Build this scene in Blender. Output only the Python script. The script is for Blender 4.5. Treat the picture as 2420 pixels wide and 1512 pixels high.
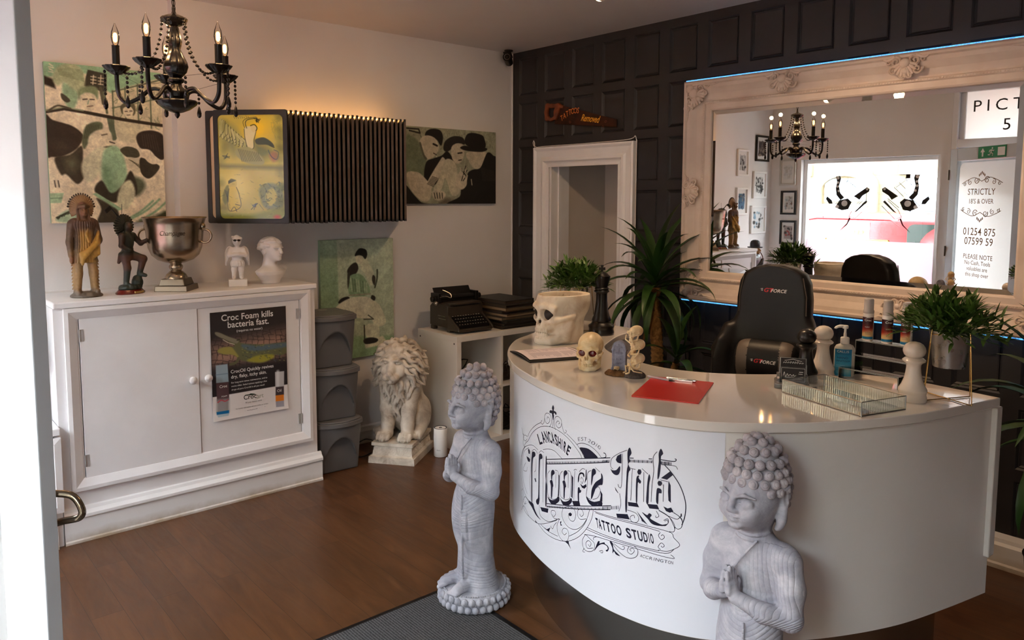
import bpy, bmesh, math, random
import numpy as np
from mathutils import Matrix, Vector, Euler

for _o in list(bpy.data.objects):
    bpy.data.objects.remove(_o, do_unlink=True)
SC = bpy.context.scene
COL = SC.collection
PI = math.pi

# ------------------------------------------------------------------ camera
cam_data = bpy.data.cameras.new('camera')
cam_data.sensor_width = 36.0
cam_data.sensor_fit = 'HORIZONTAL'
cam_data.lens = 26.783
cam_data.shift_x = 0.00582
cam_data.shift_y = -0.0500
cam_data.clip_start = 0.02
cam_data.clip_end = 200
cam = bpy.data.objects.new('camera', cam_data)
COL.objects.link(cam)
_pi, _ro, _ya = 0.0908, 0.0025, 0.8609
_fw = Vector((-math.sin(_ya) * math.cos(_pi), math.cos(_ya) * math.cos(_pi), -math.sin(_pi)))
_r0 = Vector((math.cos(_ya), math.sin(_ya), 0))
_u0 = _r0.cross(_fw)
_r = math.cos(_ro) * _r0 + math.sin(_ro) * _u0
_u = _r.cross(_fw)
cam.matrix_world = Matrix(((_r.x, _u.x, -_fw.x, 4.604), (_r.y, _u.y, -_fw.y, -4.019), (_r.z, _u.z, -_fw.z, 1.7), (0, 0, 0, 1)))
SC.camera = cam

# ------------------------------------------------------------------ exposure, sky, daylight
SC.view_settings.view_transform = 'Standard'
SC.view_settings.look = 'None'
SC.view_settings.gamma = 1.0
SC.view_settings.use_curve_mapping = False
SC.view_settings.exposure = 0.80

world = bpy.data.worlds.new('sky')
SC.world = world
world.use_nodes = True
_bg = world.node_tree.nodes['Background']
_bg.inputs['Color'].default_value = (0.85, 0.93, 1.0, 1)
_bg.inputs['Strength'].default_value = SKY = 30.0

def area_light(name, loc, look, sx, sy, power, col=(1, 1, 1), portal=False):
    l = bpy.data.lights.new(name, 'AREA')
    l.shape = 'RECTANGLE'; l.size = sx; l.size_y = sy; l.energy = power; l.color = col
    o = bpy.data.objects.new(name, l); COL.objects.link(o)
    o.location = loc
    o.rotation_euler = Vector(look).to_track_quat('-Z', 'Y').to_euler()
    if portal:
        l.cycles.is_portal = True
    return o

area_light('window_portal', (0.90, -4.40, 1.35), (0, 1, 0), 1.48, 1.70, 1, portal=True)
area_light('doorway_portal', (2.45, -4.42, 1.25), (0, 1, 0), 1.15, 2.5, 1, portal=True)
area_light('added_window_portal', (3.98, -4.42, 1.45), (0, 1, 0), 0.9, 2.0, 1, portal=True)  # portal of the added window behind the camera
area_light('transom_portal', (2.45, -4.42, 2.60), (0, 1, 0), 1.15, 0.5, 1, portal=True)

def spot(name, loc, target, power, col, ang=1.4, blend=0.8, size=0.03):
    l = bpy.data.lights.new(name, 'SPOT')
    l.energy = power; l.color = col; l.spot_size = ang; l.spot_blend = blend; l.shadow_soft_size = size
    o = bpy.data.objects.new(name, l); COL.objects.link(o)
    o.location = loc
    o.rotation_euler = (Vector(target) - Vector(loc)).to_track_quat('-Z', 'Y').to_euler()
    return o

def point(name, loc, power, col, size=0.02):
    l = bpy.data.lights.new(name, 'POINT')
    l.energy = power; l.color = col; l.shadow_soft_size = size
    o = bpy.data.objects.new(name, l); COL.objects.link(o); o.location = loc
    return o

# ------------------------------------------------------------------ materials
def s2l(c):
    c = c / 255.0
    return c / 12.92 if c <= 0.04045 else ((c + 0.055) / 1.055) ** 2.4

def rgb(r, g, b):
    return (s2l(r), s2l(g), s2l(b), 1.0)

def new_mat(name):
    m = bpy.data.materials.new(name)
    m.use_nodes = True
    nt = m.node_tree
    return m, nt, nt.nodes['Principled BSDF']

def N(nt, typ, **kw):
    n = nt.nodes.new(typ)
    for k, v in kw.items():
        setattr(n, k, v)
    return n

def ramp(nt, fac, stops):
    r = N(nt, 'ShaderNodeValToRGB')
    el = r.color_ramp.elements
    while len(el) < len(stops):
        el.new(0.5)
    for e, (p, c) in zip(el, stops):
        e.position = p; e.color = c
    nt.links.new(fac, r.inputs['Fac'])
    return r.outputs['Color']

def noise(nt, scale, detail=4.0, rough=0.55, vec=None, dist=0.0, coord='Object'):
    if vec is None:
        vec = N(nt, 'ShaderNodeTexCoord').outputs[coord]
    n = N(nt, 'ShaderNodeTexNoise')
    n.inputs['Scale'].default_value = scale
    n.inputs['Detail'].default_value = detail
    n.inputs['Roughness'].default_value = rough
    n.inputs['Distortion'].default_value = dist
    nt.links.new(vec, n.inputs['Vector'])
    return n.outputs['Fac']

def add_bump(nt, b, height, strength, dist=0.01):
    bp = N(nt, 'ShaderNodeBump')
    bp.inputs['Strength'].default_value = strength
    bp.inputs['Distance'].default_value = dist
    nt.links.new(height, bp.inputs['Height'])
    nt.links.new(bp.outputs['Normal'], b.inputs['Normal'])
    return bp

def mat(name, c, rough=0.5, metal=0.0, c2=None, nscale=8.0, detail=5.0, lo=0.35, hi=0.65, bump=0.0, bscale=None, bdist=0.004,
        coat=0.0, spec=0.5, emit=None, estr=0.0, trans=0.0, ior=1.45, sheen=0.0, alpha=None):
    m, nt, b = new_mat(name)
    b.inputs['Base Color'].default_value = c
    b.inputs['Roughness'].default_value = rough
    b.inputs['Metallic'].default_value = metal
    b.inputs['Specular IOR Level'].default_value = spec
    b.inputs['Coat Weight'].default_value = coat
    b.inputs['Coat Roughness'].default_value = 0.05
    b.inputs['Transmission Weight'].default_value = trans
    b.inputs['IOR'].default_value = ior
    b.inputs['Sheen Weight'].default_value = sheen
    if emit is not None:
        b.inputs['Emission Color'].default_value = emit
        b.inputs['Emission Strength'].default_value = estr
    if c2 is not None:
        f = noise(nt, nscale, detail)
        nt.links.new(ramp(nt, f, [(lo, c), (hi, c2)]), b.inputs['Base Color'])
    if bump:
        add_bump(nt, b, noise(nt, bscale or nscale * 4, 6.0), bump, bdist)
    return m

def attr_mat(name, attr='paint', rough=0.6, coat=0.0, spec=0.4, bump=0.0, bscale=200):
    m, nt, b = new_mat(name)
    a = N(nt, 'ShaderNodeVertexColor', layer_name=attr)
    nt.links.new(a.outputs['Color'], b.inputs['Base Color'])
    b.inputs['Roughness'].default_value = rough
    b.inputs['Coat Weight'].default_value = coat
    b.inputs['Specular IOR Level'].default_value = spec
    if bump:
        add_bump(nt, b, noise(nt, bscale, 3.0), bump, 0.002)
    return m

# ------------------------------------------------------------------ scene tree
def tag(o, label=None, cat=None, group=None, kind=None):
    if label: o['label'] = label
    if cat: o['category'] = cat
    if group: o['group'] = group
    if kind: o['kind'] = kind
    return o

def thing(name, label, cat, loc=(0, 0, 0), rz=0.0, group=None, rot=None):
    o = bpy.data.objects.new(name, None)
    COL.objects.link(o)
    o.empty_display_size = 0.05
    o.location = loc
    o.rotation_euler = rot if rot is not None else (0, 0, rz)
    return tag(o, label, cat, group)

def link_mesh(name, me, mats, parent=None, smooth=None, loc=None, rot=None):
    for m in (mats if isinstance(mats, (list, tuple)) else [mats]):
        me.materials.append(m)
    if smooth is not None and len(me.polygons):
        me.polygons.foreach_set('use_smooth', [True] * len(me.polygons))
        if smooth < 180:
            me.set_sharp_from_angle(angle=math.radians(smooth))
    o = bpy.data.objects.new(name, me)
    COL.objects.link(o)
    if parent is not None:
        o.parent = parent
    if loc is not None: o.location = loc
    if rot is not None: o.rotation_euler = rot
    return o

def copy_tree(o, parent=None):
    c = o.copy(); COL.objects.link(c)
    if parent is not None: c.parent = parent
    for ch in [k for k in bpy.data.objects if k.parent is o]:
        copy_tree(ch, c)
    return c

class MB:
    """collects shapes and links them as ONE mesh object"""
    def __init__(s):
        s.v = []; s.f = []; s.mi = []; s.m = 0; s.M = None
    def _add(s, vs, fs):
        n = len(s.v)
        if s.M is not None:
            vs = [tuple(s.M @ Vector(p)) for p in vs]
        s.v += [tuple(p) for p in vs]
        s.f += [tuple(i + n for i in f) for f in fs]
        s.mi += [s.m] * len(fs)
        return s
    def box(s, x0, y0, z0, x1, y1, z1):
        vs = [(x0, y0, z0), (x1, y0, z0), (x1, y1, z0), (x0, y1, z0), (x0, y0, z1), (x1, y0, z1), (x1, y1, z1), (x0, y1, z1)]
        return s._add(vs, [(0, 3, 2, 1), (4, 5, 6, 7), (0, 1, 5, 4), (1, 2, 6, 5), (2, 3, 7, 6), (3, 0, 4, 7)])
    def cbox(s, c, d):
        return s.box(c[0] - d[0] / 2, c[1] - d[1] / 2, c[2] - d[2] / 2, c[0] + d[0] / 2, c[1] + d[1] / 2, c[2] + d[2] / 2)
    def quad(s, a, b, c, d):
        return s._add([a, b, c, d], [(0, 1, 2, 3)])
    def poly(s, pts):
        return s._add(pts, [tuple(range(len(pts)))])
    def prism(s, pts, a, b, axis='z'):
        n = len(pts)
        def mk(p, h):
            return {'z': (p[0], p[1], h), 'y': (p[0], h, p[1]), 'x': (h, p[0], p[1])}[axis]
        vs = [mk(p, a) for p in pts] + [mk(p, b) for p in pts]
        ar = sum(pts[i][0] * pts[(i + 1) % n][1] - pts[(i + 1) % n][0] * pts[i][1] for i in range(n))
        flip = (ar < 0) != (axis == 'y') != (a > b)
        fs = [tuple(range(n))[::-1], tuple(range(n, 2 * n))] + [(i, (i + 1) % n, n + (i + 1) % n, n + i) for i in range(n)]
        if flip: fs = [f[::-1] for f in fs]
        return s._add(vs, fs)
    def lathe(s, prof, n=32, c=(0, 0, 0), cap=True, sx=1.0, sy=1.0):
        vs = []; fs = []
        for (r, z) in prof:
            for i in range(n):
                a = 2 * PI * i / n
                vs.append((c[0] + r * sx * math.cos(a), c[1] + r * sy * math.sin(a), c[2] + z))
        k = len(prof)
        for j in range(k - 1):
            for i in range(n):
                fs.append((j * n + i, j * n + (i + 1) % n, (j + 1) * n + (i + 1) % n, (j + 1) * n + i))
        if cap:
            if prof[0][0] > 1e-6: fs.append(tuple(range(n))[::-1])
            if prof[-1][0] > 1e-6: fs.append(tuple(range((k - 1) * n, k * n)))
        return s._add(vs, fs)
    def tube(s, pts, r, n=8, cap=True, closed=False):
        pts = [Vector(p) for p in pts]; k = len(pts)
        rs = r if isinstance(r, (list, tuple)) else [r] * k
        vs = []; fs = []
        prev = None
        for i, p in enumerate(pts):
            if closed: t = pts[(i + 1) % k] - pts[i - 1]
            else: t = pts[min(i + 1, k - 1)] - pts[max(i - 1, 0)]
            if t.length < 1e-9: t = Vector((0, 0, 1))
            t.normalize()
            if prev is None:
                a = Vector((0, 0, 1)) if abs(t.z) < 0.9 else Vector((1, 0, 0))
                u = t.cross(a).normalized()
            else:
                u = (prev - t * prev.dot(t))
                u = u.normalized() if u.length > 1e-6 else t.orthogonal().normalized()
            prev = u
            w = t.cross(u)
            for j in range(n):
                a = 2 * PI * j / n
                q = p + (u * math.cos(a) + w * math.sin(a)) * rs[i]
                vs.append((q.x, q.y, q.z))
        m = k if closed else k - 1
        for i in range(m):
            i2 = (i + 1) % k
            for j in range(n):
                fs.append((i * n + j, i * n + (j + 1) % n, i2 * n + (j + 1) % n, i2 * n + j))
        if cap and not closed:
            fs.append(tuple(range(n))[::-1]); fs.append(tuple(range((k - 1) * n, k * n)))
        return s._add(vs, fs)
    def ball(s, c, r, n=12, m=8):
        r = r if isinstance(r, (list, tuple)) else (r, r, r)
        vs = [(c[0], c[1], c[2] - r[2])]
        for j in range(1, m):
            t = -PI / 2 + PI * j / m
            for i in range(n):
                a = 2 * PI * i / n
                vs.append((c[0] + r[0] * math.cos(t) * math.cos(a), c[1] + r[1] * math.cos(t) * math.sin(a), c[2] + r[2] * math.sin(t)))
        vs.append((c[0], c[1], c[2] + r[2]))
        fs = [(0, 1 + (i + 1) % n, 1 + i) for i in range(n)]
        for j in range(m - 2):
            for i in range(n):
                fs.append((1 + j * n + i, 1 + j * n + (i + 1) % n, 1 + (j + 1) * n + (i + 1) % n, 1 + (j + 1) * n + i))
        b = 1 + (m - 2) * n; top = len(vs) - 1
        fs += [(b + i, b + (i + 1) % n, top) for i in range(n)]
        return s._add(vs, fs)
    def cyl(s, a, b, r, n=16, r2=None):
        return s.tube([a, b], [r, r if r2 is None else r2], n)
    def torus(s, c, R, r, axis='z', n=32, k=8):
        pts = []
        for i in range(n):
            a = 2 * PI * i / n
            x, y = R * math.cos(a), R * math.sin(a)
            pts.append({'z': (c[0] + x, c[1] + y, c[2]), 'y': (c[0] + x, c[1], c[2] + y), 'x': (c[0], c[1] + x, c[2] + y)}[axis])
        return s.tube(pts, r, k, closed=True)
    def build(s, name, mats, parent=None, smooth=None, bevel=0.0, seg=2, loc=None, rot=None, ang=0.6, subsurf=0):
        me = bpy.data.meshes.new(name)
        me.from_pydata(s.v, [], s.f)
        me.polygons.foreach_set('material_index', s.mi)
        o = link_mesh(name, me, mats, parent, smooth, loc, rot)
        if bevel:
            md = o.modifiers.new('bevel', 'BEVEL'); md.width = bevel; md.segments = seg
            md.limit_method = 'ANGLE'; md.angle_limit = ang
            md.harden_normals = False
        if subsurf:
            md = o.modifiers.new('subsurf', 'SUBSURF'); md.levels = subsurf; md.render_levels = subsurf
        return o

def struct(name, mb, m, parent=None, **kw):
    o = mb.build(name, m, parent, **kw)
    if parent is None: o['kind'] = 'structure'
    return o

def rrect(x0, y0, x1, y1, r, n=6):
    pts = []
    for cx, cy, a0 in ((x1 - r, y0 + r, -90), (x1 - r, y1 - r, 0), (x0 + r, y1 - r, 90), (x0 + r, y0 + r, 180)):
        for i in range(n + 1):
            a = math.radians(a0 + 90 * i / n)
            pts.append((cx + r * math.cos(a), cy + r * math.sin(a)))
    return pts

def catmull(P, k=8, closed=False):
    P = [Vector(p) for p in P]; n = len(P); out = []
    rng = range(n) if closed else range(n - 1)
    for i in rng:
        if closed: p0, p1, p2, p3 = P[i - 1], P[i], P[(i + 1) % n], P[(i + 2) % n]
        else: p0, p1, p2, p3 = P[max(i - 1, 0)], P[i], P[i + 1], P[min(i + 2, n - 1)]
        for j in range(k):
            t = j / k
            out.append(0.5 * ((2 * p1) + (p2 - p0) * t + (2 * p0 - 5 * p1 + 4 * p2 - p3) * t * t + (3 * p1 - p0 - 3 * p2 + p3) * t ** 3))
    if not closed: out.append(P[-1].copy())
    return out

# text as mesh triangles in its own x, y plane, centred or left aligned, given cap height
_TXT = {}
def text_verts(s, size, align='CENTER', spacing=1.0, xs=1.0, bold=0.0):
    key = (s, align, spacing, bold)
    if key not in _TXT:
        cu = bpy.data.curves.new('lettering', 'FONT')
        cu.body = s; cu.align_x = align; cu.size = 1.0; cu.space_character = spacing; cu.offset = bold
        cu.resolution_u = 3
        ob = bpy.data.objects.new('lettering', cu)
        COL.objects.link(ob)
        me = bpy.data.meshes.new_from_object(ob)
        v = [tuple(p.co) for p in me.vertices]; f = [tuple(p.vertices) for p in me.polygons]
        bpy.data.objects.remove(ob); bpy.data.curves.remove(cu); bpy.data.meshes.remove(me)
        _TXT[key] = (v, f)
    v, f = _TXT[key]
    k = size / 0.73
    return [(x * k * xs, y * k) for x, y, z in v], f

def add_text(mb, s, size, fn, align='CENTER', spacing=1.0, xs=1.0, bold=0.0):
    """fn maps the lettering's (x, y) to a point"""
    v, f = text_verts(s, size, align, spacing, xs, bold)
    return mb._add([fn(x, y) for x, y in v], f)

# ------------------------------------------------------------------ sculpting: signed distance fields, meshed by surface nets
class Sculpt:
    def __init__(s, lo, hi, h):
        s.h = h; s.lo = np.array(lo, float)
        s.n = [int(math.ceil((hi[i] - lo[i]) / h)) + 1 for i in range(3)]
        s.ax = [s.lo[i] + h * np.arange(s.n[i]) for i in range(3)]
        s.D = np.full(s.n, 1.0, np.float32)
        s.base = Matrix.Identity(4)
        s.R = None; s.T = np.zeros(3)
    def _sub(s, lo, hi):
        sl = []
        for i in range(3):
            a = int(math.floor((lo[i] - s.lo[i]) / s.h)); b = int(math.ceil((hi[i] - s.lo[i]) / s.h)) + 1
            a = max(0, min(a, s.n[i])); b = max(0, min(b, s.n[i]))
            if b <= a: return None
            sl.append(slice(a, b))
        return tuple(sl)
    def _grid(s, sl):
        return (s.ax[0][sl[0]][:, None, None], s.ax[1][sl[1]][None, :, None], s.ax[2][sl[2]][None, None, :])
    def apply(s, fn, lo, hi, k=0.0, sub=False):
        m = 3 * s.h + k * 1.5
        sl = s._sub([v - m for v in lo], [v + m for v in hi])
        if sl is None: return s
        g = s._grid(sl)
        d = fn(*g).astype(np.float32); D = s.D[sl]
        d = np.broadcast_to(d, D.shape)
        if sub:
            if k > 0:
                hh = np.clip(0.5 - 0.5 * (D + d) / k, 0, 1)
                s.D[sl] = D * (1 - hh) - d * hh + k * hh * (1 - hh)
            else: s.D[sl] = np.maximum(D, -d)
        else:
            if k > 0:
                hh = np.clip(0.5 + 0.5 * (D - d) / k, 0, 1)
                s.D[sl] = D * (1 - hh) + d * hh - k * hh * (1 - hh)
            else: s.D[sl] = np.minimum(D, d)
        return s
    def ell(s, c, r, k=0.0, sub=False, rot=None):
        r = (r, r, r) if not isinstance(r, (tuple, list)) else r
        m = max(r)
        if rot is not None:
            R = np.array(Euler(rot).to_matrix()).T
            lo = [c[i] - m for i in range(3)]; hi = [c[i] + m for i in range(3)]
        else:
            lo = [c[i] - r[i] for i in range(3)]; hi = [c[i] + r[i] for i in range(3)]
        def fn(x, y, z):
            x = x - c[0]; y = y - c[1]; z = z - c[2]
            if rot is not None:
                x, y, z = (R[0, 0] * x + R[0, 1] * y + R[0, 2] * z, R[1, 0] * x + R[1, 1] * y + R[1, 2] * z, R[2, 0] * x + R[2, 1] * y + R[2, 2] * z)
            k0 = np.sqrt((x / r[0]) ** 2 + (y / r[1]) ** 2 + (z / r[2]) ** 2)
            k1 = np.sqrt((x / r[0] ** 2) ** 2 + (y / r[1] ** 2) ** 2 + (z / r[2] ** 2) ** 2)
            return k0 * (k0 - 1) / np.maximum(k1, 1e-9)
        return s.apply(fn, lo, hi, k, sub)
    def cap(s, a, b, ra, rb=None, k=0.0, sub=False):
        rb = ra if rb is None else rb
        m = max(ra, rb)
        lo = [min(a[i], b[i]) - m for i in range(3)]; hi = [max(a[i], b[i]) + m for i in range(3)]
        ba = [b[i] - a[i] for i in range(3)]; L2 = max(sum(t * t for t in ba), 1e-12)
        def fn(x, y, z):
            t = np.clip(((x - a[0]) * ba[0] + (y - a[1]) * ba[1] + (z - a[2]) * ba[2]) / L2, 0, 1)
            return np.sqrt((x - a[0] - ba[0] * t) ** 2 + (y - a[1] - ba[1] * t) ** 2 + (z - a[2] - ba[2] * t) ** 2) - (ra + (rb - ra) * t)
        return s.apply(fn, lo, hi, k, sub)
    def chain(s, pts, rs, k=0.0, sub=False):
        if not isinstance(rs, (list, tuple)): rs = [rs] * len(pts)
        for i in range(len(pts) - 1):
            s.cap(pts[i], pts[i + 1], rs[i], rs[i + 1], k, sub)
        return s
    def box(s, c, hs, rad=0.0, k=0.0, sub=False, rot=None):
        m = math.sqrt(sum(t * t for t in hs)) if rot is not None else None
        lo = [c[i] - (m or hs[i]) for i in range(3)]; hi = [c[i] + (m or hs[i]) for i in range(3)]
        R = np.array(Euler(rot).to_matrix()).T if rot is not None else None
        def fn(x, y, z):
            x = x - c[0]; y = y - c[1]; z = z - c[2]
            if R is not None:
                x, y, z = (R[0, 0] * x + R[0, 1] * y + R[0, 2] * z, R[1, 0] * x + R[1, 1] * y + R[1, 2] * z, R[2, 0] * x + R[2, 1] * y + R[2, 2] * z)
            qx = np.abs(x) - hs[0] + rad; qy = np.abs(y) - hs[1] + rad; qz = np.abs(z) - hs[2] + rad
            out = np.sqrt(np.maximum(qx, 0) ** 2 + np.maximum(qy, 0) ** 2 + np.maximum(qz, 0) ** 2)
            return out + np.minimum(np.maximum(np.maximum(qx, qy), qz), 0) - rad
        return s.apply(fn, lo, hi, k, sub)
    def column(s, tab, k=0.0, sub=False, fl=0.0, nf=0, ph=0.0):
        """elliptical column; tab rows are z, cx, cy, rx, ry"""
        t = np.array(tab, float); z0, z1 = t[0, 0], t[-1, 0]
        lo = [(t[:, 1] - t[:, 3]).min() - fl, (t[:, 2] - t[:, 4]).min() - fl, z0]
        hi = [(t[:, 1] + t[:, 3]).max() + fl, (t[:, 2] + t[:, 4]).max() + fl, z1]
        def fn(x, y, z):
            zc = np.clip(z, z0, z1)
            cx, cy, rx, ry = (np.interp(zc, t[:, 0], t[:, i]) for i in range(1, 5))
            ux = (x - cx) / rx; uy = (y - cy) / ry
            q = np.sqrt(ux ** 2 + uy ** 2)
            d = (q - 1) * np.minimum(rx, ry)
            if fl: d = d + fl * np.cos(nf * np.arctan2(uy, ux) + ph)
            dz = np.maximum(z0 - z, z - z1)
            return np.maximum(d, dz)
        return s.apply(fn, lo, hi, k, sub)
    def half(s, nrm, off):
        """keep the side where nrm . p < off"""
        g = (s.ax[0][:, None, None], s.ax[1][None, :, None], s.ax[2][None, None, :])
        s.D = np.maximum(s.D, (g[0] * nrm[0] + g[1] * nrm[1] + g[2] * nrm[2] - off).astype(np.float32))
        return s
    def warp(s, fn):
        g = (s.ax[0][:, None, None], s.ax[1][None, :, None], s.ax[2][None, None, :])
        s.D = (s.D + fn(*g)).astype(np.float32)
        return s
    def mesh(s, name='sculpt'):
        D = s.D.copy()
        for a in range(3):
            ix = [slice(None)] * 3
            for e in (0, -1):
                ix[a] = e; D[tuple(ix)] = np.maximum(D[tuple(ix)], s.h)
        S = D < 0
        c = [(i, j, k) for i in (0, 1) for j in (0, 1) for k in (0, 1)]
        nx, ny, nz = D.shape
        def corner(A, o): return A[o[0]:nx - 1 + o[0], o[1]:ny - 1 + o[1], o[2]:nz - 1 + o[2]]
        cnt = sum(corner(S, o).astype(np.int8) for o in c)
        act = (cnt > 0) & (cnt < 8)
        idx = np.argwhere(act)
        acc = np.zeros((len(idx), 3)); num = np.zeros(len(idx))
        cv = {o: D[idx[:, 0] + o[0], idx[:, 1] + o[1], idx[:, 2] + o[2]] for o in c}
        for o in c:
            for a in range(3):
                if o[a]: continue
                o2 = tuple(o[i] + (1 if i == a else 0) for i in range(3))
                d0, d1 = cv[o], cv[o2]
                cr = (d0 < 0) != (d1 < 0)
                t = np.where(cr, d0 / np.where(cr, d0 - d1, 1), 0)
                for i in range(3):
                    acc[:, i] += np.where(cr, o[i] + (t if i == a else 0), 0)
                num += cr
        V = (idx + acc / num[:, None]) * s.h + s.lo
        ids = np.full(act.shape, -1, np.int64); ids[act] = np.arange(len(idx))
        F = []
        for a in range(3):
            b, g = (a + 1) % 3, (a + 2) % 3
            A = S
            lo_ = [slice(1, -1)] * 3; hi_ = [slice(1, -1)] * 3
            lo_[a] = slice(0, -1); hi_[a] = slice(1, None)
            e0 = A[tuple(lo_)]; e1 = A[tuple(hi_)]
            p = np.argwhere(e0 != e1)
            fl = e0[p[:, 0], p[:, 1], p[:, 2]]
            base = p.copy()
            for i in range(3):
                if i != a: base[:, i] += 1
            def cell(db, dg):
                q = base.copy(); q[:, b] += db; q[:, g] += dg
                return ids[q[:, 0], q[:, 1], q[:, 2]]
            q = np.stack([cell(-1, -1), cell(0, -1), cell(0, 0), cell(-1, 0)], 1)
            q[~fl] = q[~fl][:, ::-1]
            F.append(q)
        F = np.concatenate(F)
        F = F[(F >= 0).all(1)]
        me = bpy.data.meshes.new(name)
        me.vertices.add(len(V)); me.vertices.foreach_set('co', V.astype(np.float32).ravel())
        me.loops.add(len(F) * 4); me.loops.foreach_set('vertex_index', F.astype(np.int32).ravel())
        me.polygons.add(len(F)); me.polygons.foreach_set('loop_start', np.arange(0, len(F) * 4, 4, dtype=np.int32))
        me.polygons.foreach_set('loop_total', np.full(len(F), 4, np.int32))
        me.update(calc_edges=True)
        me.validate()
        return me, V
    def build(s, name, mats, parent=None, loc=None, rot=None, color=None, attrs=None):
        me, V = s.mesh(name)
        if color is not None:
            col = np.asarray(color(V[:, 0], V[:, 1], V[:, 2]), np.float32)
            ca = me.color_attributes.new('paint', 'FLOAT_COLOR', 'POINT')
            ca.data.foreach_set('color', np.concatenate([col, np.ones((len(V), 1), np.float32)], 1).ravel())
        for an, fn in (attrs or {}).items():
            at = me.attributes.new(an, 'FLOAT', 'POINT')
            at.data.foreach_set('value', np.asarray(fn(V[:, 0], V[:, 1], V[:, 2]), np.float32).ravel())
        return link_mesh(name, me, mats, parent, 180, loc, rot)

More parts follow.
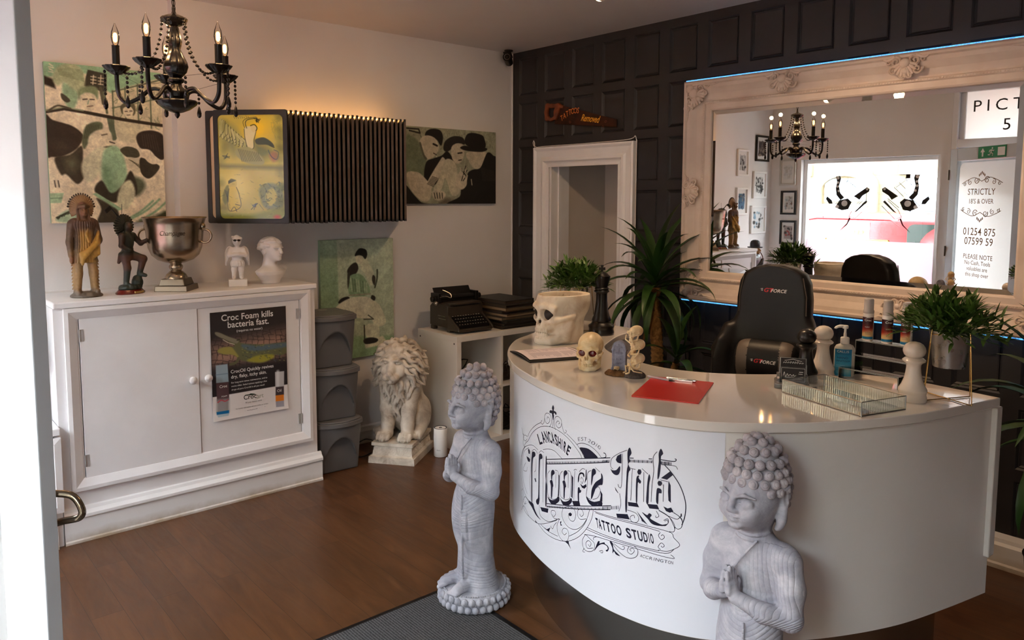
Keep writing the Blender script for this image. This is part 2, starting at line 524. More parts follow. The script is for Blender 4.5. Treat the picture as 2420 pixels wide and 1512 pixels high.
# ------------------------------------------------------------------ prints: colour laid out on a fine grid, like ink on paper
class Print:
    def __init__(s, w, h, px, base):
        s.w, s.h = w, h
        s.nx = int(w / px) + 1; s.ny = int(h / px) + 1
        s.U, s.V = np.meshgrid(np.linspace(0, 1, s.nx), np.linspace(0, 1, s.ny))   # v down
        s.a = np.empty((s.ny, s.nx, 3)); s.a[:] = base
        s.soft = 1.2 / s.nx
        s.asp = h / w
    def blend(s, m, c):
        m = np.clip(m, 0, 1)[..., None]
        s.a = s.a * (1 - m) + np.array(c) * m
    def poly(s, pts, c, soft=None, op=1.0):
        soft = soft or s.soft
        P = np.array(pts, float); n = len(P)
        x, y = s.U, s.V * s.asp
        Q = P * np.array([1, s.asp])
        ins = np.zeros(x.shape, bool); d = np.full(x.shape, 9.0)
        for i in range(n):
            a, b = Q[i], Q[(i + 1) % n]
            e = b - a
            t = np.clip(((x - a[0]) * e[0] + (y - a[1]) * e[1]) / max(e @ e, 1e-12), 0, 1)
            d = np.minimum(d, np.hypot(x - a[0] - t * e[0], y - a[1] - t * e[1]))
            with np.errstate(divide='ignore', invalid='ignore'):
                ins ^= ((a[1] > y) != (b[1] > y)) & (x < (b[0] - a[0]) * (y - a[1]) / (b[1] - a[1] + 1e-12) + a[0])
        sd = np.where(ins, d, -d)
        s.blend((0.5 + sd / (2 * soft)) * op, c)
    def blob(s, pts, c, soft=None, op=1.0, k=5):
        s.poly([(p[0], p[1]) for p in catmull([(a, b, 0) for a, b in pts], k, True)], c, soft, op)
    def ell(s, cx, cy, rx, ry, c, soft=None, op=1.0, rot=0.0):
        soft = soft or s.soft
        x, y = s.U - cx, (s.V - cy) * s.asp
        ca, sa = math.cos(rot), math.sin(rot)
        x, y = x * ca + y * sa, -x * sa + y * ca
        q = np.hypot(x / rx, y / (ry * s.asp))
        s.blend((0.5 - (q - 1) * min(rx, ry * s.asp) / (2 * soft)) * op, c)
    def line(s, pts, w, c, soft=None, op=1.0, smooth=False):
        soft = soft or s.soft
        if smooth: pts = [(p[0], p[1]) for p in catmull([(a, b, 0) for a, b in pts], 6)]
        x, y = s.U, s.V * s.asp
        d = np.full(x.shape, 9.0)
        for (a, b) in zip(pts[:-1], pts[1:]):
            a = np.array(a) * [1, s.asp]; e = np.array(b) * [1, s.asp] - a
            t = np.clip(((x - a[0]) * e[0] + (y - a[1]) * e[1]) / max(e @ e, 1e-12), 0, 1)
            d = np.minimum(d, np.hypot(x - a[0] - t * e[0], y - a[1] - t * e[1]))
        s.blend((0.5 + (w / 2 - d) / (2 * soft)) * op, c)
    def grain(s, amt, seed=0, cell=1):
        r = np.random.RandomState(seed).rand(s.ny // cell + 2, s.nx // cell + 2)
        r = np.repeat(np.repeat(r, cell, 0), cell, 1)[:s.ny, :s.nx]
        s.a = s.a * (1 + amt * (r[..., None] - 0.5))
        R_ = np.random.RandomState(seed + 50)
        for q, am in ((7, 0.06), (17, 0.06), (41, 0.07), (90, 0.06)):
            g = R_.rand(int(q * s.asp) + 3, q + 3); x, y = s.U * q, s.V * int(q * s.asp)
            i, j = x.astype(int), y.astype(int); fx, fy = x - i, y - j
            v = (g[j, i] * (1 - fx) + g[j, i + 1] * fx) * (1 - fy) + (g[j + 1, i] * (1 - fx) + g[j + 1, i + 1] * fx) * fy
            s.a = s.a * (1 + am * 2 * (v[..., None] - 0.5))
    def build(s, name, mats, parent=None, fn=None, loc=None, rot=None):
        """grid mesh in local x (right), z (up), facing -y unless fn given"""
        X = (s.U * s.w).ravel(); Z = ((1 - s.V) * s.h).ravel()
        V = np.stack([X, np.zeros_like(X), Z], 1) if fn is None else np.array([fn(x, z) for x, z in zip(X, Z)])
        i = np.arange((s.ny - 1) * s.nx).reshape(s.ny - 1, s.nx)[:, :-1].ravel()
        F = np.stack([i, i + s.nx, i + s.nx + 1, i + 1], 1)
        me = bpy.data.meshes.new(name)
        me.vertices.add(len(V)); me.vertices.foreach_set('co', V.astype(np.float32).ravel())
        me.loops.add(len(F) * 4); me.loops.foreach_set('vertex_index', F.astype(np.int32).ravel())
        me.polygons.add(len(F)); me.polygons.foreach_set('loop_start', np.arange(0, len(F) * 4, 4, dtype=np.int32))
        me.polygons.foreach_set('loop_total', np.full(len(F), 4, np.int32))
        me.update(calc_edges=True)
        ca = me.color_attributes.new('paint', 'FLOAT_COLOR', 'POINT')
        lin = np.clip(s.a.reshape(-1, 3), 0, 1)
        lin = np.where(lin <= 0.04045, lin / 12.92, ((lin + 0.055) / 1.055) ** 2.4)
        ca.data.foreach_set('color', np.concatenate([lin, np.ones((len(V), 1))], 1).astype(np.float32).ravel())
        return link_mesh(name, me, mats, parent, None, loc, rot)

# ------------------------------------------------------------------ materials of the setting
def wall_mat(name, c, c2, bump=0.12, sc=60):
    m, nt, b = new_mat(name)
    f = noise(nt, 1.3, 3)
    nt.links.new(ramp(nt, f, [(0.3, c), (0.7, c2)]), b.inputs['Base Color'])
    b.inputs['Roughness'].default_value = 0.55
    add_bump(nt, b, noise(nt, sc, 5), bump, 0.003)
    return m

M_WALL = wall_mat('white_painted_plaster', rgb(226, 222, 220), rgb(218, 213, 211))
M_CEIL = wall_mat('ceiling_paint', rgb(214, 208, 203), rgb(205, 198, 193), 0.05)
M_TRIM = mat('white_gloss_paint', rgb(232, 231, 232), 0.28, c2=rgb(224, 222, 223), nscale=3, bump=0.03, bscale=40)
M_CORR = wall_mat('corridor_paint', rgb(205, 195, 184), rgb(196, 186, 176))
M_PANEL = mat('charcoal_panel_paint', rgb(42, 40, 43), 0.5, c2=rgb(37, 35, 38), nscale=5, bump=0.05, bscale=90)
M_OUTW = mat('buff_stone', rgb(130, 116, 88), 0.9, c2=rgb(116, 102, 76), nscale=3)  # buff stone of the house surrounds and door arch

def plinth_mat():
    m, nt, b = new_mat('scuffed_white_skirting')
    tc = N(nt, 'ShaderNodeTexCoord').outputs['Object']
    sx = N(nt, 'ShaderNodeSeparateXYZ'); nt.links.new(tc, sx.inputs[0])
    mr = N(nt, 'ShaderNodeMapRange'); mr.inputs['From Min'].default_value = 0.09; mr.inputs['From Max'].default_value = 0.0
    nt.links.new(sx.outputs['Z'], mr.inputs['Value'])
    mul = N(nt, 'ShaderNodeMath', operation='MULTIPLY')
    nt.links.new(mr.outputs[0], mul.inputs[0]); nt.links.new(noise(nt, 5, 6, 0.65), mul.inputs[1])
    nt.links.new(ramp(nt, mul.outputs[0], [(0.18, rgb(230, 229, 229)), (0.55, rgb(176, 160, 138))]), b.inputs['Base Color'])
    b.inputs['Roughness'].default_value = 0.35
    return m
M_SKIRT = plinth_mat()

def floor_mat():
    m, nt, b = new_mat('walnut_laminate')
    tc = N(nt, 'ShaderNodeTexCoord').outputs['Object']
    br = N(nt, 'ShaderNodeTexBrick')
    br.offset = 0.37; br.squash = 1.0
    br.inputs['Scale'].default_value = 1.0
    br.inputs['Mortar Size'].default_value = 0.0012
    br.inputs['Mortar Smooth'].default_value = 0.2
    br.inputs['Brick Width'].default_value = 1.28
    br.inputs['Row Height'].default_value = 0.125
    br.inputs['Color1'].default_value = (0.0, 0, 0, 1); br.inputs['Color2'].default_value = (1, 1, 1, 1)
    br.inputs['Mortar'].default_value = (0.5, 0.5, 0.5, 1)
    nt.links.new(tc, br.inputs['Vector'])
    mp = N(nt, 'ShaderNodeMapping'); mp.inputs['Scale'].default_value = (1.3, 7, 7)
    nt.links.new(tc, mp.inputs['Vector'])
    addv = N(nt, 'ShaderNodeVectorMath', operation='ADD')
    sc = N(nt, 'ShaderNodeVectorMath', operation='SCALE'); sc.inputs['Scale'].default_value = 7.0
    nt.links.new(br.outputs['Color'], sc.inputs[0])
    nt.links.new(mp.outputs[0], addv.inputs[0]); nt.links.new(sc.outputs[0], addv.inputs[1])
    f = noise(nt, 1.6, 7, 0.6, addv.outputs[0], 1.4)
    f2 = noise(nt, 9.0, 3, 0.6, addv.outputs[0], 0.4)
    mixf = N(nt, 'ShaderNodeMath', operation='MULTIPLY_ADD')
    nt.links.new(f2, mixf.inputs[0]); mixf.inputs[1].default_value = 0.35; nt.links.new(f, mixf.inputs[2])
    col = ramp(nt, mixf.outputs[0], [(0.38, rgb(66, 40, 22)), (0.65, rgb(84, 52, 29)), (0.92, rgb(99, 64, 38))])
    hue = N(nt, 'ShaderNodeMix', data_type='RGBA', blend_type='MULTIPLY')
    hue.inputs['Factor'].default_value = 1.0
    nt.links.new(col, hue.inputs['A'])
    nt.links.new(ramp(nt, br.outputs['Color'], [(0.0, (0.86, 0.86, 0.86, 1)), (1.0, (1.08, 1.06, 1.04, 1))]), hue.inputs['B'])
    seam = N(nt, 'ShaderNodeMix', data_type='RGBA')
    nt.links.new(br.outputs['Fac'], seam.inputs['Factor'])
    nt.links.new(hue.outputs['Result'], seam.inputs['A'])
    seam.inputs['B'].default_value = rgb(44, 27, 16)
    nt.links.new(seam.outputs['Result'], b.inputs['Base Color'])
    b.inputs['Roughness'].default_value = 0.33
    nt.links.new(ramp(nt, f2, [(0.3, (0.30, 0.30, 0.30, 1)), (0.7, (0.42, 0.42, 0.42, 1))]), b.inputs['Roughness'])
    add_bump(nt, b, mixf.outputs[0], 0.06, 0.002)
    return m
M_FLOOR = floor_mat()

H = 2.838
FY = -4.60          # inner face of the street wall
AX = -0.10          # recessed stretch of the left wall
RX = 6.20

# floor; boards run along x
mb = MB(); mb.box(-0.30, -4.9, -0.05, RX, 1.6, 0.0)
struct('floor', mb, M_FLOOR)
mb = MB(); mb.box(-0.35, -4.9, H, RX + 0.1, 1.6, H + 0.08)
struct('ceiling', mb, M_CEIL)

# left wall: chimney breast flush at x = 0, alcove set back towards the street
mb = MB()
mb.box(-0.35, -2.56, 0, 0.0, 0.0, H)
struct('wall_left', mb, M_WALL)
mb = MB()
mb.box(-0.35, -4.9, 0, AX, -2.56, H); mb.box(AX, -3.31, 0, 0.0, -2.56, 1.199)
struct('wall_alcove', mb, M_WALL)
mb = MB()
mb.prism([(0.0, 0.0), (0.022, 0.0), (0.022, 0.085), (0.016, 0.10), (0.012, 0.115), (0.0, 0.125)], -1.96, -0.02, 'y')
struct('baseboard_left', mb, M_SKIRT)

# right-hand back wall: charcoal square panelling, with a doorway
DX0, DX1, DZ = 0.43, 1.165, 2.005
mb = MB()
T = 0.011
mb.box(-0.35, T, 0, DX0, 0.16, H); mb.box(DX1, T, 0, RX, 0.16, H); mb.box(DX0, T, DZ, DX1, 0.16, H)
PX0, PP, PWD = 0.078, 0.2885, 0.212
PZ0, PQ, PHT = 2.503, 0.340, 0.283
ncol = 21; nrow = 8
def blocked(x0, x1, z0, z1):
    return x1 > DX0 - 0.16 and x0 < DX1 + 0.10 and z0 < DZ + 0.02
# rails and stiles as one raised lattice
xs = [0.0]; 
for i in range(ncol): xs += [PX0 + PP * i, PX0 + PP * i + PWD]
xs.append(RX)
zs = [H]
for j in range(nrow): zs += [PZ0 + PHT - PQ * j, PZ0 - PQ * j]
zs.append(0.0)
for a in range(len(xs) - 1):
    for c in range(len(zs) - 1):
        x0, x1, z1, z0 = xs[a], xs[a + 1], zs[c], zs[c + 1]
        hole = (a % 2 == 1) and (c % 2 == 1)
        for (qx0, qx1, qz0, qz1) in ((x0, min(x1, DX0), z0, z1), (max(x0, DX1), x1, z0, z1), (max(x0, DX0), min(x1, DX1), max(z0, DZ), z1)):
            if qx1 - qx0 < 1e-4 or qz1 - qz0 < 1e-4: continue
            if hole and not (x0 < DX1 and x1 > DX0 and z0 < DZ):
                # recess with a stepped moulding round it
                s1, s2 = 0.010, 0.022
                P = lambda s, y: [(x0 + s, y, z0 + s), (x1 - s, y, z0 + s), (x1 - s, y, z1 - s), (x0 + s, y, z1 - s)]
                o_, i1, i2, i3 = P(0, 0), P(s1, 0.009), P(s1 + 0.003, 0.005), P(s2, 0.0105)
                for A, B in ((o_, i1), (i1, i2), (i2, i3)):
                    for k in range(4):
                        k2 = (k + 1) % 4
                        mb.quad(A[k], A[k2], B[k2], B[k])
                mb.quad(*i3)
                break
            else:
                mb.quad((qx0, 0, qz0), (qx1, 0, qz0), (qx1, 0, qz1), (qx0, 0, qz1))
wb = struct('wall_back', mb, M_PANEL)
mb = MB()
mb.prism([(0.0, 0.0), (-0.075, 0.0), (-0.075, 0.02), (-0.06, 0.025), (-0.06, 0.105), (-0.05, 0.118), (-0.045, 0.135), (0.0, 0.145)], 1.27, RX, 'x')
struct('baseboard_back', mb, M_SKIRT)
mb = MB()
mb.cyl((0.003, -0.004, 0.1), (0.003, -0.004, H), 0.006, 8)
struct('trim_corner', mb, M_WALL)

# doorway architrave and the passage behind
def archi(mb, x0, x1, zt, w, y):
    prof = [(0.0, 0.0), (0.0, 0.030), (0.014, 0.034), (0.03, 0.022), (0.075, 0.018), (0.09, 0.028), (0.105, 0.030), (0.118, 0.016), (w - 0.02, 0.012), (w, 0.010), (w, 0.0)]
    for i in range(len(prof) - 1):
        (a, d), (a2, d2) = prof[i], prof[i + 1]
        A = [(x0 + a, y - d, 0), (x0 + a, y - d, zt - a), (x1 - a, y - d, zt - a), (x1 - a, y - d, 0)]
        B = [(x0 + a2, y - d2, 0), (x0 + a2, y - d2, zt - a2), (x1 - a2, y - d2, zt - a2), (x1 - a2, y - d2, 0)]
        for k in range(3): mb.quad(A[k], A[k + 1], B[k + 1], B[k])
mb = MB(); archi(mb, 0.277, 1.262, 2.092, 0.150, 0.0)
mb.box(DX0 - 0.005, 0.0, 0, DX0 + 0.018, 0.19, DZ); mb.box(DX1 - 0.018, 0.0, 0, DX1 + 0.005, 0.19, DZ); mb.box(DX0, 0.0, DZ - 0.018, DX1, 0.19, DZ + 0.005)
mb.box(DX0 + 0.018, 0.07, 0, DX0 + 0.03, 0.10, DZ - 0.018); mb.box(DX1 - 0.03, 0.07, 0, DX1 - 0.018, 0.10, DZ - 0.018)
struct('trim_doorway', mb, M_TRIM, smooth=30)
mb = MB()
mb.cyl((1.268, -0.004, 0.15), (1.268, -0.004, 2.10), 0.0035, 6)
mb.tube(catmull([(1.268, -0.004, 2.09), (1.262, -0.012, 2.125), (1.24, -0.01, 2.112), (1.15, -0.006, 2.103), (0.75, -0.005, 2.099), (0.29, -0.006, 2.097), (0.268, -0.004, 2.06), (0.268, -0.004, 1.0)], 5), 0.003, 6)
tag(mb.build('cable', mat('white_cable', rgb(220, 214, 208), 0.5), smooth=60), 'thin white cable running round the doorway frame in the dark wall', 'cable')
mb = MB()
CY = 0.62
mb.box(DX0 - 0.4, 0.16, 0, DX0, CY, H)                 # left side of the passage
mb.box(DX0 - 0.4, CY, 0, 1.10, CY + 0.1, H)
mb.box(1.10, CY, 2.0, 1.9, CY + 0.1, H)
mb.box(1.10, CY + 0.55, 0, 1.9, CY + 0.65, H)
mb.box(1.80, 0.16, 0, 1.9, CY + 0.6, H)
struct('wall_passage', mb, M_CORR)
mb = MB()
mb.box(1.04, CY - 0.022, 0, 1.11, CY, 2.0); mb.box(1.04, CY - 0.022, 2.0, 1.9, CY, 2.08)
mb.box(1.10, CY - 0.01, 0, 1.13, CY + 0.1, 2.0)
struct('trim_passage', mb, M_TRIM)
d_in = MB(); d_in.box(1.13, CY + 0.02, 0.01, 1.78, CY + 0.055, 1.98)
d2 = struct('door_2', d_in, mat('brown_door_paint', rgb(86, 68, 52), 0.5), bevel=0.003)
mb = MB(); mb.box(1.125, CY - 0.012, 1.40, 1.15, CY + 0.02, 1.50)
mb.build('hinge', mat('dark_brass', rgb(70, 52, 36), 0.4, 1.0), d2)

# street wall with the shop window and the entrance
WX0, WX1, WZ0, WZ1 = 0.27, 1.74, 0.52, 2.165
EX0, EX1, EZ, TZ0 = 1.93, 2.98, 2.22, 2.30
mb = MB()
y0, y1 = -4.82, FY
mb.box(-0.35, y0, 0, WX0, y1, H); mb.box(WX0, y0, 0, WX1, y1, WZ0); mb.box(WX0, y0, WZ1, WX1, y1, H)
mb.box(WX1, y0, 0, 1.80, y1, H)
mb.box(1.80, y0, 0, EX0 - 0.05, -4.44, H)
mb.box(EX0 - 0.05, y0, 2.80, EX1 + 0.05, -4.44, H)
SX0, SX1, SZ0, SZ1 = 3.55, 4.42, 0.45, 2.45  # wall opening for the added daylight window
mb.box(EX1 + 0.05, y0, 0, SX0, y1, H); mb.box(SX1, y0, 0, RX, y1, H); mb.box(SX0, y0, 0, SX1, y1, SZ0); mb.box(SX0, y0, SZ1, SX1, y1, H)
struct('wall_front', mb, M_WALL)
mb = MB(); mb.box(RX, -4.9, 0, RX + 0.1, 0.16, H)
struct('wall_right', mb, M_WALL)

M_GLASS, _nt, _b = new_mat('window_glass')
_nt.nodes.remove(_b)
_t = N(_nt, 'ShaderNodeBsdfTransparent'); _t.inputs['Color'].default_value = (0.86, 0.88, 0.88, 1); _g = N(_nt, 'ShaderNodeBsdfGlossy'); _g.inputs['Roughness'].default_value = 0.0
_x = N(_nt, 'ShaderNodeMixShader'); _x.inputs[0].default_value = 0.06
_nt.links.new(_t.outputs[0], _x.inputs[1]); _nt.links.new(_g.outputs[0], _x.inputs[2])
_nt.links.new(_x.outputs[0], _nt.nodes['Material Output'].inputs['Surface'])

def film_mat(name, c, tmix):
    m, nt, b = new_mat(name)
    nt.nodes.remove(b)
    tr = N(nt, 'ShaderNodeBsdfTranslucent'); tr.inputs['Color'].default_value = c
    tp = N(nt, 'ShaderNodeBsdfTransparent'); tp.inputs['Color'].default_value = c
    df = N(nt, 'ShaderNodeBsdfDiffuse'); df.inputs['Color'].default_value = c
    x = N(nt, 'ShaderNodeMixShader'); x.inputs[0].default_value = tmix
    x2 = N(nt, 'ShaderNodeMixShader'); x2.inputs[0].default_value = 0.25
    nt.links.new(tr.outputs[0], x2.inputs[1]); nt.links.new(df.outputs[0], x2.inputs[2])
    nt.links.new(x2.outputs[0], x.inputs[1]); nt.links.new(tp.outputs[0], x.inputs[2])
    nt.links.new(x.outputs[0], nt.nodes['Material Output'].inputs['Surface'])
    return m
M_FILM = film_mat('frosted_film', (0.60, 0.49, 0.52, 1), 0.05)
M_FILMD = film_mat('frosted_door_vinyl', (0.80, 0.78, 0.77, 1), 0.04)

w1 = thing('window_1', 'shop window onto the street, lower half frosted', 'window', (WX0, -4.72, WZ0))
w1['kind'] = 'structure'
ww, wh = WX1 - WX0, WZ1 - WZ0
mb = MB()
for (a, b_, c, d) in ((0, 0, 0.045, wh), (ww - 0.045, 0, ww, wh), (0.045, 0, ww - 0.045, 0.05), (0.045, wh - 0.045, ww - 0.045, wh)):
    mb.box(a, -0.03, b_, c, 0.05, d)
mb.box(-0.02, 0.05, -0.04, ww + 0.02, 0.17, 0.0)
mb.build('window_frame', M_TRIM, w1, bevel=0.004)
mb = MB(); mb.box(0.04, 0.0, 0.045, ww - 0.04, 0.006, wh - 0.04)
mb.build('glass_pane', M_GLASS, w1)
mb = MB(); mb.box(0.045, 0.0075, 0.05, ww - 0.045, 0.0085, 1.25 - WZ0)
fo = mb.build('frosted_film', M_FILM, w1); fo['label'] = 'pink tinted frosted film'
# entrance frame, transom light
mb = MB(); mb.box(1.70, -6.1, 2.95, 3.20, -4.83, 3.02); struct('sky_blocker', mb, M_TRIM)  # unseen slab added to keep sky light off the open door
mb = MB()
mb.box(EX0 - 0.05, -4.60, 0, EX0, -4.44, 2.80); mb.box(EX1, -4.60, 0, EX1 + 0.05, -4.44, 2.80)
mb.box(EX0, -4.60, EZ, EX1, -4.44, TZ0); mb.box(EX0, -4.60, 2.76, EX1, -4.44, 2.80)
mb.box(EX0, -4.56, 2.05, EX1, -4.50, EZ)
mb.box(EX0, -4.53, TZ0, EX0 + 0.05, -4.49, 2.76); mb.box(EX1 - 0.05, -4.53, TZ0, EX1, -4.49, 2.76)
struct('trim_entrance', mb, M_TRIM, bevel=0.004)
w3 = thing('added_window', 'second shop window right of the entrance', 'window', (SX0, -4.72, SZ0)); w3['kind'] = 'structure'  # added out of view, gives the counter front more daylight
mb = MB(); a, b_ = SX1 - SX0, SZ1 - SZ0
for q in ((0, 0, 0.05, b_), (a - 0.05, 0, a, b_), (0.05, 0, a - 0.05, 0.05), (0.05, b_ - 0.05, a - 0.05, b_)): mb.box(q[0], -0.03, q[1], q[2], 0.05, q[3])
mb.build('window_frame', M_TRIM, w3, bevel=0.004)
mb = MB(); mb.box(0.04, 0.0, 0.04, a - 0.04, 0.006, b_ - 0.04); mb.build('glass_pane', M_GLASS, w3)
w2 = thing('window_2', 'transom light over the entrance with black lettering', 'window', (EX0, -4.52, TZ0)); w2['kind'] = 'structure'
mb = MB(); mb.box(0.03, 0, 0, EX1 - EX0 - 0.03, 0.006, 0.46)
mb.build('glass_pane', M_GLASS, w2)
mb = MB(); mb.box(0.05, 0.0065, 0.0, EX1 - EX0 - 0.05, 0.0075, 0.46)
mb.build('frosted_film', M_FILMD, w2)
M_INK = mat('black_vinyl', rgb(22, 20, 22), 0.4)
mb = MB()
# set to be read from the street
add_text(mb, 'PICT', 0.115, lambda x, y: (0.10 + x, 0.009, 0.265 + y), 'LEFT', 1.45)
add_text(mb, '5', 0.115, lambda x, y: (0.36 + x, 0.009, 0.075 + y), 'LEFT')
lt = mb.build('lettering', M_INK, w2); lt['label'] = 'black transom lettering'

# ------------------------------------------------------------------ furniture
M_CUP = mat('cupboard_paint', rgb(233, 231, 232), 0.33, c2=rgb(227, 224, 225), nscale=4, bump=0.03, bscale=30)
M_HINGE = mat('painted_hinge', rgb(190, 188, 186), 0.4, 0.5)

def ring(mb, x, y0, y1, z0, z1, prof):
    """mitred frame on a face at x: profile rows are (inset, height above face)"""
    for (a, d), (a2, d2) in zip(prof[:-1], prof[1:]):
        A = [(x + d, y0 + a, z0 + a), (x + d, y1 - a, z0 + a), (x + d, y1 - a, z1 - a), (x + d, y0 + a, z1 - a)]
        B = [(x + d2, y0 + a2, z0 + a2), (x + d2, y1 - a2, z0 + a2), (x + d2, y1 - a2, z1 - a2), (x + d2, y0 + a2, z1 - a2)]
        for k in range(4): mb.quad(A[k], A[(k + 1) % 4], B[(k + 1) % 4], B[k])

CX, CZ = 0.445, 1.20
cb = thing('cupboard', 'wide white built-in cupboard with two plain doors below the bronze figures', 'cupboard', (0, -2.63, 0))
mb = MB()
Y0, Y1 = -3.31 + 2.63, -1.95 + 2.63
mb.box(0.001, Y0, 0, CX - 0.02, Y1, CZ - 0.03)
# face with an opening for the doors
oz0, oz1, oy0, oy1 = 0.305, 1.125, -3.205 + 2.63, -2.045 + 2.63
for (a, b_, c, d) in ((Y0, oy0, 0, CZ - 0.03), (oy1, Y1, 0, CZ - 0.03), (oy0, oy1, 0, oz0), (oy0, oy1, oz1, CZ - 0.03)):
    mb.box(CX - 0.02, a, c, CX, b_, d)
mb.build('carcass', M_CUP, cb)
mb = MB()
mb.box(0.001, Y0, CZ - 0.03, CX + 0.014, Y1 + 0.012, CZ)
mb.build('top_board', M_CUP, cb, bevel=0.006)
mb = MB()
ring(mb, CX, -3.268 + 2.63, -1.985 + 2.63, 0.257, 1.168, [(0, 0), (0.0, 0.022), (0.018, 0.024), (0.055, 0.006), (0.058, 0.0), (0.064, -0.018)])
mb.build('moulding', M_CUP, cb)
mb = MB()
prof = [(0.0, 0.0), (0.030, 0.0), (0.030, 0.012), (0.024, 0.018), (0.024, 0.118), (0.034, 0.128), (0.034, 0.142), (0.018, 0.158), (0.012, 0.172), (0.0, 0.176)]
mb.prism([(CX + a, z) for a, z in prof], Y0 + 0.001, Y1 + 0.02, 'y')
mb.build('plinth', M_SKIRT, cb)
for (a, b_, s) in ((oy0 + 0.004, -0.006, 1), (-0.002, oy1 - 0.004, -1)):
    mb = MB(); mb.box(CX - 0.020, a, oz0 + 0.004, CX - 0.002 + (0.006 if s > 0 else 0), b_, oz1 - 0.004)
    d = mb.build('door', M_CUP, cb, bevel=0.002)
    ky = (-2.676 if s > 0 else -2.594) + 2.63
    mb = MB()
    mb.M = Matrix.Translation((CX, ky, 0.73)) @ Matrix.Rotation(PI / 2, 4, 'Y')
    mb.lathe([(0.010, -0.002), (0.009, 0.012), (0.012, 0.018), (0.020, 0.024), (0.021, 0.032), (0.015, 0.039), (0.0, 0.041)], 20)
    mb.build('knob', M_CUP, d, smooth=50)
    for hz in (0.40, 1.03):
        hy = a if s > 0 else b_
        mb = MB(); mb.cyl((CX + 0.006, hy, hz - 0.03), (CX + 0.006, hy, hz + 0.03), 0.004, 8); mb.box(CX - 0.001, hy - 0.003, hz - 0.03, CX + 0.006, hy + 0.018 * s, hz + 0.03)
        mb.build('hinge', M_HINGE, d, smooth=40)

lc = thing('low_cupboard', 'low white cupboard carrying the dark bowler-hatted figure, left of the wide cupboard', 'cupboard', (0, -3.66, 0))
mb = MB()
mb.box(AX + 0.001, -0.40, 0, 0.46, 0.347, 0.565)
ring(mb, 0.46, -0.36, 0.347, 0.185, 0.555, [(0, 0), (0.0, 0.045), (0.03, 0.05), (0.062, 0.03), (0.066, 0.012), (0.075, 0.008)])
mb.build('carcass', M_CUP, lc)
mb = MB(); mb.box(AX + 0.001, -0.41, 0.565, 0.50, 0.347, 0.60); mb.build('top_board', M_CUP, lc, bevel=0.004)
mb = MB(); mb.box(0.46, -0.30, 0.25, 0.472, 0.27, 0.49); pd = mb.build('door', M_CUP, lc, bevel=0.002)
mb = MB(); mb.cyl((0.47, 0.19, 0.36), (0.478, 0.19, 0.36), 0.004, 8); mb.build('screw', mat('steel_screw', rgb(90, 90, 90), 0.4, 1.0), pd)
mb = MB(); mb.prism([(0.46 + a, z) for a, z in prof], -0.40, 0.32, 'y'); mb.build('plinth', M_SKIRT, lc)

# ---- cube shelf against the left wall with the typewriter
M_SHELF = mat('white_foil', rgb(224, 218, 210), 0.45)
ks = thing('cube_shelf', 'white cube shelf under the typewriter, cables in its compartments', 'shelf', (0.13, -1.0, 0))
W_, D_, H_, t, ti = 0.80, 0.46, 0.785, 0.038, 0.016
# local: x depth (front at +x), y along the wall
mb = MB(); mb.box(0, 0, H_ - t, D_, W_, H_); mb.build('top_board', M_SHELF, ks, bevel=0.0015)
mb = MB(); mb.box(0, t, 0, D_, W_ - t, t); mb.build('bottom_board', M_SHELF, ks, bevel=0.0015)
for a in (0, W_ - t):
    mb = MB(); mb.box(0, a, 0, D_, a + t, H_ - t); sp = mb.build('side_panel', M_SHELF, ks, bevel=0.0015)
    if a == 0:
        for hx in (0.03, D_ - 0.03):
            mb = MB(); mb.cyl((hx, -0.001, H_ - t - 0.012), (hx, 0.002, H_ - t - 0.012), 0.006, 10); mb.build('bolt_hole', mat('dark_hole', rgb(40, 36, 33), 0.6), sp)
mb = MB(); mb.box(0.005, W_ / 2 - ti / 2, t, D_ - 0.004, W_ / 2 + ti / 2, H_ - t); mb.build('divider', M_SHELF, ks)
for a, b_ in ((t, W_ / 2 - ti / 2), (W_ / 2 + ti / 2, W_ - t)):
    mb = MB(); mb.box(0.005, a, 0.385, D_ - 0.004, b_, 0.401); mb.build('shelf_board', M_SHELF, ks)

# ---- stacked recycling bins
M_BIN = mat('grey_plastic', rgb(96, 94, 94), 0.45, c2=rgb(88, 86, 86), nscale=3, bump=0.04, bscale=400)
M_BIN2 = mat('grey_plastic_lid', rgb(104, 102, 102), 0.4, bump=0.03, bscale=400, c2=rgb(98, 96, 96))
def bin_body():
    s = Sculpt((-0.17, -0.21, -0.01), (0.17, 0.21, 0.33), 0.005)
    s.column([(0.0, 0, 0.0, 0.128, 0.155), (0.30, 0, 0, 0.146, 0.172)])
    # square it up: a superellipse footprint, fuller at the front
    def fn(x, y, z):
        hx = 0.128 + 0.018 * np.clip(z / 0.30, 0, 1); hy = 0.150 + 0.020 * np.clip(z / 0.30, 0, 1)
        q = (np.abs(x / hx) ** 5 + np.abs(y / hy) ** 5) ** 0.2
        yb = (q - 1) * 0.12
        bow = (-y - hy + 0.045 * (x / hx) ** 2 + 0.0)
        return np.maximum(np.maximum(yb, bow), np.maximum(-z, z - 0.30))
    s.D[:] = 1.0
    s.apply(fn, (-0.16, -0.20, -0.005), (0.16, 0.20, 0.31))
    # arch pressed into the front
    def arch(x, y, z):
        e = np.sqrt(((x - 0.0) / 0.114) ** 2 + (np.maximum(z, 0) / 0.222) ** 2) - 1
        return np.maximum(e * 0.10, y + 0.118 - 0.10 * (0.2 - z) * 0)
    s.apply(arch, (-0.12, -0.21, -0.01), (0.12, -0.11, 0.23), 0.006, True)
    s.half((0, 0, -1), 0.0)
    return s
_bb = bin_body()
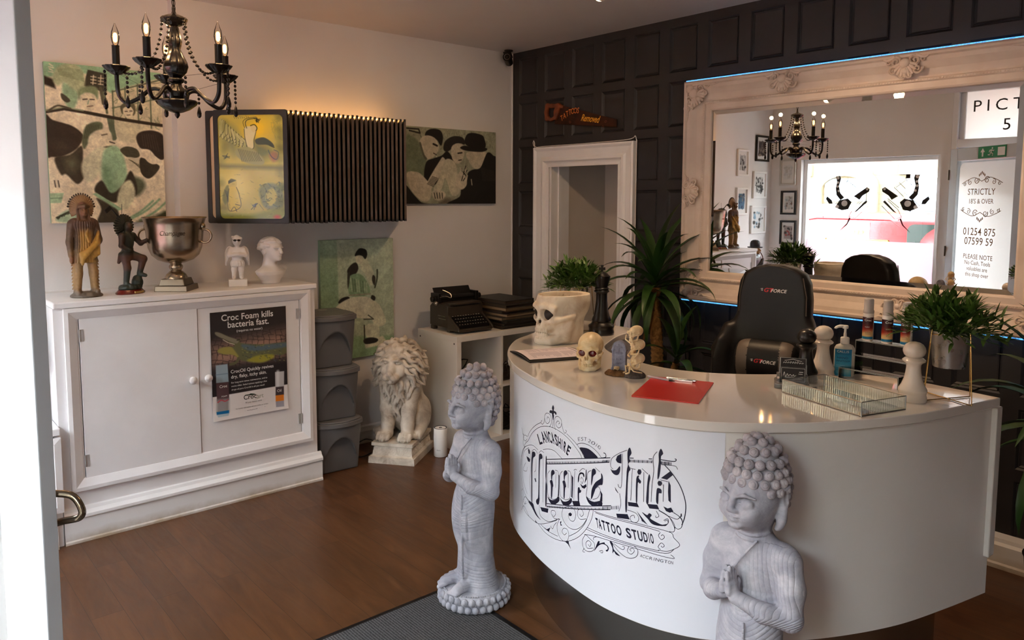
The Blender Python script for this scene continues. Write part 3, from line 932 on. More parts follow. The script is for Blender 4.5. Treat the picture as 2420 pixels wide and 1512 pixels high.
def make_bin(loc, rz, label):
    b = thing('stacking_bin', label, 'bin', loc, rz, 'stack of three grey bins')
    global _bm
    if '_bm' not in globals():
        _bm, _ = _bb.mesh('bin_body')
        o = link_mesh('body', _bm, M_BIN, b, 40)
    else:
        o = bpy.data.objects.new('body', _bm); COL.objects.link(o); o.parent = b
    mb = MB()
    pts = []
    for i in range(41):
        x = -0.155 + 0.31 * i / 40
        pts.append((x, -0.185 + 0.055 * (x / 0.155) ** 2 + (0.02 if i in (0, 40) else 0)))
    pts += [(0.155, 0.165), (0.145, 0.178), (-0.145, 0.178), (-0.155, 0.165)]
    mb.prism(pts, 0.292, 0.322, 'z')
    rim = mb.build('rim', M_BIN2, b, 40, bevel=0.004)
    mb = MB()
    pts = [(p[0] * 0.92, (p[1] if p[1] > 0 else p[1] * 0.965)) for p in pts[:41]] + [(0.142, 0.02), (-0.142, 0.02)]
    mb.prism(pts, 0.321, 0.331, 'z')
    mb.build('lid_flap', M_BIN2, b, 40, bevel=0.003)
    mb = MB(); mb.box(-0.14, 0.03, 0.321, 0.14, 0.165, 0.329); mb.build('lid', M_BIN2, b, 40, bevel=0.003)
    return b
make_bin((0.285, -1.765, 0.0), 1.50, 'bottom grey plastic bin of the stack, standing on the floor by the cupboard')
make_bin((0.275, -1.770, 0.331), 1.46, 'middle grey plastic bin of the stack beside the cupboard')
tb = make_bin((0.265, -1.785, 0.662), 1.50, 'top grey plastic bin of the stack, with a pale sticker on its lid')
mb = MB(); mb.cyl((0.02, 0.10, 0.3285), (0.02, 0.10, 0.3300), 0.030, 24); so = mb.build('sticker', mat('pale_sticker', rgb(150, 150, 146), 0.5), tb); so['label'] = 'round pale sticker'

# ---- reception counter
OUT = [(1.655, -0.90), (1.66, -1.06), (1.715, -1.26), (1.79, -1.447), (1.873, -1.619), (2.05, -1.815), (2.242, -1.954), (2.42, -2.037), (2.614, -2.10),
       (2.877, -2.148), (3.054, -2.139), (3.189, -2.097), (3.30, -2.027), (3.428, -1.89), (3.542, -1.714), (3.642, -1.494), (3.707, -1.262), (3.759, -1.032)]
INN = [(3.759, -1.032), (3.525, -1.000), (3.35, -1.015), (3.20, -1.10), (3.076, -1.285), (2.93, -1.44), (2.765, -1.53), (2.59, -1.535), (2.40, -1.49), (2.26, -1.40), (2.18, -1.28), (2.095, -1.10), (2.06, -0.90)]
COUNTER = [(p.x, p.y) for p in catmull([(a, b, 0) for a, b in OUT], 10)]
INNER = [(p.x, p.y) for p in catmull([(a, b, 0) for a, b in INN[1:]], 6)]
def inset(path, d):
    out = []
    for i, p in enumerate(path):
        a, b = path[max(i - 1, 0)], path[min(i + 1, len(path) - 1)]
        tx, ty = b[0] - a[0], b[1] - a[1]; l = math.hypot(tx, ty)
        out.append((p[0] - ty / l * d, p[1] + tx / l * d))
    return out
def wall_strip(mb, path, z0, z1, th):
    q = inset(path, th)
    n = len(path)
    for i in range(n - 1):
        a, b, c, d = path[i], path[i + 1], q[i + 1], q[i]
        mb.quad((*a, z0), (*b, z0), (*b, z1), (*a, z1)); mb.quad((*c, z0), (*d, z0), (*d, z1), (*c, z1))
        mb.quad((*a, z1), (*b, z1), (*c, z1), (*d, z1)); mb.quad((*b, z0), (*a, z0), (*d, z0), (*c, z0))
    for i in (0, n - 1):
        mb.quad((*path[i], z0), (*path[i], z1), (*q[i], z1), (*q[i], z0))
CTZ = 1.02
M_TOP = mat('gloss_white_top', rgb(222, 214, 206), 0.06, spec=0.6, coat=1.0)
M_TOPE = mat('gloss_white_panel', rgb(226, 221, 216), 0.22, c2=rgb(222, 216, 210), nscale=2)
M_STEEL, _nt, _b = new_mat('brushed_steel')
_b.inputs['Base Color'].default_value = rgb(196, 192, 186); _b.inputs['Metallic'].default_value = 1.0; _b.inputs['Roughness'].default_value = 0.24
_tc = N(_nt, 'ShaderNodeTexCoord').outputs['Object']; _mp = N(_nt, 'ShaderNodeMapping'); _mp.inputs['Scale'].default_value = (2, 2, 260)
_nt.links.new(_tc, _mp.inputs[0]); add_bump(_nt, _b, noise(_nt, 1.0, 3, 0.6, _mp.outputs[0]), 0.10, 0.001)
rc = thing('reception_counter', 'curved white reception counter with black lettering on its front and a steel plinth', 'counter', (2.8, -1.5, 0))
rc.matrix_world = Matrix.Translation((2.8, -1.5, 0))
_RI = Matrix.Translation((-2.8, 1.5, 0))
mb = MB(); mb.M = _RI
mb.prism(COUNTER + INNER, CTZ - 0.032, CTZ, 'z')
mb.build('countertop', M_TOP, rc, 40, bevel=0.003, ang=0.9)
PANEL = inset(COUNTER, 0.012)
mb = MB(); mb.M = _RI
wall_strip(mb, PANEL, 0.31, CTZ - 0.032, 0.022)
mb.build('front_panel', M_TOPE, rc, 40)
mb = MB(); mb.M = _RI
q = inset(COUNTER, 0.036)
mb.prism(q + inset(INNER, 0.03), 0.312, 0.33, 'z')
mb.build('base_board', mat('dark_board', rgb(70, 64, 58), 0.6), rc)
mb = MB(); mb.M = _RI
wall_strip(mb, inset(INNER, 0.02), 0.33, CTZ - 0.032, 0.02)
mb.build('inner_panel', M_TOPE, rc, 40)
# end panel at the right
mb = MB(); mb.M = _RI
a, b_ = Vector((*PANEL[-1], 0)), Vector((3.54, -1.02, 0)); dd = (b_ - a).normalized(); nn = Vector((-dd.y, dd.x, 0))
mb.prism([(a + nn * -0.001 + Vector((0.012, -0.03, 0)))[:2], (a + Vector((0.014, 0.02, 0)))[:2], (b_ + Vector((0, 0.02, 0)))[:2], b_[:2]], 0.45, CTZ - 0.034, 'z')
mb.build('end_panel', M_TOPE, rc, 40, bevel=0.004)
mb = MB(); mb.M = _RI
st = inset(COUNTER, 0.11)
mb.prism(st[6:-6] + inset(INNER, 0.06)[2:-2], 0.0, 0.31, 'z')
mb.build('steel_plinth', M_STEEL, rc, 40)

# arc length along the panel from the left end, and the point on the panel at (s, z)
_PL = inset(COUNTER, 0.011)
_S = [0.0]
for i in range(1, len(_PL)): _S.append(_S[-1] + math.hypot(_PL[i][0] - _PL[i - 1][0], _PL[i][1] - _PL[i - 1][1]))
_S = np.array(_S); _PX = np.array([p[0] for p in _PL]); _PY = np.array([p[1] for p in _PL])
def on_panel(s, z, lift=0.0):
    x, y = float(np.interp(s, _S, _PX)), float(np.interp(s, _S, _PY))
    e = 0.01
    tx = float(np.interp(s + e, _S, _PX) - np.interp(s - e, _S, _PX)); ty = float(np.interp(s + e, _S, _PY) - np.interp(s - e, _S, _PY))
    l = math.hypot(tx, ty)
    return (x + ty / l * lift - 2.8, y - tx / l * lift + 1.5, z)

# ------------------------------------------------------------------ statues
def stone_mat(name, c1, c2, c3, scale=9, bump=0.25, rough=0.8):
    m, nt, b = new_mat(name)
    f = noise(nt, scale, 8, 0.65, None, 0.5)
    nt.links.new(ramp(nt, f, [(0.30, c1), (0.52, c2), (0.72, c3)]), b.inputs['Base Color'])
    b.inputs['Roughness'].default_value = rough
    b.inputs['Specular IOR Level'].default_value = 0.25
    add_bump(nt, b, noise(nt, scale * 22, 5, 0.6), bump, 0.0015)
    return m

def buddha_mat():
    m, nt, b = new_mat('weathered_grey_cast_stone')
    f = noise(nt, 9, 8, 0.7, None, 0.6)
    nt.links.new(ramp(nt, f, [(0.30, rgb(138, 138, 150)), (0.50, rgb(166, 165, 174)), (0.72, rgb(200, 197, 202))]), b.inputs['Base Color'])
    b.inputs['Roughness'].default_value = 0.75; b.inputs['Specular IOR Level'].default_value = 0.25
    a = N(nt, 'ShaderNodeAttribute', attribute_name='fold')
    k = N(nt, 'ShaderNodeAttribute', attribute_name='robe')
    sn = N(nt, 'ShaderNodeMath', operation='SINE'); nt.links.new(a.outputs['Fac'], sn.inputs[0])
    pw = N(nt, 'ShaderNodeMath', operation='ABSOLUTE'); nt.links.new(sn.outputs[0], pw.inputs[0])
    p2 = N(nt, 'ShaderNodeMath', operation='POWER'); nt.links.new(pw.outputs[0], p2.inputs[0]); p2.inputs[1].default_value = 0.45
    ml = N(nt, 'ShaderNodeMath', operation='MULTIPLY'); nt.links.new(p2.outputs[0], ml.inputs[0]); nt.links.new(k.outputs['Fac'], ml.inputs[1])
    ad = N(nt, 'ShaderNodeMath', operation='MULTIPLY_ADD'); nt.links.new(noise(nt, 160, 4), ad.inputs[0]); ad.inputs[1].default_value = 0.35; nt.links.new(ml.outputs[0], ad.inputs[2])
    add_bump(nt, b, ad.outputs[0], 0.55, 0.0035)
    return m
M_BUD = buddha_mat()
M_BUDC = stone_mat('weathered_stone_curls', rgb(134, 130, 138), rgb(164, 158, 164), rgb(196, 188, 190), 14)

def buddha_figure():
    s = Sculpt((-0.19, -0.17, 0.05), (0.19, 0.15, 1.0), 0.0037)
    # robe below the waist
    s.column([(0.062, 0.005, 0.012, 0.118, 0.088), (0.085, 0.005, 0.012, 0.110, 0.084), (0.13, 0.003, 0.010, 0.096, 0.076), (0.20, 0, 0.008, 0.089, 0.070), (0.32, 0, 0.006, 0.088, 0.070),
              (0.42, 0, 0.004, 0.098, 0.078), (0.48, 0, 0.004, 0.098, 0.077), (0.54, 0, 0.006, 0.088, 0.066), (0.58, 0, 0.008, 0.086, 0.064)], 0)
    # chest, shoulders
    s.ell((0, 0.010, 0.62), (0.098, 0.070, 0.115), 0.03)
    s.cap((-0.083, 0.016, 0.705), (0.083, 0.016, 0.705), 0.043, None, 0.04)
    s.cap((0, 0.012, 0.74), (0, 0.006, 0.80), 0.050, 0.046, 0.03)
    # thighs bulge and a channel between the legs
    for sx in (-1, 1):
        s.ell((0.040 * sx, -0.035, 0.37), (0.040, 0.045, 0.12), 0.03)
    s.cap((-0.002, -0.088, 0.40), (-0.004, -0.086, 0.11), 0.004, 0.009, 0.014, True)
    s.cap((0.034, -0.083, 0.50), (0.036, -0.080, 0.10), 0.004, 0.006, 0.006)
    s.chain([(0.058, -0.072, 0.48), (0.062, -0.068, 0.30), (0.075, -0.066, 0.12)], 0.004, 0.008, True)
    # arms
    for sx in (-1, 1):
        s.chain([(0.108 * sx, 0.014, 0.695), (0.128 * sx, 0.004, 0.62), (0.136 * sx, -0.006, 0.535)], [0.043, 0.037, 0.034], 0.022)
        s.chain([(0.136 * sx, -0.008, 0.532), (0.085 * sx, -0.066, 0.552), (0.026 * sx, -0.103, 0.585)], [0.035, 0.029, 0.021], 0.012)
        # palm and fingers, pressed together
        s.chain([(0.018 * sx, -0.108, 0.588), (0.011 * sx, -0.112, 0.628)], [0.018, 0.012], 0.008)
        s.box((0.011 * sx, -0.112, 0.617), (0.0095, 0.023, 0.022), 0.008, 0.006)
        for j, (yy, top) in enumerate(((-0.130, 0.667), (-0.1185, 0.680), (-0.107, 0.676), (-0.0955, 0.664))):
            s.chain([(0.009 * sx, yy, 0.628), (0.0078 * sx, yy + 0.001, 0.652), (0.006 * sx, yy + 0.002, top)], [0.0072, 0.0066, 0.005], 0.0015)
        s.chain([(0.014 * sx, -0.092, 0.603), (0.012 * sx, -0.082, 0.628), (0.007 * sx, -0.080, 0.640)], [0.0085, 0.007, 0.005], 0.003)
        # feet with toes
        s.chain([(0.042 * sx - 0.004, -0.060, 0.092), (0.050 * sx - 0.004, -0.112, 0.082)], [0.028, 0.023], 0.012)
        for j in range(5):
            tx = (0.030 + 0.0095 * j) * sx - 0.004
            s.chain([(tx, -0.118, 0.078), (tx + 0.002 * sx, -0.144 + 0.003 * j, 0.073)], [0.0085, 0.0075 - 0.0004 * j], 0.003)
    # head
    s.ell((0, -0.004, 0.862), (0.069, 0.078, 0.086), 0.018)
    s.ell((0, -0.034, 0.822), (0.052, 0.046, 0.044), 0.022)
    s.ell((0, 0.010, 0.892), (0.074, 0.080, 0.066), 0.012)
    s.ell((0, 0.012, 0.955), (0.046, 0.050, 0.040), 0.022)
    # face: brows, nose, lids, lips, chin
    for sx in (-1, 1):
        s.ell((0.030 * sx, -0.078, 0.862), (0.021, 0.016, 0.013), 0.008, True)
        s.chain([(0.010 * sx, -0.0855, 0.872), (0.028 * sx, -0.084, 0.881), (0.050 * sx, -0.067, 0.873)], [0.0035, 0.0045, 0.003], 0.006)
        s.ell((0.029 * sx, -0.0700, 0.860), (0.0165, 0.011, 0.0095), 0.003)
        s.chain([(0.015 * sx, -0.0805, 0.857), (0.029 * sx, -0.0815, 0.852), (0.044 * sx, -0.071, 0.856)], [0.002, 0.0025, 0.002], 0.002)
        s.ell((0.009 * sx, -0.088, 0.838), (0.0075, 0.0085, 0.006), 0.004)
        s.ell((0.030 * sx, -0.062, 0.832), (0.022, 0.020, 0.020), 0.015)
        # long ears
        s.chain([(0.070 * sx, 0.016, 0.885), (0.074 * sx, 0.018, 0.855), (0.071 * sx, 0.012, 0.812), (0.068 * sx, 0.009, 0.790)], [0.012, 0.009, 0.0115, 0.010], 0.006)
        s.chain([(0.079 * sx, 0.012, 0.880), (0.082 * sx, 0.014, 0.850)], [0.006, 0.004], 0.003, True)
        s.chain([(0.075 * sx, 0.004, 0.888), (0.077 * sx, 0.026, 0.893), (0.079 * sx, 0.030, 0.865)], [0.005, 0.005, 0.004], 0.003)
    s.chain([(0, -0.080, 0.876), (0, -0.090, 0.858), (0, -0.0945, 0.842)], [0.006, 0.0065, 0.0082], 0.007)
    s.ell((0, -0.0835, 0.8225), (0.018, 0.0085, 0.0048), 0.003)
    s.ell((0, -0.0815, 0.8140), (0.0145, 0.0085, 0.0052), 0.003)
    s.chain([(-0.018, -0.079, 0.8190), (0, -0.0915, 0.8183), (0.018, -0.079, 0.8190)], 0.0012, 0.002, True)
    s.ell((0, -0.073, 0.797), (0.018, 0.014, 0.013), 0.010)
    # rings on the neck, hem of the robe across the chest
    for z in (0.770, 0.755):
        s.chain([(0.052 * math.cos(a), 0.008 - 0.052 * abs(math.sin(a)), z - 0.008 * abs(math.sin(a))) for a in np.linspace(0, PI, 9)], 0.003, 0.005)
    s.chain([(0.040, -0.040, 0.752), (0.010, -0.066, 0.700), (-0.030, -0.072, 0.63), (-0.060, -0.062, 0.585)], [0.004, 0.004, 0.004, 0.003], 0.004)
    return s

def b_robe(x, y, z):
    # left shoulder and everything below the hands are draped
    diag = (x + 0.075) / 0.115 - (z - 0.56) / 0.19
    chest = np.clip(diag * 6, 0, 1) * (z > 0.545) * (z < 0.745)
    low = np.clip((0.60 - z) * 40, 0, 1) * (z > 0.09) * (np.abs(x) < 0.20)
    arm = ((x > 0.085) & (z > 0.5) & (z < 0.70)) * 1.0
    hands = np.exp(-((x / 0.045) ** 4 + ((y + 0.108) / 0.045) ** 4)) * (z > 0.57)
    bare = ((x < -0.09) & (z > 0.50)) * 1.0
    feet = ((y < -0.095) & (z < 0.12)) * 1.0
    return np.clip(np.maximum(np.maximum(chest, low), arm) * (1 - hands) * (1 - bare) * (1 - feet), 0, 1)
def b_fold(x, y, z):
    up = x * 250 + (z - 0.6) * 40 + 30 * x * (z - 0.5)
    u = np.hypot(x - 0.01, (z - 0.60) * 0.62) * 330
    lo = z * 170 + 25 * np.sin(z * 9) + x * 20
    t = np.clip((z - 0.52) * 30, 0, 1); t2 = np.clip((0.40 - z) * 12, 0, 1)
    return up * t + (1 - t) * (u * (1 - t2) + lo * t2)

def b_shape(P):
    # settle the proportions: slightly lower shoulders, larger head
    P = np.array(P, float)
    z = P[:, 2]
    w = np.clip((z - 0.765) / 0.035, 0, 1); w = w * w * (3 - 2 * w)
    zt = np.where(z < 0.765, 0.07 + (z - 0.07) * 0.943, 0.7254 + (z - 0.765) * 1.19)
    k = 1 + 0.20 * w
    P[:, 0] *= k; P[:, 1] = 0.005 + (P[:, 1] - 0.005) * k; P[:, 2] = zt
    return P
_bs = buddha_figure()
_bme, _bV = _bs.mesh('buddha_body')
for _an, _fn in (('fold', b_fold), ('robe', b_robe)):
    _at = _bme.attributes.new(_an, 'FLOAT', 'POINT'); _at.data.foreach_set('value', _fn(_bV[:, 0], _bV[:, 1], _bV[:, 2]).astype(np.float32))
_bme.vertices.foreach_set('co', b_shape(_bV).astype(np.float32).ravel()); _bme.update()
def buddha(name, label, loc, rz):
    t = thing(name, label, 'statue', loc, rz, 'standing grey buddha statues')
    link_mesh('body', _bme, M_BUD, t, 180)
    # snail curls
    mb = MB()
    rnd = random.Random(4)
    def curl(p, n, r):
        n = n.normalized(); u = n.orthogonal().normalized()
        mb.M = Matrix.Translation(p) @ n.to_track_quat('Z', 'Y').to_matrix().to_4x4()
        mb.lathe([(r, -r * 0.35), (r * 1.0, 0.0), (r * 0.86, r * 0.38), (r * 0.60, r * 0.60), (r * 0.55, r * 0.58), (r * 0.44, r * 0.74), (r * 0.20, r * 0.84), (0, r * 0.84)], 10)
        mb.M = None
    rows = [(0.0, 1.001, 1, 0), (0.026, 0.994, 6, 1), (0.046, 0.974, 11, 2)]
    for (rr, zz, n, o_) in rows:
        for i in range(n):
            a = 2 * PI * (i + 0.5 * o_) / n
            c = Vector((rr * math.cos(a), 0.012 + rr * 1.08 * math.sin(a), zz)); curl(c, c - Vector((0, 0.012, 0.945)), 0.0125)
    for j, (zz, rx, ry) in enumerate(((0.949, 0.061, 0.066), (0.925, 0.068, 0.073), (0.904, 0.0735, 0.079), (0.883, 0.0745, 0.081), (0.861, 0.073, 0.079), (0.838, 0.069, 0.075), (0.815, 0.061, 0.067), (0.795, 0.053, 0.06))):
        n = int(2 * PI * rx / 0.0245)
        for i in range(n):
            a = 2 * PI * (i + 0.5 * (j % 2)) / n
            x, y = rx * math.cos(a), 0.010 + ry * math.sin(a)
            lim = {0: -9, 1: -9, 2: -0.068, 3: -0.038, 4: 0.012, 5: 0.030, 6: 0.032, 7: 0.036}[j]
            if y < lim: continue
            curl(Vector((x, y, zz)), Vector((x, y - 0.01, (zz - 0.86) * 0.6)), 0.0128)
    mb.v = [tuple(p) for p in b_shape(mb.v)]
    mb.build('hair_curls', M_BUDC, t, 70)
    # lotus pedestal
    mb = MB()
    mb.lathe([(0.0, 0.0), (0.142, 0.0), (0.146, 0.006), (0.140, 0.030), (0.146, 0.036), (0.142, 0.060), (0.136, 0.066), (0.0, 0.068)], 64)
    for i in range(30):
        a = 2 * PI * i / 30
        mb.M = Matrix.Translation((0.145 * math.cos(a), 0.145 * math.sin(a), 0.048)) @ Matrix.Rotation(a, 4, 'Z')
        mb.ball((0, 0, 0), (0.011, 0.0145, 0.017), 10, 8); mb.ball((0.006, 0, 0.002), (0.008, 0.008, 0.012), 8, 6)
        mb.M = Matrix.Translation((0.146 * math.cos(a + 0.1), 0.146 * math.sin(a + 0.1), 0.017)) @ Matrix.Rotation(a + 0.1, 4, 'Z')
        mb.ball((0, 0, 0), (0.012, 0.0145, 0.016), 10, 8)
    mb.M = None
    for i in range(84):
        a = 2 * PI * i / 84
        mb.ball((0.134 * math.cos(a), 0.134 * math.sin(a), 0.0685), 0.0038, 6, 5)
    mb.build('lotus_base', M_BUD, t, 50)
    return t
buddha('buddha_statue', 'grey praying buddha statue seen whole, standing between the lion and the counter', (2.149, -2.085, 0.006), -0.10)
buddha('buddha_statue', 'nearer grey praying buddha statue in front of the counter, cut off by the frame edge', (3.425, -2.035, 0.0), -0.05)

# ---- seated lion on a carved pedestal
M_LION = stone_mat('antiqued_cream_stone', rgb(150, 134, 118), rgb(206, 196, 182), rgb(226, 218, 206), 7, 0.2, 0.7)
def lion_body():
    s = Sculpt((-0.20, -0.27, -0.01), (0.20, 0.25, 0.67), 0.0045)
    s.ell((0, 0.07, 0.20), (0.105, 0.145, 0.20), 0.0)
    s.cap((0, 0.0, 0.40), (0, 0.09, 0.16), 0.115, 0.12, 0.04)
    for sx in (-1, 1):
        s.ell((0.105 * sx, 0.085, 0.125), (0.058, 0.115, 0.125), 0.02)
        s.chain([(0.118 * sx, 0.03, 0.05), (0.128 * sx, -0.055, 0.030)], [0.040, 0.034], 0.02)
        for j in range(4):
            s.ell(((0.106 + 0.015 * j) * sx, -0.088 + 0.006 * abs(j - 1.5), 0.022), (0.0095, 0.022, 0.02), 0.006)
        # forelegs
        s.chain([(0.078 * sx, -0.045, 0.33), (0.074 * sx, -0.075, 0.20), (0.068 * sx, -0.090, 0.10), (0.070 * sx, -0.105, 0.045)], [0.062, 0.050, 0.041, 0.040], 0.02)
        s.chain([(0.070 * sx, -0.11, 0.035), (0.074 * sx, -0.165, 0.026)], [0.040, 0.032], 0.015)
        for j in range(4):
            tx = 0.074 * sx + (j - 1.5) * 0.0215
            s.chain([(tx, -0.150, 0.045), (tx, -0.185 + 0.006 * abs(j - 1.5), 0.022)], [0.015, 0.015], 0.005)
            s.cap((tx, -0.200 + 0.006 * abs(j - 1.5), 0.020), (tx, -0.206 + 0.006 * abs(j - 1.5), 0.010), 0.0045, 0.003, 0.002)
            s.cap((tx + 0.0107, -0.205, 0.03), (tx + 0.0107, -0.150, 0.07), 0.0025, 0.002, 0.004, True)
    # tail lying round the left side
    s.chain([(-0.06, 0.19, 0.04), (-0.14, 0.13, 0.03), (-0.165, 0.03, 0.025), (-0.16, -0.05, 0.03)], [0.022, 0.020, 0.018, 0.028], 0.01)
    # head
    s.ell((0, -0.055, 0.475), (0.135, 0.115, 0.150), 0.03)
    s.ell((0, -0.125, 0.485), (0.078, 0.070, 0.105), 0.02)
    s.cap((0, -0.165, 0.545), (0, -0.212, 0.455), 0.030, 0.027, 0.02)
    for sx in (-1, 1):
        s.ell((0.026 * sx, -0.205, 0.432), (0.030, 0.036, 0.026), 0.010)
        s.ell((0.052 * sx, -0.165, 0.470), (0.030, 0.030, 0.040), 0.02)
        s.ell((0.043 * sx, -0.186, 0.524), (0.021, 0.016, 0.012), 0.006, True)
        s.ell((0.043 * sx, -0.176, 0.522), (0.015, 0.012, 0.010), 0.002)
        s.chain([(0.016 * sx, -0.198, 0.540), (0.045 * sx, -0.192, 0.546), (0.070 * sx, -0.170, 0.528)], [0.009, 0.009, 0.006], 0.008)
        s.ell((0.014 * sx, -0.236, 0.450), (0.006, 0.006, 0.005), 0.003, True)
    s.ell((0, -0.226, 0.457), (0.024, 0.016, 0.014), 0.006)
    s.ell((0, -0.195, 0.404), (0.030, 0.030, 0.018), 0.010)
    s.chain([(0, -0.243, 0.444), (0, -0.240, 0.424)], 0.0025, 0.004, True)
    for sx in (-1, 1):
        s.chain([(0, -0.242, 0.424), (0.024 * sx, -0.226, 0.412), (0.048 * sx, -0.190, 0.420)], 0.003, 0.005, True)
    # mane: curling locks in rings round the face and down the chest
    R = random.Random(11)
    def lock(p, d, L, r, curl):
        pts = []; rs = []
        p = Vector(p); d = Vector(d).normalized(); side = d.cross(Vector((0, -1, 0.2))).normalized()
        for i in range(6):
            t = i / 5
            pts.append(tuple(p + d * (L * t) + side * (curl * math.sin(t * 3.6)) + Vector((0, -0.016 * math.sin(t * 3.0), -0.020 * t * t))))
            rs.append(r * (1 - 0.72 * t))
        s.chain(pts, rs, 0.004)
    for ring_, (rx, rz, yy, n, L, r) in enumerate(((0.078, 0.092, -0.150, 15, 0.062, 0.0165), (0.104, 0.120, -0.122, 18, 0.070, 0.019), (0.128, 0.146, -0.080, 20, 0.066, 0.021), (0.138, 0.155, -0.025, 20, 0.062, 0.022), (0.125, 0.14, 0.035, 16, 0.06, 0.023))):
        for i in range(n):
            a = 2 * PI * (i + 0.5 * (ring_ % 2)) / n + R.uniform(-0.08, 0.08)
            ca, sa = math.cos(a), math.sin(a)
            if ring_ == 0 and sa < -0.35: continue
            p = (rx * ca, yy + R.uniform(-0.006, 0.006), 0.487 + rz * sa)
            lock(p, (ca * 0.8, 0.10 if ring_ else 0.2, sa * 0.55 - 0.45), L * R.uniform(0.85, 1.15), r, R.choice((-1, 1)) * R.uniform(0.008, 0.016))
    for j in range(7):
        z = 0.395 - 0.029 * j; wd = 0.118 - 0.0145 * j; n = 8 - j if j < 6 else 2
        for i in range(n):
            x = -wd + 2 * wd * (i + 0.5) / n + R.uniform(-0.006, 0.006)
            y = -0.150 + 0.012 * j + 0.085 * (x / 0.13) ** 2
            lock((x, y, z), (x * 1.2, -0.10, -1), 0.062 * R.uniform(0.85, 1.15), 0.018, R.choice((-1, 1)) * R.uniform(0.008, 0.015))
    for i in range(9):
        x = -0.07 + 0.14 * i / 8
        lock((x * 0.55, -0.150, 0.600 - abs(x) * 0.25), (x * 1.3, 0.55, 0.62), 0.085, 0.017, 0.010 * (1 if x > 0 else -1))
    return s
ln = thing('lion_statue', 'cream stone lion statue sitting on a carved pedestal beside the grey bins', 'statue', (0.385, -1.305, 0), 0.64)
lb = lion_body().build('body', M_LION, ln, (0, 0.01, 0.132))
mb = MB()
def frust(mb, a, b_, z0, z1, c, d):
    vs = [(-a, -b_, z0), (a, -b_, z0), (a, b_, z0), (-a, b_, z0), (-c, -d, z1), (c, -d, z1), (c, d, z1), (-c, d, z1)]
    mb._add(vs, [(0, 3, 2, 1), (4, 5, 6, 7), (0, 1, 5, 4), (1, 2, 6, 5), (2, 3, 7, 6), (3, 0, 4, 7)])
frust(mb, 0.157, 0.207, 0.0, 0.042, 0.155, 0.205); frust(mb, 0.150, 0.200, 0.042, 0.050, 0.136, 0.186)
frust(mb, 0.136, 0.186, 0.050, 0.108, 0.126, 0.176); frust(mb, 0.128, 0.178, 0.106, 0.112, 0.140, 0.190); frust(mb, 0.140, 0.190, 0.112, 0.132, 0.140, 0.190)
# carved scrolls in the frieze
def scroll(mb, P, c, r0, turns, dirn, th, ph=0.0):
    pts = []
    for i in range(22):
        t = i / 21
        a = ph + dirn * turns * 2 * PI * t; rr = r0 * (1 - 0.86 * t)
        pts.append(P(c[0] + rr * math.cos(a), c[1] + rr * math.sin(a)))
    mb.tube(pts, [th * (1 - 0.4 * i / 21) for i in range(22)], 6)
for face in range(4):
    half = 0.126 if face % 2 == 0 else 0.176
    off = 0.182 if face % 2 == 0 else 0.132
    M_ = Matrix.Rotation(face * PI / 2, 4, 'Z')
    P = lambda u, v: tuple(M_ @ Vector((u, -off + 0.0045 - 0.010 * ((0.108 - v) / 0.058) + 0.002, v)))
    n = 5 if face % 2 == 0 else 7
    for i in range(n):
        u = -half + half * 2 * (i + 0.5) / n
        scroll(mb, P, (u - 0.010, 0.088), 0.017, 1.3, 1, 0.0042, 2.0); scroll(mb, P, (u + 0.010, 0.068), 0.016, 1.3, -1, 0.0042, 0.5)
        scroll(mb, P, (u + 0.016, 0.092), 0.011, 1.1, 1, 0.0036, 4.0); scroll(mb, P, (u - 0.016, 0.064), 0.010, 1.1, -1, 0.0036, 3.0)
mb.build('pedestal', M_LION, ln, 40, bevel=0.002)

# ------------------------------------------------------------------ things on the counter
CT = CTZ
M_BONE = stone_mat('aged_bone_resin', rgb(196, 168, 138), rgb(232, 220, 198), rgb(240, 231, 214), 6, 0.10, 0.45)
M_BONE2 = stone_mat('glossy_bone_resin', rgb(196, 160, 108), rgb(226, 200, 156), rgb(236, 217, 182), 14, 0.08, 0.30)
M_SOCK = mat('dark_socket_paint', rgb(42, 37, 36), 0.6)
M_REDEYE = mat('dark_red_glass_eye', rgb(90, 6, 4), 0.08, coat=0.5)

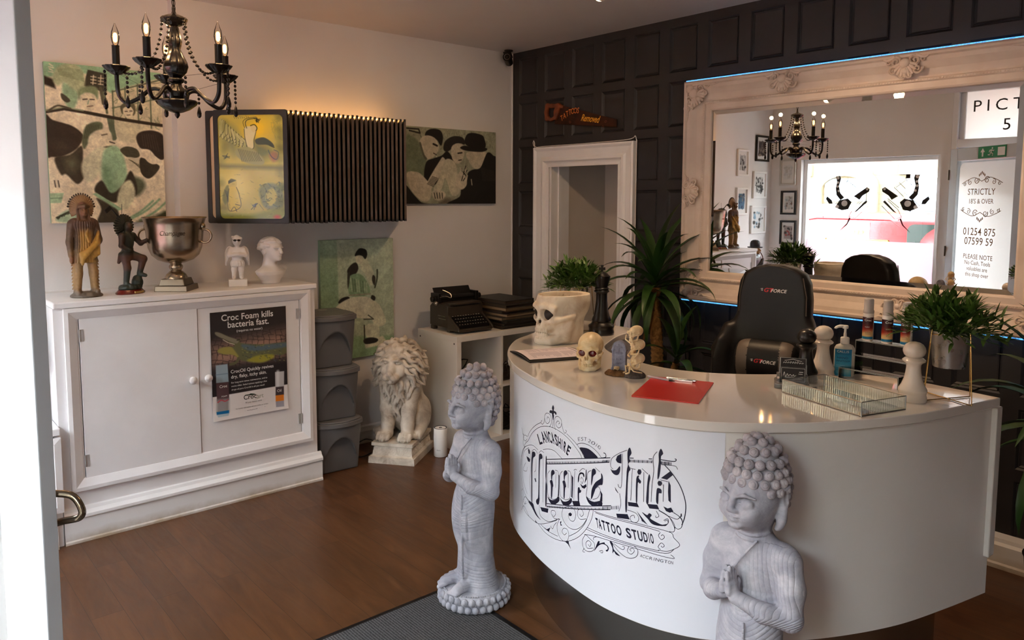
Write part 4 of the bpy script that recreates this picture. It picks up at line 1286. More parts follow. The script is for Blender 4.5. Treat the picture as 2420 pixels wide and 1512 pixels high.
def skull(s, S, o=(0, 0, 0), rot=None, jaw=True, cut=None, teeth=True, face=True):
    """skull of height S resting at o, facing -y"""
    def P(x, y, z):
        v = Vector((x * S, y * S, z * S))
        if rot is not None: v = rot @ v
        return (v.x + o[0], v.y + o[1], v.z + o[2])
    er = rot.to_euler() if rot is not None else None
    def E(c, r, k=0.0, sub=False): s.ell(P(*c), tuple(t * S for t in r), k * S, sub, er)
    def C(pts, rs, k=0.0, sub=False): s.chain([P(*p) for p in pts], [t * S for t in rs] if isinstance(rs, list) else rs * S, k * S, sub)
    E((0, 0.10, 0.645), (0.345, 0.43, 0.345)); E((0, -0.14, 0.60), (0.29, 0.24, 0.28), 0.08); E((0, -0.22, 0.44), (0.27, 0.16, 0.20), 0.08)
    C([(-0.27, -0.26, 0.575), (-0.12, -0.345, 0.592), (0, -0.350, 0.575), (0.12, -0.345, 0.592), (0.27, -0.26, 0.575)], [0.045, 0.055, 0.045, 0.055, 0.045], 0.05)
    E((0, -0.265, 0.27), (0.165, 0.14, 0.13), 0.05)
    for q in (-1, 1):
        E((0.335 * q, -0.10, 0.52), (0.060, 0.15, 0.14), 0.05, True)
        C([(0.15 * q, -0.32, 0.385), (0.25 * q, -0.26, 0.385), (0.325 * q, -0.08, 0.42), (0.325 * q, 0.06, 0.45)], [0.05, 0.055, 0.036, 0.04], 0.03)
        E((0.145 * q, -0.345, 0.480), (0.100, 0.135, 0.093), 0.025, True)
        E((0.028 * q, -0.385, 0.355), (0.030, 0.10, 0.055), 0.010, True)
        if jaw:
            C([(0.03 * q, -0.36, 0.055), (0.17 * q, -0.26, 0.06), (0.245 * q, -0.03, 0.10), (0.275 * q, 0.04, 0.36)], [0.075, 0.065, 0.06, 0.05], 0.03)
    C([(0, -0.365, 0.44), (0, -0.400, 0.395)], [0.035, 0.022], 0.03)
    if jaw:
        E((0, -0.28, 0.10), (0.15, 0.10, 0.09), 0.04)
    if teeth:
        for row, zz in ((0, 0.222), (1, 0.158)):
            for i in range(10):
                a = (i - 4.5) / 4.5 * 1.15
                c = (0.155 * math.sin(a), -0.265 - 0.135 * math.cos(a), zz)
                E(c, (0.0185, 0.022, 0.036), 0.004)
        for i in range(9):
            a = (i - 4) / 4.5 * 1.15
            for z0, z1 in ((0.265, 0.33), (0.115, 0.06)):
                C([(0.163 * math.sin(a), -0.268 - 0.15 * math.cos(a), z0), (0.16 * math.sin(a), -0.262 - 0.13 * math.cos(a), z1)], [0.010, 0.004], 0.012, True)
    return P

# big skull planter
S0 = 0.300
s = Sculpt((-0.14, -0.16, -0.004), (0.14, 0.18, 0.25), 0.0030)
skull(s, S0)
s.column([(0.0, 0, 0.035, 0.078, 0.085), (0.05, 0, 0.025, 0.083, 0.100), (0.12, 0, 0.020, 0.090, 0.106), (0.20, 0, 0.030, 0.099, 0.120), (0.24, 0, 0.03, 0.100, 0.122)], 0.02)
s.column([(-0.01, 0, -0.055, 0.060, 0.06), (0.04, 0, -0.05, 0.060, 0.06)], 0.015)
s.half((0, 0, -1), 0.0)
s.half((0, 0, 1), 0.232)
s.column([(0.06, 0, 0.02, 0.060, 0.075), (0.15, 0, 0.012, 0.080, 0.098), (0.26, 0, 0.006, 0.092, 0.115)], 0.0, True)
R = random.Random(3)
for path in (((0.093, 0.05, 0.235), (0.098, 0.055, 0.20), (0.097, 0.035, 0.17), (0.094, 0.06, 0.15), (0.088, 0.045, 0.12)), ((0.076, 0.02, 0.10), (0.070, 0.03, 0.05), (0.060, 0.035, 0.0))):
    s.chain(path, 0.0012, 0.002, True)
sp = thing('skull_planter', 'large cream open-topped skull planter at the left end of the counter', 'planter', (2.030, -1.470, CT), -0.22)
s.build('body', M_BONE, sp)
for q in (-1, 1):
    mb = MB(); mb.ball((0.0440 * q, -0.076, 0.1445), (0.0350, 0.028, 0.0315), 20, 14)
    eo = mb.build('eye_socket', M_SOCK, sp, 60); eo['label'] = 'dark painted eye socket'
mb = MB()
for q in (-1, 1):
    mb.ball((0.0085 * q, -0.0945, 0.1065), (0.0085, 0.012, 0.0155), 12, 10)
eo = mb.build('nose_cavity', M_SOCK, sp, 60); eo['label'] = 'dark painted nose cavity'

# small skull with red eyes
S1 = 0.148
s = Sculpt((-0.065, -0.075, -0.003), (0.065, 0.09, 0.152), 0.0021)
skull(s, S1); s.ell((0, 0.005, 0.010), (0.042, 0.05, 0.02), 0.01); s.half((0, 0, -1), 0.0)
sk = thing('skull_ornament', 'small glossy skull ornament with dark red eyes on the counter', 'ornament', (2.525, -1.785, CT), 0.52)
s.build('body', M_BONE2, sk)
for q in (-1, 1):
    mb = MB(); mb.ball((0.0212 * q, -0.040, 0.0712), (0.0162, 0.0085, 0.0152), 18, 12)
    e_ = mb.build('eye', M_REDEYE, sk, 60); e_['label'] = 'dark red glossy eye'

# tombstone ornament
M_TOMB = stone_mat('painted_grey_tombstone', rgb(92, 92, 104), rgb(124, 124, 138), rgb(150, 150, 162), 30, 0.3)
M_EARTH = stone_mat('painted_brown_earth', rgb(58, 38, 20), rgb(98, 68, 36), rgb(128, 94, 56), 60, 0.5)
tb_ = thing('tombstone_ornament', 'little grey tombstone ornament with a tiny skull in its brown mound', 'ornament', (2.668, -1.770, CT), 0.42)
s = Sculpt((-0.04, -0.02, 0.0), (0.04, 0.02, 0.14), 0.0016)
def arch_slab(hw, y0, y1, z0, zc):
    def fn(x, y, z):
        d2 = np.where(z > zc, np.sqrt(x * x + ((z - zc) * 0.82) ** 2) - hw, np.abs(x) - hw)
        return np.maximum(np.maximum(d2, z0 - z), np.maximum(y0 - y, y - y1))
    return fn
s.apply(arch_slab(0.028, -0.010, 0.012, 0.006, 0.100), (-0.03, -0.012, 0.0), (0.03, 0.014, 0.14))
s.box((0, 0.001, 0.096), (0.031, 0.012, 0.004), 0.002, 0.003); s.box((0, 0.001, 0.016), (0.031, 0.013, 0.010), 0.003, 0.003)
s.apply(arch_slab(0.020, -0.012, -0.0075, 0.026, 0.098), (-0.022, -0.013, 0.02), (0.022, -0.007, 0.12), 0.001, True)
for a, b_ in (((-0.010, -0.009, 0.108), (0.010, -0.009, 0.108)), ((0, -0.009, 0.118), (0, -0.009, 0.090)), ((-0.012, -0.009, 0.085), (0.012, -0.009, 0.085))):
    s.cap(a, b_, 0.0018, None, 0.001)
s.build('headstone', M_TOMB, tb_)
mb = MB()
add_text(mb, 'R.I.P', 0.0085, lambda x, y: (x, -0.0080, 0.056 + y)); add_text(mb, 'HERE LIES', 0.0045, lambda x, y: (x, -0.0080, 0.042 + y))
mb.build('lettering', mat('dark_engraving', rgb(52, 52, 64), 0.8), tb_)
s = Sculpt((-0.06, -0.065, -0.002), (0.06, 0.035, 0.03), 0.0022)
s.ell((0, -0.012, 0.004), (0.055, 0.040, 0.015)); 
for i in range(26):
    a = R.uniform(0, 2 * PI); r = R.uniform(0.3, 1)
    s.ell((0.048 * r * math.cos(a), -0.012 + 0.034 * r * math.sin(a), 0.008 + 0.008 * (1 - r)), R.uniform(0.005, 0.009), 0.004)
s.half((0, 0, -1), 0)
s.build('mound', M_EARTH, tb_)
s = Sculpt((-0.02, -0.055, 0.005), (0.02, -0.015, 0.035), 0.0010)
skull(s, 0.030, (-0.004, -0.034, 0.0205), Matrix.Rotation(-0.9, 3, 'X'), teeth=False)
so = s.build('skull', M_BONE2, tb_); so['label'] = 'tiny bone coloured skull'

# three skeleton heads stacked
s = Sculpt((-0.045, -0.05, 0.012), (0.045, 0.05, 0.205), 0.0016)
for i, (zz, yy, rz) in enumerate(((0.030, 0.006, 0.15), (0.085, 0.004, -0.1), (0.138, -0.004, 0.1))):
    skull(s, 0.062, (0, yy, zz), Matrix.Rotation(rz, 3, 'Z'), teeth=True)
    for q in (-1, 1):
        if i == 0:     # hands over the mouth
            s.chain([(0.026 * q, 0.012, zz - 0.012), (0.030 * q, -0.024, zz - 0.002), (0.012 * q, -0.030, zz + 0.010)], [0.0032, 0.0028, 0.0026], 0.001)
            tgt = (0.004 * q, -0.030, zz + 0.012)
        elif i == 1:   # hands over the ears
            s.chain([(0.014 * q, -0.02, zz - 0.008), (0.027 * q, -0.020, zz - 0.006), (0.029 * q, -0.004, zz + 0.014)], [0.003, 0.0028, 0.0026], 0.001)
            tgt = (0.025 * q, 0.0, zz + 0.026)
        else:          # hands over the eyes
            s.chain([(0.016 * q, -0.016, zz - 0.010), (0.030 * q, -0.030, zz + 0.004), (0.020 * q, -0.032, zz + 0.022)], [0.003, 0.0028, 0.0026], 0.001)
            tgt = (0.010 * q, -0.030, zz + 0.030)
        for j in range(4):
            a = (tgt[0] + 0.0035 * (j - 1.5) * (1 if i != 1 else 0.2), tgt[1] + (0.0035 * (j - 1.5) if i == 1 else 0), tgt[2])
            s.chain([a, (a[0] - (0.004 * q if i == 0 else 0), a[1], a[2] + 0.011)], [0.0017, 0.0013], 0.0005)
        # seated leg bones of the lowest skeleton
        if i == 0:
            s.chain([(0.016 * q, 0.0, 0.030), (0.018 * q, -0.034, 0.040), (0.012 * q, -0.034, 0.018), (0.010 * q, -0.046, 0.016)], [0.0036, 0.0032, 0.003, 0.0034], 0.001)
tr = thing('skeleton_trio', 'stack of three little skeleton heads covering eyes, ears and mouth, by the tombstone', 'ornament', (2.735, -1.752, CT), -0.40)
s.build('skeletons', M_BONE2, tr)
s = Sculpt((-0.055, -0.06, -0.002), (0.055, 0.045, 0.03), 0.0022)
s.ell((0, -0.005, 0.003), (0.045, 0.044, 0.021))
for i in range(22):
    a = R.uniform(0, 2 * PI); r = R.uniform(0.4, 1)
    s.ell((0.038 * r * math.cos(a), -0.005 + 0.037 * r * math.sin(a), 0.008 + 0.008 * (1 - r)), R.uniform(0.005, 0.008), 0.004)
s.half((0, 0, -1), 0)
s.build('rock', stone_mat('dark_rock_paint', rgb(52, 45, 42), rgb(78, 68, 62), rgb(100, 90, 82), 60, 0.4), tr)

# black folder with a printed sheet
M_BLACKP = mat('black_plastic', rgb(20, 20, 22), 0.35, bump=0.04, bscale=300)
M_PAPER = mat('white_paper', rgb(226, 214, 214), 0.7)
fo_ = thing('folder', 'open black folder holding a printed sheet in front of the skull planter', 'folder', (2.064, -1.812, CT), -0.375)
mb = MB()
N_ = 14
for (z0, th) in ((0.0, 0.004),):
    prof = [(x, 0.0005 + 0.011 * max(0, math.sin(PI * min(1, x / 0.25))) ** 0.8) for x in np.linspace(0, 0.25, N_)]
    vs = []
    for (x, z) in prof:
        for y in (0.0, 0.28): vs += [(x, y, z), (x, y, z + th)]
    fs = []
    for i in range(N_ - 1):
        a, b_ = i * 4, (i + 1) * 4
        fs += [(a, b_, b_ + 2, a + 2), (a + 1, a + 3, b_ + 3, b_ + 1), (a, a + 1, b_ + 1, b_), (a + 2, b_ + 2, b_ + 3, a + 3)]
    fs += [(0, 2, 3, 1), ((N_ - 1) * 4, (N_ - 1) * 4 + 1, (N_ - 1) * 4 + 3, (N_ - 1) * 4 + 2)]
    mb._add(vs, fs)
mb.box(0.0, 0.0, 0.0, 0.25, 0.006, 0.004)
mb.build('cover', M_BLACKP, fo_, 40)
pr = Print(0.205, 0.262, 0.0022, (0.86, 0.81, 0.82))
for i in range(24):
    for (a, b_) in ((0.08, 0.47), (0.53, 0.93)):
        y = 0.12 + 0.033 * i
        if R.random() < 0.15: continue
        pr.line([(a, y), (a + (b_ - a) * R.uniform(0.5, 1), y)], 0.012, (0.55, 0.50, 0.56), op=0.8)
pr.line([(0.2, 0.06), (0.8, 0.06)], 0.022, (0.4, 0.36, 0.42))
pr.build('printed_sheet', attr_mat('printed_paper', rough=0.7), fo_, lambda x, z: (x + 0.022, 0.008 + z, 0.0056 + 0.011 * max(0, math.sin(PI * min(1, (x + 0.022) / 0.25))) ** 0.8))

# red clipboard with a pen under its clip
M_RED = mat('red_plastic_board', rgb(186, 30, 26), 0.28, c2=rgb(196, 40, 34), nscale=3)
M_CHROME = mat('chrome', rgb(210, 208, 206), 0.12, 1.0)
rcb = thing('clipboard', 'red clipboard with a chrome clip lying near the counter edge', 'clipboard', (2.958, -1.805, CT), 0.44)
mb = MB(); mb.prism(rrect(-0.115, -0.165, 0.115, 0.155, 0.006, 3), 0.0005, 0.0045, 'z'); mb.build('board', M_RED, rcb, 40)
mb = MB(); mb.box(-0.055, 0.120, 0.0045, 0.055, 0.150, 0.0075); mb.cyl((-0.055, 0.122, 0.0095), (0.055, 0.122, 0.0095), 0.0055, 12); mb.box(-0.045, 0.112, 0.0045, 0.045, 0.122, 0.012)
mb.build('clip', M_CHROME, rcb, 40, bevel=0.0012)
pn = thing('pen', 'clear ballpoint pen lying across the red clipboard beside its clip', 'pen', (2.845, -1.735, CT + 0.0045), 0.10)
mb = MB(); mb.cyl((-0.060, 0, 0.0042), (0.035, 0, 0.0042), 0.0042, 10); mb.build('barrel', mat('clear_plastic', rgb(235, 225, 225), 0.1, trans=0.7), pn, 40)
mb = MB(); mb.cyl((0.035, 0, 0.0042), (0.058, 0, 0.0042), 0.0042, 10, 0.0015); mb.build('tip', M_BLACKP, pn, 40)

# chess pieces
PAWN = [(0.046, 0), (0.047, 0.012), (0.044, 0.022), (0.0445, 0.030), (0.047, 0.036), (0.046, 0.042), (0.037, 0.058), (0.030, 0.078), (0.0255, 0.100), (0.0235, 0.118), (0.024, 0.128),
        (0.0275, 0.134), (0.037, 0.140), (0.038, 0.145), (0.030, 0.152), (0.022, 0.1545), (0.0265, 0.157), (0.033, 0.164), (0.0365, 0.174), (0.037, 0.181), (0.0345, 0.191), (0.028, 0.200), (0.018, 0.2065), (0.006, 0.2095), (0, 0.210)]
M_IVORY = mat('gloss_ivory_ceramic', rgb(226, 214, 200), 0.22, c2=rgb(216, 202, 186), nscale=10, coat=0.2)
M_EBONY = mat('black_ceramic', rgb(24, 22, 22), 0.30, coat=0.1)
def pawn(label, loc, k, m):
    t = thing('chess_pawn', label, 'chess piece', loc, 0.0, 'oversized chess pieces')
    cut = 16
    mb = MB(); mb.lathe([(r * k, z * k) for r, z in PAWN[:cut]], 48, cap=True); mb.build('body', m, t, 60)
    mb = MB(); mb.lathe([(r * k, z * k) for r, z in PAWN[cut - 1:]], 48, cap=False); mb.build('head', m, t, 60)
pawn('black chess pawn standing behind the business card holder', (3.196, -1.318, CT), 0.945, M_EBONY)
pawn('ivory chess pawn behind the black pawn, beside the sanitiser bottle', (3.205, -1.205, CT), 0.955, M_IVORY)
pawn('ivory chess pawn at the right, standing between the glass tray and the plant', (3.572, -1.300, CT), 0.965, M_IVORY)
kg = thing('chess_king', 'tall black chess king with a cross on top, on the far left of the counter', 'chess piece', (2.015, -1.155, CT), 0.8, 'oversized chess pieces')
KING = [(0.064, 0), (0.066, 0.012), (0.062, 0.024), (0.063, 0.034), (0.066, 0.040), (0.064, 0.048), (0.050, 0.058), (0.046, 0.066), (0.050, 0.072), (0.040, 0.096), (0.033, 0.130), (0.0285, 0.170), (0.0275, 0.205),
        (0.030, 0.212), (0.038, 0.216), (0.0385, 0.221), (0.033, 0.226), (0.036, 0.231), (0.035, 0.236), (0.029, 0.240), (0.033, 0.258), (0.041, 0.286), (0.0425, 0.296), (0.036, 0.300), (0.030, 0.306), (0.016, 0.316), (0.009, 0.319), (0, 0.320)]
mb = MB(); mb.lathe(KING[:20], 48); mb.build('body', M_EBONY, kg, 60)
mb = MB(); mb.lathe(KING[19:], 48, cap=False); mb.build('crown', M_EBONY, kg, 60)
mb = MB(); mb.prism([(-0.006, 0.316), (0.006, 0.316), (0.0045, 0.328), (0.016, 0.325), (0.016, 0.341), (0.0045, 0.338), (0.008, 0.352), (-0.008, 0.352), (-0.0045, 0.338), (-0.016, 0.341), (-0.016, 0.325), (-0.0045, 0.328)], -0.006, 0.006, 'y')
mb.build('cross', M_EBONY, kg, bevel=0.002)

# clear acrylic
M_ACR, _nt, _b = new_mat('clear_acrylic')
_nt.nodes.remove(_b)
_t = N(_nt, 'ShaderNodeBsdfTransparent'); _t.inputs['Color'].default_value = (0.93, 0.95, 0.95, 1)
_g = N(_nt, 'ShaderNodeBsdfGlossy'); _g.inputs['Roughness'].default_value = 0.04
_f = N(_nt, 'ShaderNodeFresnel'); _f.inputs['IOR'].default_value = 1.6
_x = N(_nt, 'ShaderNodeMixShader')
_a = N(_nt, 'ShaderNodeMath', operation='ADD'); _a.inputs[1].default_value = 0.05
_nt.links.new(_f.outputs[0], _a.inputs[0]); _nt.links.new(_a.outputs[0], _x.inputs[0])
_nt.links.new(_t.outputs[0], _x.inputs[1]); _nt.links.new(_g.outputs[0], _x.inputs[2]); _nt.links.new(_x.outputs[0], _nt.nodes['Material Output'].inputs['Surface'])
M_ACRE = mat('acrylic_edge', rgb(214, 220, 218), 0.15, trans=0.35, spec=0.6)
M_CARD = mat('black_card', rgb(34, 28, 27), 0.5)
M_WHITEINK = mat('white_ink', rgb(225, 222, 218), 0.5)

ch = thing('card_holder', 'clear acrylic holder with black business cards on the counter', 'card holder', (3.205, -1.435, CT), 0.52)
mb = MB()
mb.prism(rrect(-0.060, -0.055, 0.060, 0.045, 0.012, 4), 0.0, 0.020, 'z'); mb.prism(rrect(-0.053, -0.035, 0.056, 0.045, 0.010, 4), 0.020, 0.042, 'z')
mb.build('stepped_base', mat('clear_acrylic_block', rgb(240, 242, 242), 0.05, trans=0.85, ior=1.49), ch, 40, bevel=0.002)
def card_stack(y, z, k, nm):
    Mx = Matrix.Translation((0.004, y, z)) @ Matrix.Rotation(-0.42, 4, 'X')
    c = bpy.data.objects
    mb = MB(); mb.M = Mx; mb.box(-0.043, 0, 0, 0.043, 0.010, 0.054)
    o = mb.build('business_cards', M_CARD, ch)
    mb = MB(); mb.M = Mx
    ln_ = MB(); ln_.M = Mx
    for q in (-1, 1):
        mb.box(0.046 * q - 0.001, -0.004, -0.004, 0.046 * q + 0.001, 0.014, 0.030)
    mb.box(-0.046, -0.004, -0.004, 0.046, -0.002, 0.018); mb.box(-0.046, 0.012, -0.004, 0.046, 0.014, 0.058)
    mb.build('card_pocket', M_ACRE if k else M_ACR, ch)
    F = lambda x, y2: (x, -0.0006, y2)
    if k == 0:
        pts = [(-0.034, 0.022), (-0.030, 0.036), (-0.026, 0.018), (-0.020, 0.030), (-0.016, 0.022), (-0.010, 0.028), (-0.004, 0.022), (0.001, 0.028), (0.004, 0.022), (0.010, 0.026)]
        ln_.tube([F(p.x, p.y) for p in catmull([(a, b_, 0) for a, b_ in pts], 5)], 0.0009, 5)
        ln_.tube([F(-0.028, 0.016), F(0.004, 0.018)], 0.0013, 5)
        for i, (a, zz) in enumerate(((0.020, 0.038), (0.018, 0.031), (0.020, 0.019), (0.016, 0.013))):
            ln_.tube([F(a, zz), F(a + 0.014, zz)], 0.0011, 5)
        for a, b_ in (((-0.040, 0.003), (0.040, 0.003)), ((-0.040, 0.051), (0.040, 0.051)), ((-0.040, 0.003), (-0.040, 0.051)), ((0.040, 0.003), (0.040, 0.051))):
            ln_.tube([F(*a), F(*b_)], 0.0005, 4)
    else:
        for i in range(9):
            a = -0.034 + 0.008 * i
            ln_.tube([F(a, 0.034), F(a + 0.002, 0.034 + R.uniform(0.004, 0.012)), F(a + 0.006, 0.036)], 0.0010, 5)
        ln_.tube([F(-0.03, 0.044), F(0.0, 0.050), F(0.03, 0.043)], 0.0008, 5)
    ln_.build('lettering', M_WHITEINK, o)
card_stack(-0.038, 0.024, 0, 'front'); card_stack(0.004, 0.050, 1, 'rear')

# hand sanitiser with a pump
M_MILK = mat('milky_plastic', rgb(228, 226, 220), 0.3, trans=0.25, spec=0.4)
M_PUMP = mat('white_plastic', rgb(236, 232, 228), 0.3)
sn = thing('sanitiser_bottle', 'clear hand sanitiser bottle with white pump and blue label', 'bottle', (3.252, -1.128, CT), 0.55)
mb = MB()
mb.lathe([(0.034, 0.0), (0.037, 0.004), (0.0375, 0.10), (0.036, 0.112), (0.030, 0.122), (0.016, 0.128), (0.0145, 0.130)], 40, sx=1.0, sy=0.62)
mb.build('body', M_MILK, sn, 50)
mb = MB(); mb.lathe([(0.0145, 0.128), (0.0165, 0.130), (0.0165, 0.150), (0.014, 0.153), (0.006, 0.154), (0.0055, 0.170), (0.0045, 0.171), (0.0045, 0.186), (0.010, 0.187), (0.0115, 0.194), (0.010, 0.199), (0, 0.200)], 24, (0, 0, 0))
mb.tube(catmull([(0, 0, 0.194), (-0.020, -0.004, 0.196), (-0.034, -0.006, 0.190), (-0.037, -0.007, 0.186)], 4), [0.006] * 5 + [0.0055] * 4 + [0.0045] * 4, 8)
mb.build('pump', M_PUMP, sn, 50)
pr = Print(0.058, 0.105, 0.0012, (0.10, 0.50, 0.68))
pr.poly([(0, 0), (1, 0), (1, 0.2), (0, 0.2)], (0.06, 0.44, 0.62)); pr.ell(0.5, 0.60, 0.62, 0.26, (0.30, 0.66, 0.80), soft=0.25, op=0.7); pr.ell(0.78, 0.80, 0.3, 0.16, (0.72, 0.86, 0.86), soft=0.2, op=0.7)
for y in (0.60, 0.65, 0.82, 0.87): pr.line([(0.15, y), (0.6, y)], 0.02, (0.85, 0.93, 0.95), op=0.7)
LB = lambda x, z: (0.0382 * math.sin((x - 0.036) / 0.030 * 0.95), -0.62 * 0.0385 * math.cos((x - 0.036) / 0.030 * 0.95), 0.004 + z)
lb_ = pr.build('label', attr_mat('blue_label', rough=0.35), sn, LB); lb_['label'] = 'blue printed label'
mb = MB()
LT = lambda cx, cz: (lambda x, y: (lambda q: (q[0] * 1.01, q[1] * 1.02, q[2]))(LB(cx + x, cz + y)))
add_text(mb, 'CALLIS', 0.009, LT(0.029, 0.092)); mb.build('brand_lettering', M_WHITEINK, sn)
mb = MB(); add_text(mb, 'HAND', 0.0085, LT(0.029, 0.068)); add_text(mb, 'SANITISER', 0.0075, LT(0.029, 0.056))
mb.build('name_lettering', mat('navy_ink', rgb(18, 40, 84), 0.5), sn)

# acrylic riser with three foam bottles
ri = thing('acrylic_riser', 'clear stepped acrylic display stand behind the glass tray', 'display stand', (3.375, -1.105, CT), -0.05)
for nm, y, z0, z1 in (('front', -0.085, 0.0, 0.045), ('middle', -0.025, 0.0, 0.090), ('top', 0.035, 0.0, 0.138)):
    mb = MB(); th = 0.0028; hw = 0.112
    mb.box(-hw, y, z1 - th, hw, y + 0.060, z1); mb.box(-hw, y, z0, -hw + th, y + 0.060, z1 - th); mb.box(hw - th, y, z0, hw, y + 0.060, z1 - th)
    o = mb.build('step', M_ACR, ri)
    mb = MB()
    for a, b_ in (((-hw, y, z1), (hw, y, z1)), ((-hw, y, 0.0), (-hw, y, z1)), ((hw, y, 0.0), (hw, y, z1)), ((-hw, y, z1 - 0.003), (hw, y, z1 - 0.003))):
        mb.cyl(a, b_, 0.0009, 5)
    mb.build('polished_edge', M_ACRE, o)
for x in (-0.075, -0.005): mb = MB(); mb.box(x, 0.0335, 0.1385, x + 0.018, 0.0425, 0.1395); mb.build('price_tag', M_PAPER, ri)

def foam_label():
    pr = Print(0.122, 0.088, 0.0010, (0.22, 0.06, 0.08))
    pr.blend(np.clip((pr.V - 0.25) / 0.35, 0, 1), (0.62, 0.16, 0.10))
    pr.blend(np.clip((pr.V - 0.50 + 0.30 * (pr.U - 0.5)) / 0.18, 0, 1), (0.86, 0.72, 0.50))
    for i in range(16): pr.line([(i / 16, 0.42 + 0.2 * ((i * 7) % 5) / 5), (i / 16 + 0.12, 0.66)], 0.008, (0.72, 0.22, 0.12), op=0.5)
    pr.poly([(0, 0.86), (1, 0.86), (1, 0.97), (0, 0.97)], (0.06, 0.46, 0.66))
    pr.poly([(0, 0.97), (1, 0.97), (1, 1), (0, 1)], (0.92, 0.9, 0.88))
    for q in (0.78, 0.12):
        for y in (0.36, 0.41): pr.line([(q - 0.08, y), (q + 0.06, y)], 0.008, (0.75, 0.70, 0.74), op=0.7)
    for y in (0.68, 0.74): pr.line([(0.42, y), (0.58, y)], 0.010, (0.45, 0.34, 0.24), op=0.8)
    pr.poly([(0.66, 0), (0.86, 0), (0.86, 0.97), (0.66, 0.97)], (0.90, 0.88, 0.86))
    for y in np.linspace(0.62, 0.86, 7): pr.line([(0.71, y), (0.75, y)], 0.006, (0.3, 0.3, 0.3))
    return pr
M_FOAMW = mat('white_bottle_plastic', rgb(228, 222, 216), 0.3)
M_CAP = mat('clear_grey_cap', rgb(206, 200, 196), 0.12, trans=0.35)
M_FLAB = attr_mat('foam_label_print', rough=0.35)
_fl = foam_label()
def foam_bottle(label, loc, rz, first=[None]):
    if first[0] is None:
        t = thing('foam_bottle', label, 'bottle', loc, rz, 'tattoo foam bottles on the riser')
        mb = MB(); mb.lathe([(0.018, 0), (0.0195, 0.002), (0.0195, 0.100), (0.019, 0.106), (0.0165, 0.110), (0.0165, 0.116)], 32); mb.build('body', M_FOAMW, t, 50)
        mb = MB(); mb.lathe([(0.0195, 0.107), (0.0195, 0.117), (0.0175, 0.119), (0.0175, 0.158), (0.0155, 0.1625), (0.010, 0.1645), (0, 0.165)], 32); mb.build('cap', M_CAP, t, 50)
        an = lambda x: (x / 0.122 - 0.5) * 2 * PI
        lo = _fl.build('label', M_FLAB, t, lambda x, z: (0.0199 * math.sin(an(x)), -0.0199 * math.cos(an(x)), 0.004 + z)); lo['label'] = 'dark red and sand printed label'
        mb = MB()
        W = lambda cx, cz: (lambda x, y: (0.0203 * math.sin((cx + x) / 0.0199), -0.0203 * math.cos((cx + x) / 0.0199), cz + y))
        add_text(mb, 'Croc', 0.0085, W(-0.002, 0.077), xs=1.05, bold=0.02); add_text(mb, 'FOAM', 0.0045, W(-0.004, 0.052))
        mb.poly([W(0, 0.088)(x, y) for x, y in ((-0.012, 0.0), (-0.004, 0.003), (0.004, 0.0032), (0.012, -0.001), (0.004, 0.0015), (-0.004, 0.001))])
        mb.build('lettering', M_WHITEINK, t)
        first[0] = t
    else:
        t = copy_tree(first[0]); t.location = loc; t.rotation_euler = (0, 0, rz); t['label'] = label
    return t
foam_bottle('foam bottle on the riser, leftmost of the three', (3.300, -1.042, CT + 0.138), 0.45)
foam_bottle('foam bottle on the riser, in the middle of the three', (3.374, -1.045, CT + 0.138), 0.75)
foam_bottle('foam bottle on the riser, rightmost of the three, its label turned away', (3.446, -1.050, CT + 0.138), 0.05)

# ribbed glass tray
M_RIB, _nt, _b = new_mat('ribbed_glass')
_nt.nodes.remove(_b)
_t = N(_nt, 'ShaderNodeBsdfTransparent'); _t.inputs['Color'].default_value = (0.90, 0.94, 0.92, 1)
_g = N(_nt, 'ShaderNodeBsdfGlossy'); _g.inputs['Roughness'].default_value = 0.06
_x = N(_nt, 'ShaderNodeMixShader'); _x.inputs[0].default_value = 0.30
_nt.links.new(_t.outputs[0], _x.inputs[1]); _nt.links.new(_g.outputs[0], _x.inputs[2]); _nt.links.new(_x.outputs[0], _nt.nodes['Material Output'].inputs['Surface'])
M_MIRR = mat('mirror_glass', (0.82, 0.82, 0.81, 1), 0.0, 1.0)
M_SILV = mat('dull_silver_edge', rgb(150, 150, 150), 0.3, 1.0)
ty = thing('glass_tray', 'ribbed glass tray with silver edges, empty, on the counter', 'tray', (3.418, -1.492, CT), -0.285)
a, b_, hh = 0.168, 0.100, 0.046
mb = MB(); mb.box(-a, -b_, 0.001, a, b_, 0.004); mb.build('mirror_base', mat('tray_mirror_base', rgb(170, 166, 160), 0.08, 1.0), ty)
for (p0, p1) in (((-a, -b_), (a, -b_)), ((a, -b_), (a, b_)), ((a, b_), (-a, b_)), ((-a, b_), (-a, -b_))):
    L = math.hypot(p1[0] - p0[0], p1[1] - p0[1]); n = int(L / 0.0095) * 6
    dx, dy = (p1[0] - p0[0]) / L, (p1[1] - p0[1]) / L
    mb = MB()
    vs = []; fs = []
    for i in range(n + 1):
        t = L * i / n; w = 0.0016 * math.cos(2 * PI * t / 0.0095)
        x, y = p0[0] + dx * t + dy * w, p0[1] + dy * t - dx * w
        vs += [(x, y, 0.003), (x, y, hh)]
    fs = [(2 * i, 2 * i + 2, 2 * i + 3, 2 * i + 1) for i in range(n)]
    mb._add(vs, fs)
    mb.build('ribbed_side', M_RIB, ty, 180)
mb = MB()
for z in (0.002, hh):
    mb.tube([(-a, -b_, z), (a, -b_, z), (a, b_, z), (-a, b_, z)], 0.0020, 6, closed=True)
for sx in (-1, 1):
    for sy in (-1, 1): mb.cyl((a * sx, b_ * sy, 0), (a * sx, b_ * sy, hh), 0.0020, 6)
mb.build('metal_edge', M_SILV, ty)

